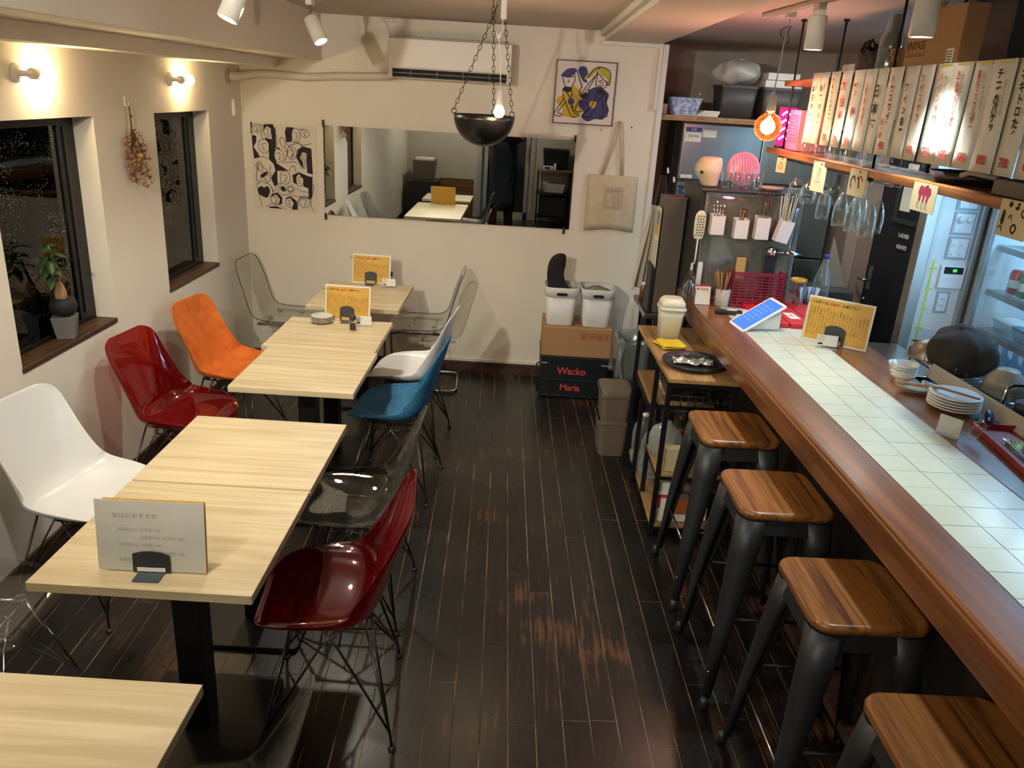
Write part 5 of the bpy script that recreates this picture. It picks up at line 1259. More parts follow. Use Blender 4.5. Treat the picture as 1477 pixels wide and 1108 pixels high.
# glasses and pans standing on the lower plank, partly behind the strips
def tumbler(loc, lab, r=.032, h=.085, grp='tumblers on the lower plank shelf', m=None):
    t = thing('glass_tumbler', lab, 'glass', loc, 0, grp)
    MB().shell([(r*.75, .0), (r*.8, .006), (r, h), (r*.96, h), (r*.74, .010), (.001, .010)], 20).prism(rrect(r*1.4, r*1.4, r*.69), 0, .006).build('glass_body', m or GLASS, t)
random.seed(5)
for k in range(9):
    tumbler((1.325 + .05*(k % 2), 3.96-.093*k, 1.813), ORD[k] + ' tumbler from the left on the lower plank behind the strips', .030, .075 + .02*(k % 3))
def stem_glass(loc, lab, upside, grp, flute=False, m=None):
    t = thing('wine_glass', lab, 'glass', loc, 0, grp)
    if flute: pr = [(.0, .0), (.030, .001), (.030, .003), (.006, .006), (.0035, .02), (.0035, .075), (.012, .09), (.026, .125), (.030, .165), (.026, .215), (.0252, .215), (.029, .165), (.025, .127), (.010, .094), (0, .09)]
    else: pr = [(.0, .0), (.033, .001), (.033, .003), (.006, .007), (.0035, .02), (.0035, .070), (.014, .080), (.034, .105), (.039, .135), (.032, .175), (.0312, .175), (.038, .135), (.033, .107), (.012, .084), (0, .082)]
    Mx = Matrix.Rotation(PI, 4, 'X') if upside else Matrix.Identity(4)
    MB().lathe(pr, 24, M=Mx).build('glass_body', m or GLASS, t)
for k in range(5): stem_glass((1.41, 2.96+.085*k, 1.813), ORD[4-k] + ' stemmed glass from the left standing behind the strips', False, 'stemmed glasses on the lower plank')
t = thing('frying_pan', 'black frying pan on the lower plank near the camera', 'pan', (1.40, 2.62, 1.813))
MB().lathe([(0, 0), (.09, 0), (.115, .035), (.117, .036), (.092, .004), (0, .004)], 32).build('pan_body', DARKP, t)
MB().tube([(-.07, -.09, .03), (-.075, -.15, .045), (-.06, -.27, .04)], .009).build('handle', GREYP, t)
boxy('black_carton', 'flat black carton on the lower plank beside the pan', 'box', 1.30, 1.48, 2.02, 2.30, 1.813, 1.858, DARKP)
# wire rack under the plank with hanging stemware
t = thing('glass_hanger', 'chrome wire rack under the plank holding upside-down wine glasses', 'rack', (0, 0, 0))
for x in (1.315, 1.345, 1.405, 1.435, 1.475):
    MB().tube([(x, 4.35, 1.765), (x, 2.95, 1.765), (x, 2.94, 1.78)], .003, 6).build('wire', CHROME, t)
MB().tube([(1.30, 4.30, 1.772), (1.49, 4.30, 1.772)], .003, 6).tube([(1.30, 3.0, 1.772), (1.49, 3.0, 1.772)], .003, 6).build('cross_wire', CHROME, t)
HG = ((1.33, 4.02, 0), (1.33, 3.84, 0), (1.42, 3.93, 0), (1.42, 3.76, 0), (1.33, 3.62, 1), (1.42, 3.60, 0), (1.33, 3.42, 1), (1.42, 3.44, 1), (1.33, 3.28, 1), (1.42, 3.27, 1), (1.33, 3.13, 1))
for k, (x, y, fl_k) in enumerate(HG):
    stem_glass((x, y, 1.7695), ORD[[q[0] for q in sorted(enumerate(HG), key=lambda q: -q[1][1])].index(k)] + ' glass from the left hanging under the shelf, ' + ('a flute' if fl_k else 'round-bowled'), True, 'hanging %s' % ('flutes' if fl_k else 'wine glasses'), bool(fl_k))
# decorated cards pinned to the plank edge
def hang_card(y, w_, h_, lab, items, zc=1.745, yaw=0, m=None):
    t = thing('hanging_card', lab, 'card', (1.2665, y, zc), yaw, 'decorated cards pinned to the plank edge')
    MB().box(0, .0015, -w_/2, w_/2, -h_/2, h_/2).build('card', m or mat('kraft_card', '#d8c9a4', .8, var=.05), t)
    MB().lathe([(0, 0), (.004, 0), (.003, .003), (0, .004)], 8, M=Matrix.Translation((0, -w_*.1, h_*.42)) @ Matrix.Rotation(-H, 4, 'Y')).build('pin', INK, t)
    if items: art(t, (-.0002, 0, 0), (0, -1, 0), (0, 0, 1), items)
GK = mat('card_grey', '#6a665c', .8); MG = mat('card_magenta', '#a82a52', .7); RD = mat('card_red', '#b8262e', .7)
hang_card(4.12, .06, .07, 'small pale card with red mark at plank far end', [(RD, 'loop', [(-.012, -.012), (0, .015), (.012, -.012)], .004)], 1.742, .5)
hang_card(3.57, .10, .125, 'pale card with a thin grey drawing above flutes', [(GK, 'loop', [(-.008, .0), (-.004, .03), (.008, .035), (.010, .0), (.0, -.012)], .002), (GK, 'line', [(-.02, -.02), (.02, -.022)], .002), (GK, 'curve', [(0, .035), (.002, .02), (-.002, 0)], .002)], 1.738, .25)
hang_card(3.15, .125, .10, 'pale card with two black and red curved shapes', [(INK, 'curve', [(-.040, -.025), (-.045, .005), (-.03, .022), (-.015, .015)], .007), (RD, 'curve', [(-.028, .01), (-.018, .018), (-.010, .0)], .006), (INK, 'curve', [(.018, -.02), (.012, .012), (.0, .02)], .009), (RD, 'curve', [(.012, .022), (.028, .024), (.040, .008)], .007)], 1.755, .12)
hang_card(2.607, .145, .088, 'kraft card with three red balloon-like blooms', [(MG, 'blob', [(-.035, .015), (-.028, .034), (-.012, .034), (-.006, .018), (-.014, .002), (-.016, -.010), (-.028, -.010), (-.028, .002)]), (MG, 'blob', [(-.010, .015), (-.005, .034), (.010, .034), (.016, .018), (.008, .002), (.006, -.012), (-.003, -.012), (-.004, .002)]), (MG, 'blob', [(.014, .015), (.020, .032), (.036, .030), (.040, .014), (.030, .0), (.028, -.012), (.018, -.010), (.018, .002)])] + [(GK, 'curve', [(x, -.012), (x-.006, -.024), (x+.004, -.036)], .0016) for x in (-.026, -.018, -.002, .006, .022, .030)], 1.764, .05, mat('kraft_card'))
hang_card(2.11, .13, .095, 'kraft card with scattered black ovals and rings at right edge', [(INK, 'blob', [(-.05, -.01), (-.045, .02), (-.035, .012), (-.038, -.018)]), (INK, 'loop', [(.0, -.022), (.012, -.012), (.022, -.022), (.012, -.034)], .006), (INK, 'blob', [(-.03, .035), (-.02, .044), (-.012, .036), (-.02, .028)]), (INK, 'loop', [(.03, .02), (.042, .03), (.052, .018), (.04, .010)], .005), (INK, 'curve', [(-.02, .0), (-.01, .01), (-.005, -.004)], .004), (INK, 'curve', [(-.055, -.03), (-.045, -.022), (-.035, -.034)], .004), (INK, 'blob', [(.0, .03), (.012, .036), (.018, .03), (.008, .024)])], 1.768, .03)
# pink neon and perforated pink basket at the plank end
t = thing('neon_lamp', 'pink glowing acrylic lamp at the plank shelf end', 'lamp', (1.335, 4.36, 1.813))
MB().box(-.04, .04, -.03, .03, 0, .012).build('base', DARKP, t, bevel=.003)
MB().box(-.045, .045, -.002, .004, .012, .20).build('acrylic_plate', sheer('pink_acrylic', '#ff9ad0', .05, '#ff4fae', .35, .8), t)
g = MB()
for (a, c) in ((.03, 0), (.07, 1), (.11, 0), (.15, 1)): g.tube([(-.03, -.004, .012+a), (-.01, -.004, .03+a), (.012, -.004, .015+a), (.032, -.004, .03+a)], .0035, 6)
g.build('neon_tube', glow('neon_pink', '#ff5fc0', 22), t)
t = thing('pink_basket', 'pink perforated plastic basket on the plank shelf end', 'basket', (1.315, 4.09, 1.813))
PK = mat('pink_plastic', '#e08a9a', .5); g = MB()
g.box(0, .003, 0, .17, 0, .03).box(0, .003, 0, .17, .165, .19).box(0, .003, 0, .012, .03, .165).box(0, .003, .158, .17, .03, .165)
for k in range(9): g.box(0, .003, .012, .158, .040+.015*k, .046+.015*k)
for k in range(9): g.box(0, .003, .020+.0165*k, .028+.0165*k, .03, .165)
g.box(.003, .15, 0, .003, 0, .19).box(.003, .15, .167, .17, 0, .19).box(0, .15, 0, .17, 0, .003).build('basket_body', PK, t)

# ------------------------------------------------------------------ cabinet at the end of the bar and things on it
CAB = mat('cabinet_grey', '#9a9d9a', .25, .2, var=.18, scale=4)
t = thing('dish_cabinet', 'grey steel cabinet under a clear sheet at the bar end', 'cabinet', (.955, 4.28, 1.0015), BA)
MB().box(0, .52, 0, .42, 0, .575).build('cabinet_body', CAB, t, bevel=.006)
MB().box(-.022, .0, -.004, .42, .0, .585).build('side_panel', DARKP, t, bevel=.003)
MB().box(-.03, .55, -.02, .43, .577, .588).build('top_shelf', GUN, t, bevel=.003)
P = [[(.012+.50*x, -.012+.006*math.sin(x*7+z*4), .02+.545*z) for x in [i/10 for i in range(11)]] for z in [i/6 for i in range(7)]]
MB().grid(P).build('clear_sheet', ACRY, t, solid=-.001)
MB().box(.36, .42, -.014, -.006, .05, .30).build('door_gasket', GUN, t)
def cabx(x, y, z): return (x, y, z)
HY = 4.262
def holder(x, z, h_, lab, stuff, tilt=0):
    t = thing('magnetic_holder', lab, 'holder', (x, HY-.030, z), BA, 'white magnetic holders on the cabinet front')
    R_ = Matrix.Rotation(tilt, 4, 'Y'); g = MB()
    g.box(-.036, .036, .022, .025, -h_/2, h_/2, R_).box(-.036, .036, -.025, -.022, -h_/2, h_/2-.008, R_).box(-.036, -.033, -.025, .025, -h_/2, h_/2-.004, R_).box(.033, .036, -.025, .025, -h_/2, h_/2-.004, R_).box(-.036, .036, -.025, .025, -h_/2, -h_/2+.003, R_)
    g.build('holder_body', WHITEP, t, bevel=.001)
    x0, z0 = x, z
    for k, (m, n, ln, r) in enumerate(stuff):
        for q in range(n):
            a = (q-(n-1)/2)
            o = MB().tube([(a*.008, 0, -h_/2+.01), (a*.012, .002, h_/2), (a*.012+a*.006+.004*k, .004, h_/2+ln)], r, 6).lathe([(0, 0), (r*2.2, .006), (r*2.2, .014), (0, .02)], 8, (a*.018+.004*k, .004, h_/2+ln)) if r > .0025 else MB().tube([(a*.006, .004*(q % 3), -h_/2+.01), (a*.010+.01*math.sin(q), .004*(q % 3)-.004, h_/2+ln+.01*(q % 3))], r, 6)
            ob = o.build('content', m, None)
            tag(ob, {0: 'spoon or fork handle in the leftmost white holder', 1: 'wooden spoon in the second white holder', 2: 'muddler or stirrer in the third white holder', 3: {'pick_yellow': 'yellow pick', 'straw_green': 'green straw'}.get(m.name, 'clear straw') + ' in the rightmost white holder'}[stuff_i[0]], 'utensil', 'utensils in the white holders')
            ob.name = {0: 'spoon', 1: 'wooden_spoon', 2: 'stirrer', 3: 'drinking_straw'}[stuff_i[0]]
            ob.matrix_world = Matrix.Translation((x, HY-.030, z)) @ Matrix.Rotation(BA, 4, 'Z')
    stuff_i[0] += 1
stuff_i = [0]
WD = mat('light_wood', '#a07a4c', .6); DW = mat('dark_wood_stick', '#4a3222', .6)
holder(1.020, 1.418, .105, 'leftmost white holder on the cabinet with steel spoons', [(CHROME, 4, .03, .0026)])
holder(1.145, 1.405, .105, 'second white holder on the cabinet with wooden spoons', [(WD, 2, .025, .004), (DW, 2, .035, .004)])
holder(1.255, 1.415, .120, 'third white holder on the cabinet with dark stirrers', [(DW, 5, .10, .0027), (WD, 1, .05, .0026)])
holder(1.372, 1.405, .120, 'rightmost white holder on the cabinet full of straws', [(mat('straw_clear', '#d8dcdc', .3), 9, .12, .0022), (mat('straw_green', '#2f7a62', .4), 3, .10, .0022), (mat('pick_yellow', '#c9b42a', .4), 2, .07, .0022)], .22)
t = thing('ice_scoop', 'steel ice cream scoop hanging on the cabinet front', 'scoop', (1.325, 4.225, 1.292), BA)
MB().lathe([(0, -.03), (.012, -.028), (.024, -.018), (.030, 0), (.0285, 0), (.022, -.015), (0, -.026)], 20, M=Matrix.Rotation(-H, 4, 'X')).tube([(.028, 0, 0), (.07, -.004, .0)], .004).build('bowl', CHROME, t)
MB().tube([(.07, -.004, 0), (.10, -.004, -.002), (.165, -.004, -.006)], [.009, .012, .012], 10).build('handle', CHROME, t)
tag(MB().cbox((1.18, 4.245, 1.19), (.05, .02, .12)).build('wooden_block', mat('pale_block', '#c9a05e', .6), bevel=.004), 'small pale wooden block leaning on the cabinet', 'block')
t = thing('red_basket', 'red plastic basket with rows of slots at the bar end', 'basket', (1.125, 4.14, 1.0015), BA)
RB = mat('slotted_red', '#8c2c44', .35); g = MB()
W_, Hh = .275, .19
g.box(0, W_, 0, .004, 0, .012).box(0, W_, 0, .004, Hh-.012, Hh).box(0, .008, 0, .004, 0, Hh).box(W_-.008, W_, 0, .004, 0, Hh)
for k in range(11): g.box(0, W_, 0, .004, .014+.0155*k, .0195+.0155*k)
for k in range(1, 7): g.box(W_*k/7-.003, W_*k/7+.003, 0, .004, 0, Hh)
g.box(0, .004, 0, .10, 0, Hh).box(W_-.004, W_, 0, .10, 0, Hh).box(0, W_, 0, .10, 0, .003)
g.build('basket_body', RB, t)
t = thing('chopstick_cup', 'grey cup full of wooden chopsticks at the bar end', 'cup', (1.090, 4.17, 1.0015))
MB().lathe([(0, 0), (.036, 0), (.038, .002), (.040, .092), (.037, .092), (.035, .01), (0, .008)], 26).build('cup_body', mat('cup_grey', '#b0aca6', .6, var=.06), t)
random.seed(9)
for k in range(26):
    a = random.uniform(0, 6.28); r = .030*math.sqrt(random.random()); a2 = a + random.uniform(-.5, .5); r2 = r*1.9 + .012
    o = MB().tube([(1.09+r*math.cos(a)*.6, 4.17+r*math.sin(a)*.6, 1.015), (1.09+r2*math.cos(a2), 4.17+r2*math.sin(a2), 1.0+.165+.02*random.random())], [.0022, .0038], 5).build('chopstick', (WD, DW, mat('mid_stick', '#8a6238', .6))[k % 3])
    tag(o, 'wooden chopstick standing in the grey cup', 'chopstick', 'chopsticks in the grey cup')
t = thing('payment_stand', 'white PayPay payment card stand with red top edge', 'sign', (.985, 4.16, 1.0015), .05)
Mt = Matrix.Rotation(-.18, 4, 'X')
MB().box(-.040, .040, 0, .003, 0, .105, Mt).build('card', PAPER, t); MB().box(-.040, .040, -.0006, .0, .096, .105, Mt).build('red_edge', RC, t)
MB().box(-.040, .040, 0, .03, 0, .003).build('foot', GLASS, t)
text('PayPay', .016, RC, t, Mt @ Vector((.006, -.001, .082)), (1, 0, 0), Mt.to_3x3() @ Vector((0, 0, 1)), bold=.0003)
MB().lathe([(0, 0), (.006, 0), (0, .0006)], 12, M=Mt @ Matrix.Translation((-.028, -.0002, .082)) @ Matrix.Rotation(H, 4, 'X')).build('logo_dot', RC, t)
tag(MB().box(-.07, .07, -.022, .022, 0, .022).build('black_case', DARKP, None, (1.085, 3.99, 1.0015), (0, 0, -.12), bevel=.006), 'small glossy black case behind the tablet', 'case')
tag(MB().lathe([(0, 0), (.03, 0), (.03, .001), (0, .0015)], 20, sx=1, sy=.45).build('white_oval_card', PAPER, None, (1.10, 3.985, 1.0245)), 'white oval slip on top of the black case', 'card')
t = thing('tablet', 'white tablet with a lit blue screen on a white stand', 'tablet', (1.085, 3.755, 1.004), math.radians(-82))
Mt = Matrix.Rotation(math.radians(33), 4, 'X')
MB().prism(rrect(.180, .240, .012), 0, .009, Mt @ Matrix.Translation((0, .10, 0))).build('case', WHITEP, t, bevel=.002)
MB().box(-.078, .078, -.008, .207, .0092, .0098, Mt).build('screen', glow('screen_blue', '#4f7fe6', 1.0), t)
g = MB()
for k in range(6): g.box(-.066+.001*k, .05-.012*(k % 3), .16-.022*k, .163-.022*k, .0099, .0101, Mt)
g.build('screen_text', glow('screen_text_blue', '#7fa4f2', 1.0), t)
MB().prism([(0, 0), (.17, 0), (.17, .085)], -.05, .05, Matrix.Rotation(H, 4, 'Z') @ Matrix.Translation((.01, 0, -.002)) @ Matrix.Rotation(H, 4, 'X')).build('stand', WHITEP, t, bevel=.003)
for k in range(3):
    t = thing('red_box', ('left', 'middle', 'right')[k] + ' flat red printed box of the three on the bar', 'box', (1.215+.125*k, 3.78-.0*k, 1.0015), BA+.03, 'flat red boxes on the bar')
    MB().box(.002, .121, 0, .50, 0, .022).build('box_body', mat('box_red', '#c8202a', .4, var=.04), t, bevel=.002)
    MB().box(.035, .09, .10, .22, .0222, .0226, Matrix.Rotation(.0, 4, 'Z')).build('white_label', PAPER, t)
    text('100', .028, RC, t, (.062, .16, .0229), (0, 1, 0), (-1, 0, 0))
    MB().box(0.002, .121, .33, .334, .0221, .0225).build('fold_line', RC, t)
tag(MB().box(-.06, .06, -.07, .07, 0, .008).build('notepad', PAPER, None, (1.17, 4.00, 1.0015), (0, 0, .3)), 'white notepad under the red basket edge', 'notepad')
t = thing('glass_jar', 'tall glass jar with a yellow rim holding sticks', 'jar', (1.490, 4.21, 1.0015))
MB().shell([(.038, 0), (.040, .004), (.040, .15), (.037, .15), (.036, .01), (.001, .01)], 24).build('glass_body', GLASS, t)
MB().lathe([(.036, .145), (.043, .147), (.043, .160), (.036, .162), (.036, .145)], 24).build('rim', mat('rim_yellow', '#d8a83a', .4), t)
for k in range(4): MB().tube([(-.02+.01*k, .0, .012), (.01-.008*k, .01, .10)], .003, 6).build('coloured_stick', (RC, INK, mat('straw_green'), REDINK)[k], t)
t = thing('straw_packets', 'clear tub of blue and white sachets beside the jar', 'tub', (1.575, 4.26, 1.0015))
MB().shell([(.03, 0), (.035, .09)], 16).build('tub_body', GLASS, t)
for k in range(5): MB().box(-.012, .012, -.001, .001, .01, .11, Matrix.Translation((.01*(k-2), 0, 0)) @ Matrix.Rotation(.12*(k-2), 4, 'Y')).build('sachet', (PAPER, mat('sachet_blue', '#7f9fc8', .5))[k % 2], t)
bottle((1.66, 4.33, 1.0015), [(0, 0), (.042, 0), (.045, .01), (.045, .13), (.038, .16), (.016, .24), (.014, .27)], BOTC, 'clear water bottle with a blue spout at the bar end', mat('spout_blue', '#2f3f9a', .4), name='water_bottle')
# top of the cabinet
TZ = 1.5905
t = thing('ceramic_pot', 'beige faceted ceramic pot at the left of the cabinet top', 'pot', (.985, 4.42, TZ))
POT = mat('pot_glaze', '#d6c6a8', .4, var=.08, scale=10)
MB().loft([[(r*(1+.06*math.cos(3*a+i))*math.cos(a)+dx, r*math.sin(a), z) for a in [k*2*PI/14 for k in range(14)]] for i, (r, z, dx) in enumerate(((.042, 0, .01), (.045, .01, .01), (.052, .035, 0), (.070, .07, -.006), (.076, .10, -.006), (.066, .135, .0), (.055, .158, .004)))]).build('pot_body', POT, t, sub=1)
MB().tube([(-.05, -.055, .075), (-.062, -.072, .082)], [.009, .004], 8).build('knob', DARKP, t)
for k in range(4): tumbler((1.075+.058*k, 4.40+.01*(k % 2), TZ), ORD[k] + ' glass from the left in the row on the cabinet top', .028, .082, 'glasses on the cabinet top')
t = thing('pink_plate', 'round pink glass plate standing behind the row of glasses', 'plate', (1.19, 4.53, TZ), .0)
MP = Matrix.Translation((0, 0, .092)) @ Matrix.Rotation(math.radians(80), 4, 'X')
MB().lathe([(0, 0), (.085, .004), (.092, .010), (.090, .013), (0, .006)], 36, M=MP).build('dish', mat('pink_glaze', '#dfa2b4', .3, var=.1), t)
g = MB()
for k in range(9):
    x = -.06+.015*k; hh = math.sqrt(max(0, .078**2-x*x)); g.tube([(x, -hh, .0135), (x+.01, 0, .0115), (x, hh, .0135)], .0014, 5, M=MP)
g.build('ridge', mat('ridge_rose', '#b8677f', .4), t)
saucer((1.315, 4.385, TZ), .068, mat('orange_glaze', '#cfa184', .35), 'orange beige saucer at the right of cabinet top', None)
# tall slim box, slotted spatula, whisk bag left of the cabinet
t = thing('tall_case', 'tall slim brown case with a taped leaflet beside the cabinet', 'case', (.790, 4.55, .845))
MB().box(0, .125, 0, .16, 0, .655).build('case_body', mat('case_brown', '#5f5850', .5, var=.08), t, bevel=.003)
MB().box(0, .125, 0, .16, .656, .662).build('pink_lid', mat('lid_pink', '#8a5f62', .5), t)
lf_ = MB().box(-.014, -.012, -.01, .125, .26, .60).build('leaflet', PAPER, t)
MB().box(-.0146, -.0142, .0, .115, .44, .50).build('yellow_photo', mat('photo_yellow', '#d8b43a', .6), lf_); MB().box(-.0146, -.0142, .0, .115, .50, .575).build('grey_photo', mat('photo_grey', '#8f98a0', .6), lf_)
g = MB()
for k in range(8): g.box(-.0146, -.0142, .012, .105-.01*(k % 3), .285+.017*k, .290+.017*k)
g.build('small_print', mat('pale_ink'), lf_)
tag(MB().box(.758, .770, 4.54, 4.70, .846, 1.12).build('dark_folder', mat('folder_navy', '#23272e', .5), bevel=.002), 'dark folder tucked below the leaflet', 'folder')
t = thing('slotted_turner', 'white slotted turner hanging on the cabinet side', 'turner', (.930, 4.225, 1.235))
MB().lathe([(0, 0), (.022, .004), (.028, .03), (.030, .09), (.026, .13), (.012, .148), (0, .15)], 20, (0, 0, .10), sy=.10).build('blade', IV, t)
g = MB()
for r in range(8):
    for c in range(3): g.cbox((-.014+.014*c+.004*(r % 2), -.0042, .122+.014*r), (.006, .002, .007))
g.build('slot', DARKP, t)
MB().tube([(0, 0, .10), (.0, 0, .0), (-.002, 0, -.03)], .004, 6).build('handle', WHITEP, t)
t = thing('whisk', 'whisk in a clear bag hanging in front of the cabinet side', 'whisk', (.905, 4.17, 1.06))
g = MB()
for k in range(6):
    a = PI*k/6; g.tube([(0, 0, .08), (.028*math.cos(a), .028*math.sin(a), .03), (.030*math.cos(a), .030*math.sin(a), -.01), (0, 0, -.045), (-.030*math.cos(a), -.030*math.sin(a), -.01), (-.028*math.cos(a), -.028*math.sin(a), .03), (0, 0, .08)], .0014, 5)
g.build('wires', CHROME, t); MB().tube([(0, 0, .08), (0, 0, .16)], .008).build('handle', STEEL, t)
MB().lathe([(0, -.06), (.035, -.05), (.045, 0), (.03, .07), (.012, .12)], 16, sy=.6).build('bag_film', ACRY, t)
tag(MB().prism(rrect(.026, .15, .011), 0, .012, Matrix.Translation((.965, 4.245, 1.14)) @ Matrix.Rotation(H, 4, 'X')).build('white_thermometer', WHITEP, bevel=.002), 'slim white upright gadget beside the whisk', 'gadget')
# aprons hanging at the corner behind the tall case
def cloth(name, lab, loc, w0, w1, h_, m, seed, rz=0, d=.03):
    random.seed(seed); ph = random.random()*6; P = []
    for i in range(13):
        v = i/12; row = []; wv = w0 + (w1-w0)*v**.8
        for j in range(19):
            u = j/18; row.append((wv*(u-.5) + .02*math.sin(v*3+ph), d*math.sin(u*15+ph+v*2)*(.35+.65*v) + .03*math.sin(u*PI), -h_*v))
        P.append(row)
    o = MB().grid(P).build(name, m, None, loc, (0, 0, rz), solid=-.003, sub=1)
    return tag(o, lab, 'apron')
cloth('apron', 'cream canvas apron hanging by the white wall corner', (.800, 5.02, 1.40), .03, .17, .52, mat('cream_cloth', '#cfc6b2', .9, var=.1, bump=.2), 4, .5)
cloth('apron', 'dark grey apron hanging behind the cream one', (.885, 5.34, 1.56), .03, .20, .60, mat('charcoal_cloth', '#3b3632', .9, var=.2, bump=.2), 8, .4)
for k, (x, y, z) in enumerate(((.935, 5.42, 1.57), (.97, 5.36, 1.52))):
    t = thing('hook', ('upper', 'lower')[k] + ' white hook on the steel side holding aprons', 'hook', (x, y, z)); MB().tube([(0, 0, .03), (0, -.01, 0), (0, -.025, .0), (0, -.03, .015)], .006).build('hook_body', WHITEP, t)
bottle((.775, 4.86, .845), [(0, 0), (.02, 0), (.021, .07), (.012, .09), (.011, .10)], mat('amber_liquid', '#7a4a2a', .3), 'small amber bottle behind the ivory bin', WHITEP)
tag(MB().box(.74, 1.02, 4.50, 4.98, .817, .844).build('side_counter', STEEL, bevel=.003), 'small steel ledge behind the rack holding the amber bottle', 'ledge')
for (xx, yy) in ((.80, 4.52), (.80, 4.93), (.97, 4.52), (.97, 4.93)): MB().box(xx, xx+.03, yy, yy+.03, 0, .817).build('leg', GUN, bpy.data.objects['side_counter'])

# ------------------------------------------------------------------ kitchen
FRG = mat('brushed_steel', '#aab3b0', .27, .9, var=.10, scale=1.5, stretch=(30, 1, 1))
t = thing('upright_fridge', 'stainless steel four-door kitchen fridge behind the bar', 'fridge', (1.085, 5.86, 0))
MB().box(0, 1.13, .03, .60, .06, 1.885).build('carcass', mat('fridge_side', '#5b524a', .45, .3, var=.1), t, bevel=.004)
MB().box(-.006, -.001, .25, .262, .10, 1.88).build('side_trim', GUN, t)
for i, (x0, x1) in enumerate(((.006, .562), (.568, 1.124))):
    for j, (z0, z1) in enumerate(((.10, .98), (.99, 1.48), (1.50, 1.875))):
        d = MB().box(x0, x1, 0, .029, z0, z1).build('door', FRG, t, bevel=.004)
        if j < 2:
            hx = x1-.04 if i == 0 else x0+.01
            MB().box(hx, hx+.03, -.022, 0, z1-.30, z1-.06).build('handle', DARKP, d, bevel=.004)
MB().box(.01, 1.12, -.004, .0, 1.440, 1.452).box(.0, 1.13, -.003, .001, 1.482, 1.499).build('gap_trim', DARKP, t)
MB().box(.02, .13, -.0015, -.0002, 1.755, 1.850).build('sticker', PAPER, t); MB().box(.14, .235, -.0015, -.0002, 1.79, 1.838).build('sticker', PAPER, t)
MB().box(.02, .13, -.002, -.0015, 1.820, 1.850).build('sticker_band', mat('sticker_blue', '#4a4f9a', .6), t)
text('注意', .02, PAPER, t, (.075, -.0025, 1.835), (1, 0, 0), (0, 0, 1)); text('節電 開閉', .018, INK, t, (.075, -.002, 1.79), (1, 0, 0), (0, 0, 1))
MB().box(.02, .10, -.0015, -.0002, 1.505, 1.53).build('name_sticker', PAPER, t)
MB().box(.02, .15, -.0015, -.0002, 1.395, 1.435).build('blue_sticker', mat('sticker_navy', '#2c3f7a', .5), t); text('冷蔵室', .026, PAPER, t, (.085, -.002, 1.415), (1, 0, 0), (0, 0, 1))
t = thing('wall_shelf', 'long wooden shelf above the kitchen fridge', 'shelf', (.905, 5.76, 1.903))
MB().box(0, 1.40, 0, .55, .0, .022).build('board', OAKV, t, bevel=.002)
MB().box(0, 1.40, .0, .02, -.012, .0).build('front_lip', WD, t)
SZ = 1.9255
t = thing('speckled_basket', 'blue and white speckled basket on the fridge shelf', 'basket', (1.075, 5.90, SZ), .05)
MB().loft([rring(.16, .13, .015, 0), rring(.22, .18, .02, .115)], cap=False, smooth=False).prism(rrect(.16, .13, .015), 0, .003).build('basket_body', mat('speckle', '#c3cde0', .6, color2='#6f86b4', scale=45, detail=2), t, solid=.004)
tag(lump('dried_goods', 'brown packed goods filling the speckled basket', 'goods', (1.06, 5.90, SZ+.095), (.085, .07, .03), mat('dried_brown', '#7a6440', .8, var=.5, scale=40, bump=.5), 8), 'brown packed goods filling the speckled basket', 'goods')
t = thing('glass_jar', 'ribbed glass jar lying in the speckled basket', 'jar', (1.14, 5.89, SZ+.07), 0)
MB().shell([(.032, 0), (.034, .01), (.034, .075), (.030, .085), (.030, .10)], 16, M=Matrix.Rotation(.3, 4, 'Y')).build('glass_body', GLASS, t)
for k in range(4): tag(MB().box(-.075+.004*k, .075-.006*k, -.05, .05, 0, .009).build('booklet', PAPER, None, (1.235+.006*k, 5.87, SZ+.0005+.0098*k), (0, 0, .12*k-.2)), ('bottom', 'second', 'third', 'top')[k] + ' pale booklet of the pile on the fridge shelf', 'booklet', 'booklets on the fridge shelf')
for k in range(2): tag(MB().box(0, .045, 0, .08, 0, .07+.03*k).build('small_box', (WHITEP, DARKP)[k], None, (.925+.01*k, 5.93+.1*k, SZ+.0005), bevel=.002), ('small white box in the left corner of fridge shelf', 'small dark box behind the white one on fridge shelf')[k], 'box')
def dbin(x, w_, lab):
    t = thing('storage_bin', lab, 'bin', (x, 5.94, SZ+.0005), 0, 'dark bins on the fridge shelf')
    MB().loft([rring(w_*.86, .24, .02, 0), rring(w_, .29, .025, .205)], cap=False).prism(rrect(w_*.86, .24, .02), 0, .004).build('body', mat('bin_dark', '#4a4746', .5), t, solid=.004)
    MB().loft([rring(w_+.012, .30, .026, .195), rring(w_+.012, .30, .026, .212)], cap=False).build('rim', mat('bin_dark'), t)
dbin(1.425, .25, 'left dark bin on the fridge shelf under the plastic bag')
dbin(1.72, .27, 'right dark bin on the fridge shelf under white boxes')
lump('plastic_bag', 'white crumpled plastic bag on top of the left dark bin', 'bag', (1.415, 5.90, SZ+.297), (.165, .14, .085), mat('bag_white', '#c9cac4', .4, var=.15, scale=10, bump=.4), 12, noise=.22)
for k in range(2): tag(MB().box(0, .25-.03*k, 0, .2, 0, .045).build('flat_box', WHITEP, None, (1.60+.012*k, 5.84, SZ+.214+.048*k), (0, 0, .06*k), bevel=.002), ('lower', 'upper')[k] + ' white flat box on the right dark bin', 'box')
t = thing('black_wall_rack', 'black triangular bracket shelf on the kitchen wall', 'bracket', (1.58, 5.55, .96))
MB().box(0, .30, -.10, .10, 0, .07).build('shelf_box', DARKP, t, bevel=.004)
MB().tube([(.02, 0, .07), (.10, .09, .19), (.28, 0, .07)], .005).build('wire', BLACKM, t)
MB().box(-.05, .42, -.10, -.09, -.10, -.088).build('rail', DARKP, t)
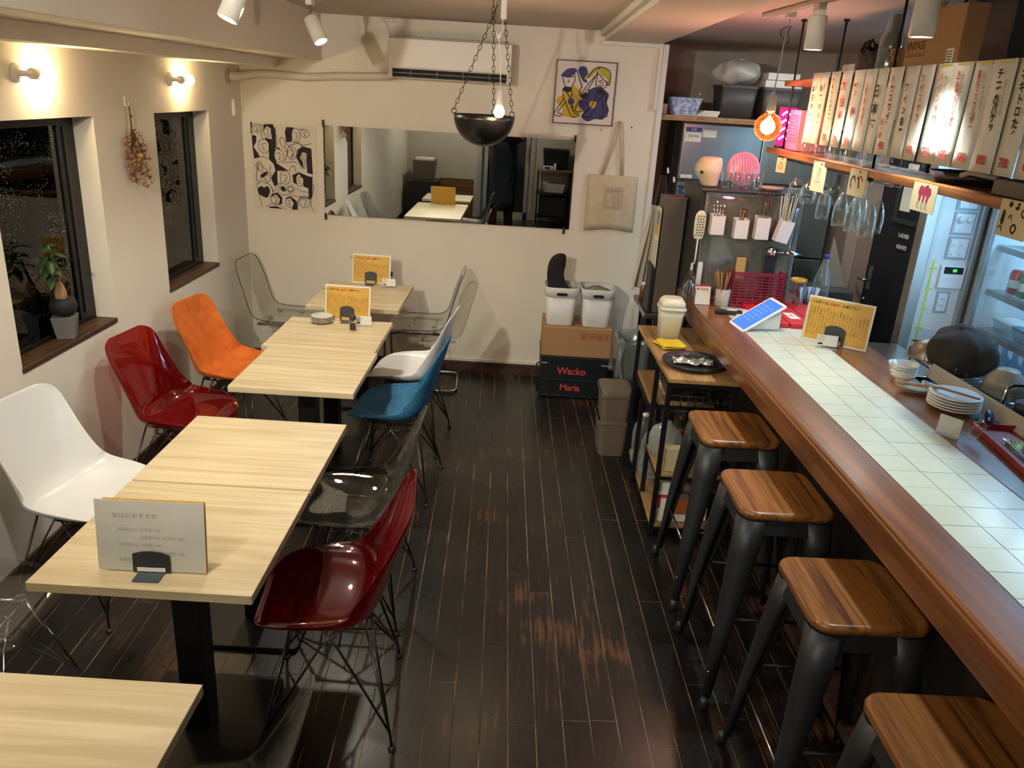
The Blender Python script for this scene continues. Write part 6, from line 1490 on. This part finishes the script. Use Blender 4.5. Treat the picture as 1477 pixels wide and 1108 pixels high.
tag(MB().box(1.50, 2.26, 5.30, 5.60, 0, .87).build('prep_table', mat('prep_steel', '#6d7274', .4, .6), bevel=.004), 'grey steel prep table in front of the kitchen fridge', 'table')
tag(MB().prism([(0, 0), (.16, 0), (.02, .34)], 0, .02, Matrix.Translation((2.10, 5.48, .872)) @ Matrix.Rotation(H, 4, 'X')).build('white_partition', mat('panel_grey', '#b3aca4', .5)), 'pale triangular panel leaning beside the toilet door', 'panel')
# glass fridge
FGW = mat('fridge_frame', '#a8b0b4', .35, .5)
FIN = mat('fridge_liner', '#dfe9ee', .4)
t = thing('display_fridge', 'glass-door drinks fridge glowing blue at the right edge', 'fridge', (2.38, 0, 0))
g = MB(); y0, y1 = 2.55, 4.15
g.box(.50, .53, y0, y1, .1, 1.95).box(0.02, .53, y1-.03, y1, .1, 1.95).box(.02, .53, y0, y0+.03, .1, 1.95).box(.02, .53, y0, y1, 1.92, 1.95).box(.02, .53, y0, y1, .1, .2)
g.build('liner', FIN, t)
for (a, c) in ((y0, 3.345), (3.355, y1)):
    d = MB().box(0, .02, a, a+.035, .15, 1.95).box(0, .02, c-.045, c, .15, 1.95).box(0, .02, a, c, 1.88, 1.95).box(0, .02, a, c, .15, .22).build('door', FGW, t, bevel=.003)
    MB().box(.008, .012, a+.035, c-.045, .22, 1.88).build('pane', GLASS, d)
    MB().box(-.02, 0, a+.02, a+.032, .8, 1.3).build('handle', STEEL, d, bevel=.003)
SHF = mat('shelf_wire', '#9fb0b8', .4, .5)
for z in (.50, .72, .985, 1.19, 1.42, 1.66):
    s = MB().box(.05, .09, y0+.04, y1-.04, z-.03, z).box(.48, .49, y0+.04, y1-.04, z-.01, z)
    for k in range(38): s.box(.09, .48, y0+.05+.041*k, y0+.054+.041*k, z-.006, z-.002)
    s.build('shelf', SHF, t)
random.seed(21)
cans = [('#b8302c', 'red'), ('#2f8f6a', 'green'), ('#3c6fb8', 'blue'), ('#cfd6d8', 'silver'), ('#c98a2c', 'amber'), ('#9fc04a', 'lime')]
def can(x, y, z, hexc, nm, k):
    t = thing('drink_can', '%s drink can on the %s shelf of the glass fridge' % (nm, {1.19: 'second', 1.42: 'top', .985: 'third', .72: 'lower'}[z]), 'can', (x, y, z+.0015), 0, '%s cans in the glass fridge' % nm)
    MB().lathe([(0, 0), (.026, 0), (.033, .008), (.033, .108), (.027, .118), (.027, .122), (0, .119)], 18).build('can_body', mat('can_' + nm, hexc, .3, .3, var=.15, scale=12), t)
    MB().shell([(.0332, .035), (.0332, .075)], 18).build('label', mat('can_label', '#e6eae6', .4), t)
for k in range(9):
    h_, nm = cans[k % 4 if k else 0]; can(2.50+.002*k, 4.00-.085*k, 1.19, h_, nm, k)
for k in range(8):
    h_, nm = cans[(k+2) % 6]; can(2.52, 3.97-.10*k, 1.42, h_, nm, k)
def tub(x, y, z, m, lab):
    t = thing('food_tub', lab, 'tub', (x, y, z+.0015), 0, 'clear food tubs in the glass fridge')
    MB().loft([rring(.11, .14, .015, 0), rring(.13, .16, .02, .06)]).build('tub_body', sheer('tub_clear', '#dfeef2', .05, '#cfdfe6', .2, .7), t); MB().prism(rrect(.136, .166, .02), .060, .068).build('lid', m, t)
for k in range(5): tub(2.53, 3.98-.18*k, .985, (WHITEP, mat('lid_blue', '#5f93b8', .4), mat('lid_lime', '#9fd07a', .4), WHITEP, mat('lid_lime'))[k], ('farthest', 'second', 'third', 'fourth', 'nearest')[k] + ' lidded food tub on the fridge shelf below the cans')
for k in range(11): bottle((2.50, 4.02-.09*k, .7215), wine(.034, .235), sheer('bottle_blue', '#bfe2f2', .04, '#a8d4ea', .25, .8), 'pale bottle standing on the lower shelf of the glass fridge', WHITEP, grp='pale bottles in the glass fridge')
for l in bpy.data.objects:
    if l.name.startswith('fridge_light'): l.location = (2.62, 3.35, 1.90); l.rotation_euler = (0, 0, 0)

# ------------------------------------------------------------------ dishes along the rear rail
WP = mat('white_porcelain', '#e6e6e0', .2, var=.02); CEL = mat('celadon', '#c6d2cc', .25, var=.05)
def bowl(loc, r, h_, m, lab, grp, inv=False, name='small_bowl'):
    t = thing(name, lab, 'bowl', loc, 0, grp)
    pr = [(0, 0), (r*.5, 0), (r*.52, .004), (r*.86, h_*.5), (r, h_), (r*.96, h_), (r*.8, h_*.5), (r*.45, .008), (0, .007)]
    MB().lathe([(a, h_-z) for a, z in pr][::-1] if inv else pr, 30).build('bowl_body', m, t)
    return t
for k in range(4): bowl((1.575, 3.075, 1.0015+.0135*k), .052, .032, (WP, WP, CEL, WP)[k], ('lowest', 'second', 'third', 'topmost')[k] + ' little bowl in the stack on the rear rail', 'stacked little bowls')
MB().lathe([(0, 0), (.030, .001), (0, .002)], 20, (0, 0, .0085)).build('painted_bottom', mat('teal_glaze', '#3f8f7a', .3), [o for o in COL.objects if o.get('label', '').startswith('topmost little')][0])
bowl((1.615, 3.20, 1.0015), .045, .035, WP, 'single white bowl behind the stack of little bowls', None)
def leafdish(loc, lab, rz):
    t = thing('leaf_dish', lab, 'dish', loc, rz, 'pale leaf-shaped dishes'); P = []
    for i in range(9):
        v = i/8; row = []
        for j in range(9):
            u = -1+2*j/8; wv = .045*math.sin(PI*min(1, .08+v*.9))**.7; row.append((u*wv, .15*v-.075, .004+.020*u*u+.016*abs(2*v-1)**3))
        P.append(row)
    MB().grid(P).build('dish', CEL, t, solid=-.003)
leafdish((1.565, 2.93, 1.002), 'pale leaf-shaped dish next to the little bowls', 1.2); leafdish((1.640, 2.885, 1.010), 'pale leaf-shaped dish overlapping another by the plates', .8)
for k in range(5): saucer((1.625, 2.765, 1.0015+.0105*k), .092, WP, ('bottom', 'second', 'third', 'fourth', 'top')[k] + ' white plate in the stack on the rear rail', 'stacked white plates', 'dinner_plate')
t = thing('serving_spoon', 'long wooden spoon lying across the stacked plates', 'spoon', (1.50, 2.90, 1.045))
MB().tube([(0, 0, .0), (.09, -.10, .022), (.17, -.21, .026)], [.006, .005, .004], 8).lathe([(0, 0), (.022, .003), (.020, .008), (0, .004)], 16, (-.012, .012, -.004), sy=1.4).build('spoon_body', WD, t)
t = thing('note_card', 'clear upright card with scribbled lines at the tile edge', 'card', (1.475, 2.50, 1.0015), -.9)
MB().box(-.038, .038, 0, .002, .003, .065, Matrix.Rotation(-.1, 4, 'X')).build('card', mat('frosted_card', '#c9cbc5', .5, var=.2, scale=25), t); MB().box(-.036, .036, -.02, .02, 0, .003).build('foot', GLASS, t)
t = thing('red_tray', 'dark red tray along the rear edge of the bar', 'tray', (1.66, 2.36, 1.0015), -.10)
TRY = mat('tray_red', '#8c1f2e', .35, var=.04)
MB().box(-.075, .075, -.22, .22, 0, .004).box(-.08, -.072, -.225, .225, 0, .022).box(.072, .08, -.225, .225, 0, .022).box(-.08, .08, .217, .225, 0, .022).box(-.08, .08, -.225, -.217, 0, .022).build('tray_body', TRY, t, bevel=.002)
t = thing('cutlery_pack', 'clear pack of spoons lying on the red tray', 'pack', (1.655, 2.37, 1.007), -.15)
MB().box(-.03, .03, -.09, .09, 0, .012).build('film', ACRY, t, bevel=.003)
for k in range(4): MB().tube([(-.02+.013*k, -.07, .006), (-.02+.013*k, .05, .006), (-.02+.013*k, .075, .006)], [.002, .003, .007], 6).build('spoon', STEEL, t)
t = thing('tape_dispenser', 'clear curved dispenser with a blue and white badge', 'dispenser', (1.570, 2.475, 1.0015), .5)
MB().grid([[(-.05+.10*u, y, .012+.055*math.sin(u*2.2)) for y in (-.02, .02)] for u in [i/8 for i in range(9)]]).build('clear_arc', GLASS, t, solid=-.003)
MB().lathe([(0, 0), (.026, 0), (.026, .003), (0, .003)], 20, M=Matrix.Translation((.0, -.012, .085)) @ Matrix.Rotation(1.2, 4, 'X')).build('badge', mat('badge_navy', '#2a2f6a', .4), t)
MB().lathe([(0, 0), (.012, 0), (0, .001)], 12, M=Matrix.Translation((-.004, -.0155, .083)) @ Matrix.Rotation(1.2, 4, 'X')).build('badge_centre', PAPER, t)
tag(MB().box(0, .006, -.35, .35, 0, .060).build('cutting_board', mat('board_beige', '#b8b3a4', .45, var=.04), None, (1.722, 2.80, 1.0025), (0, math.radians(25), .06), bevel=.002), 'thin beige cutting board leaning on the dish rack', 'board')
t = thing('black_canister', 'black round canister beside the red tray', 'canister', (1.845, 2.66, .8415))
MB().lathe([(0, 0), (.055, 0), (.055, .185), (.053, .187), (.058, .190), (.058, .228), (.054, .232), (0, .229)], 30).build('can_body', DARKP, t)
MB().lathe([(.0555, .15), (.0575, .15), (.0575, .162), (.0555, .162)], 30).build('steel_band', STEEL, t)
lump('white_teapot', 'rounded white pot at the right edge by the red tray', 'pot', (1.742, 2.405, 1.052), (.048, .055, .050), mat('grey_white_glaze', '#b9b7b0', .4), 3, noise=.03)
bowl((1.65, 2.205, 1.0265), .04, .05, mat('striped_glaze', '#d8d6d0', .3, color2='#1a1a1c', scale=5, stretch=(1, 1, 14)), 'black and white striped cup at the lower right edge', None, name='striped_cup')
# dish rack
t = thing('dish_rack', 'two-tier chrome dish rack behind the bar', 'rack', (1.78, 2.95, .8415))
g = MB()
for z in (.05, .155): g.tube([(0, -.22, z), (0, .52, z), (.26, .52, z), (.26, -.22, z)], .005, 8, closed=True)
g.tube([(0, -.22, .155), (0, -.22, .26), (.02, -.22, .275), (.24, -.22, .275), (.26, -.22, .26), (.26, -.22, .155)], .007, 8)
g.tube([(0, .52, .155), (0, .52, .22), (.26, .52, .22), (.26, .52, .155)], .005, 8)
g.build('frame', CHROME, t)
for x in (0, .26):
    for y in (-.20, .50): MB().tube([(x, y, .001), (x, y, .155)], .005).build('leg', CHROME, t)
g = MB()
for k in range(20): g.tube([(0, -.18+.036*k, .155), (.26, -.18+.036*k, .155)], .002, 5).tube([(0, -.18+.036*k, .05), (.26, -.18+.036*k, .05)], .002, 5)
for k in range(9): g.tube([(.02, .16+.036*k, .155), (.02, .16+.036*k, .21), (.07, .16+.036*k, .21), (.07, .16+.036*k, .155)], .002, 5)
g.build('wires', CHROME, t)
lump('drying_cloth', 'dark grey cloth draped over dishes in the dish rack', 'cloth', (1.87, 3.24, 1.075), (.12, .16, .11), mat('charcoal_cloth'), 14, noise=.28, base=-.07, flat=.6)
t = thing('steel_dome', 'steel mesh strainer behind the dark cloth', 'strainer', (1.85, 3.43, 1.0))
MB().shell([(.085, 0), (.080, .03), (.06, .062), (.03, .078), (.001, .082)], 28).lathe([(.085, -.003), (.089, 0), (.085, .004), (.082, 0), (.085, -.003)], 28).build('dome', mat('mesh_steel', '#9a958a', .4, .7, var=.2, scale=80), t)
for k in range(3): bowl((1.93, 2.98, .999+.013*k), .080, .045 if k < 2 else .075, mat('grey_bowl', '#a9a9a0', .3, var=.05), ('lowest', 'middle', 'topmost')[k] + ' upturned grey bowl in the dish rack', 'upturned bowls in the dish rack', inv=True, name='grey_bowl')
t = thing('lower_tray', 'black drip tray on the lower tier of dish rack', 'tray', (1.90, 3.16, .8925))
MB().box(-.11, .11, -.25, .25, .002, .008).box(-.115, .115, -.255, -.245, 0, .02).box(-.115, .115, .245, .255, 0, .02).build('tray_body', DARKP, t, bevel=.002)

# ------------------------------------------------------------------ the photographer, seen in the mirror
def skinned(name, joints, m, parent, voxel=.007):
    """limb chains of ((x,y,z), radius) fused into one continuous smooth surface"""
    mb = MB()
    for ch in joints:
        pts = [Vector(p) for p, r in ch]; rs = [r for p, r in ch]; P = []; Q = []
        for i in range(len(pts)-1):
            for k in range(4):
                t = k/4; P.append(pts[i].lerp(pts[i+1], t)); Q.append(rs[i]*(1-t) + rs[i+1]*t)
        P.append(pts[-1]); Q.append(rs[-1])
        mb.tube(P, Q, 14)
        for p, r in zip(pts, rs): mb.lathe([(r*math.sin(PI*q/8)*1.0, -r*math.cos(PI*q/8)) for q in range(9)], 14, tuple(p))
    o = mb.build(name, m, parent)
    rm = o.modifiers.new('fuse', 'REMESH'); rm.mode = 'VOXEL'; rm.voxel_size = voxel; rm.use_smooth_shade = True
    sm = o.modifiers.new('soften', 'SMOOTH'); sm.factor = .5; sm.iterations = 4
    return o
def person():
    t = thing('person', 'person in dark shirt and navy apron raising a phone, seen in the mirror', 'person', (-.33, -.52, 0), .0)
    SK = mat('skin', '#b98a6c', .5, var=.06); SH = mat('dark_shirt', '#15161b', .9, var=.2); AP = mat('apron_navy', '#2c3a4a', .9, var=.15); TRS = mat('trousers', '#121318', .9)
    hipz, shz = .90, 1.38
    wr = {1: (.42, .30, 1.86), -1: (.22, .30, 1.84)}
    def arm(s, r0=.0):
        return [((0, 0, 1.36), .075+r0), ((s*.17, 0, shz), .055+r0), ((s*.27, .12, 1.30), .042+r0), ((s*.24+.02, .26, 1.52), .038+r0)]
    chains = [[((0, 0, hipz), .13), ((0, .0, 1.08), .115), ((0, 0, 1.25), .125), ((0, 0, 1.36), .09), ((0, .01, 1.46), .052), ((0, .02, 1.53), .055)]]
    hand = {}
    for s in (-1, 1):
        w_ = Vector((.33 + s*.085, .36, 1.87)) ; el = (s*.24+.05, .22, 1.44)
        chains.append([((0, 0, 1.36), .09), ((s*.17, 0, shz), .055), (el, .040), (tuple(w_), .026), (tuple(w_+Vector((-s*.01, .03, .035))), .030)])
        chains.append([((0, 0, hipz), .13), ((s*.095, 0, .84), .085), ((s*.11, .01, .48), .058), ((s*.12, -.01, .10), .042), ((s*.12, .02, .045), .036), ((s*.125, .15, .035), .030)])
        p = w_ + Vector((-s*.01, .03, .035)); hand[s] = p
        for k in range(4):
            b_ = p + Vector((0, .008*k, .012+.004*k)); chains.append([(tuple(p), .030), (tuple(b_ + Vector((-s*.018, .012, .018))), .009), (tuple(b_ + Vector((-s*.040, .016, .014))), .0085), (tuple(b_ + Vector((-s*.052, .004, .010))), .007)])
        chains.append([(tuple(p), .030), (tuple(p + Vector((-s*.018, -.018, .0))), .010), (tuple(p + Vector((-s*.042, -.022, .012))), .008)])
    skinned('body', chains, SK, t)
    head = []
    for i in range(15):
        th = PI*i/14; z = -math.cos(th); r = []
        for k in range(20):
            a = 2*PI*k/20; rx = .072*math.sin(th); ry = .092*math.sin(th); f = math.sin(a); y = ry*f; x = rx*math.cos(a)
            if z < -.2: x *= 1+.25*(z+.2); y *= 1+.10*(z+.2)
            if f > .95 and -.25 < z < .1: y += .018*(1-abs(z+.1)*3)
            if f > .6 and .05 < z < .25 and abs(math.cos(a)) > .2: y -= .006
            r.append((x, y+.035, 1.615+.115*z))
        head.append(r)
    h = MB().loft(head).build('head', SK, t, sub=1)
    for s in (-1, 1):
        MB().lathe([(0, 0), (.011, .002), (.008, .008), (0, .010)], 12, M=Matrix.Translation((s*.028, .112, 1.628)) @ Matrix.Rotation(-H, 4, 'X')).build('eye', PAPER, h)
        MB().lathe([(0, 0), (.018, .002), (.014, .012), (0, .006)], 12, (0, 0, 0), Matrix.Translation((s*.070, .03, 1.615)) @ Matrix.Rotation(s*H, 4, 'Y'), sx=1.5).build('ear', SK, h)
    MB().tube([(-.022, .112, 1.560), (0, .120, 1.558), (.022, .112, 1.560)], .005, 8).build('mouth', mat('lip', '#9a5a4c', .5), h)
    MB().loft([[(x*1.10, (y-.035)*1.12+.018, z*1+.014) for x, y, z in r] for r in head[10:]]).build('hair', mat('hair', '#17120f', .6, bump=.3, scale=40), t, sub=1)
    sc_ = [[((0, 0, .93), .146), ((0, 0, 1.08), .140), ((0, 0, 1.26), .150), ((0, .0, 1.37), .105), ((0, .005, 1.43), .070)]]
    for s in (-1, 1): sc_.append([((0, 0, 1.37), .105), ((s*.17, 0, shz), .070), ((s*.205+.02, .10, 1.405), .060), ((s*.225+.035, .16, 1.42), .056)])
    skinned('shirt', sc_, SH, t)
    skinned('trousers', [[((0, 0, 1.02), .142), ((0, 0, .90), .142), ((s*.088, 0, .76), .098), ((s*.11, .01, .48), .075), ((s*.12, -.01, .12), .062)] for s in (-1, 1)], TRS, t)
    P = []
    MB().loft([[(x*1.06, (y-.035)*1.08+.012, z) for x, y, z in r if True] for r in [[(a, min(b, .045), c) for a, b, c in q] for q in head[6:12]]], cap=False).build('back_hair', mat('hair', '#17120f', .6, bump=.3, scale=40), t)
    for i in range(12):
        z = 1.34 - .90*i/11; hw = .09 + .15*min(1, max(0, (1.30-z)/.25)); row = []
        for j in range(13):
            u = -1+2*j/12; a = u*hw/.19; row.append((.185*math.sin(a)*(1 if abs(a) < 1.6 else 1), .175*math.cos(a*.8)-.0 + .006*math.sin(j*1.7+i*.2)*(i/11), z))
        P.append(row)
    ap = MB().grid(P).build('apron', AP, t, solid=-.003)
    MB().tube([(-.085, .165, 1.33), (-.06, .09, 1.45), (0, -.06, 1.47), (.06, .09, 1.45), (.085, .165, 1.33)], .008).tube([(.19*math.cos(a), .185*math.sin(a), 1.03) for a in [i*PI/12 for i in range(24)]], .006, 6, closed=True).build('apron_strap', AP, t)
    MB().box(-.11, .11, .182, .186, .80, .96).build('apron_pocket', AP, ap)
    for s in (-1, 1): MB().loft([[(s*.125+x, y+.05, z) for x, y in rrect(w_, l_, w_*.45)] for z, w_, l_ in ((.0, .095, .27), (.03, .10, .275), (.065, .09, .22), (.10, .075, .12))]).build('shoe', DARKP, t)
    ph = thing('smartphone', 'dark smartphone held up by the person behind the camera', 'phone', (0.0, -.125, 1.945))
    MB().prism(rrect(.150, .074, .010), -.004, .004, Matrix.Rotation(H*.78, 4, 'X')).build('phone_body', DARKP, ph, bevel=.001)
person()
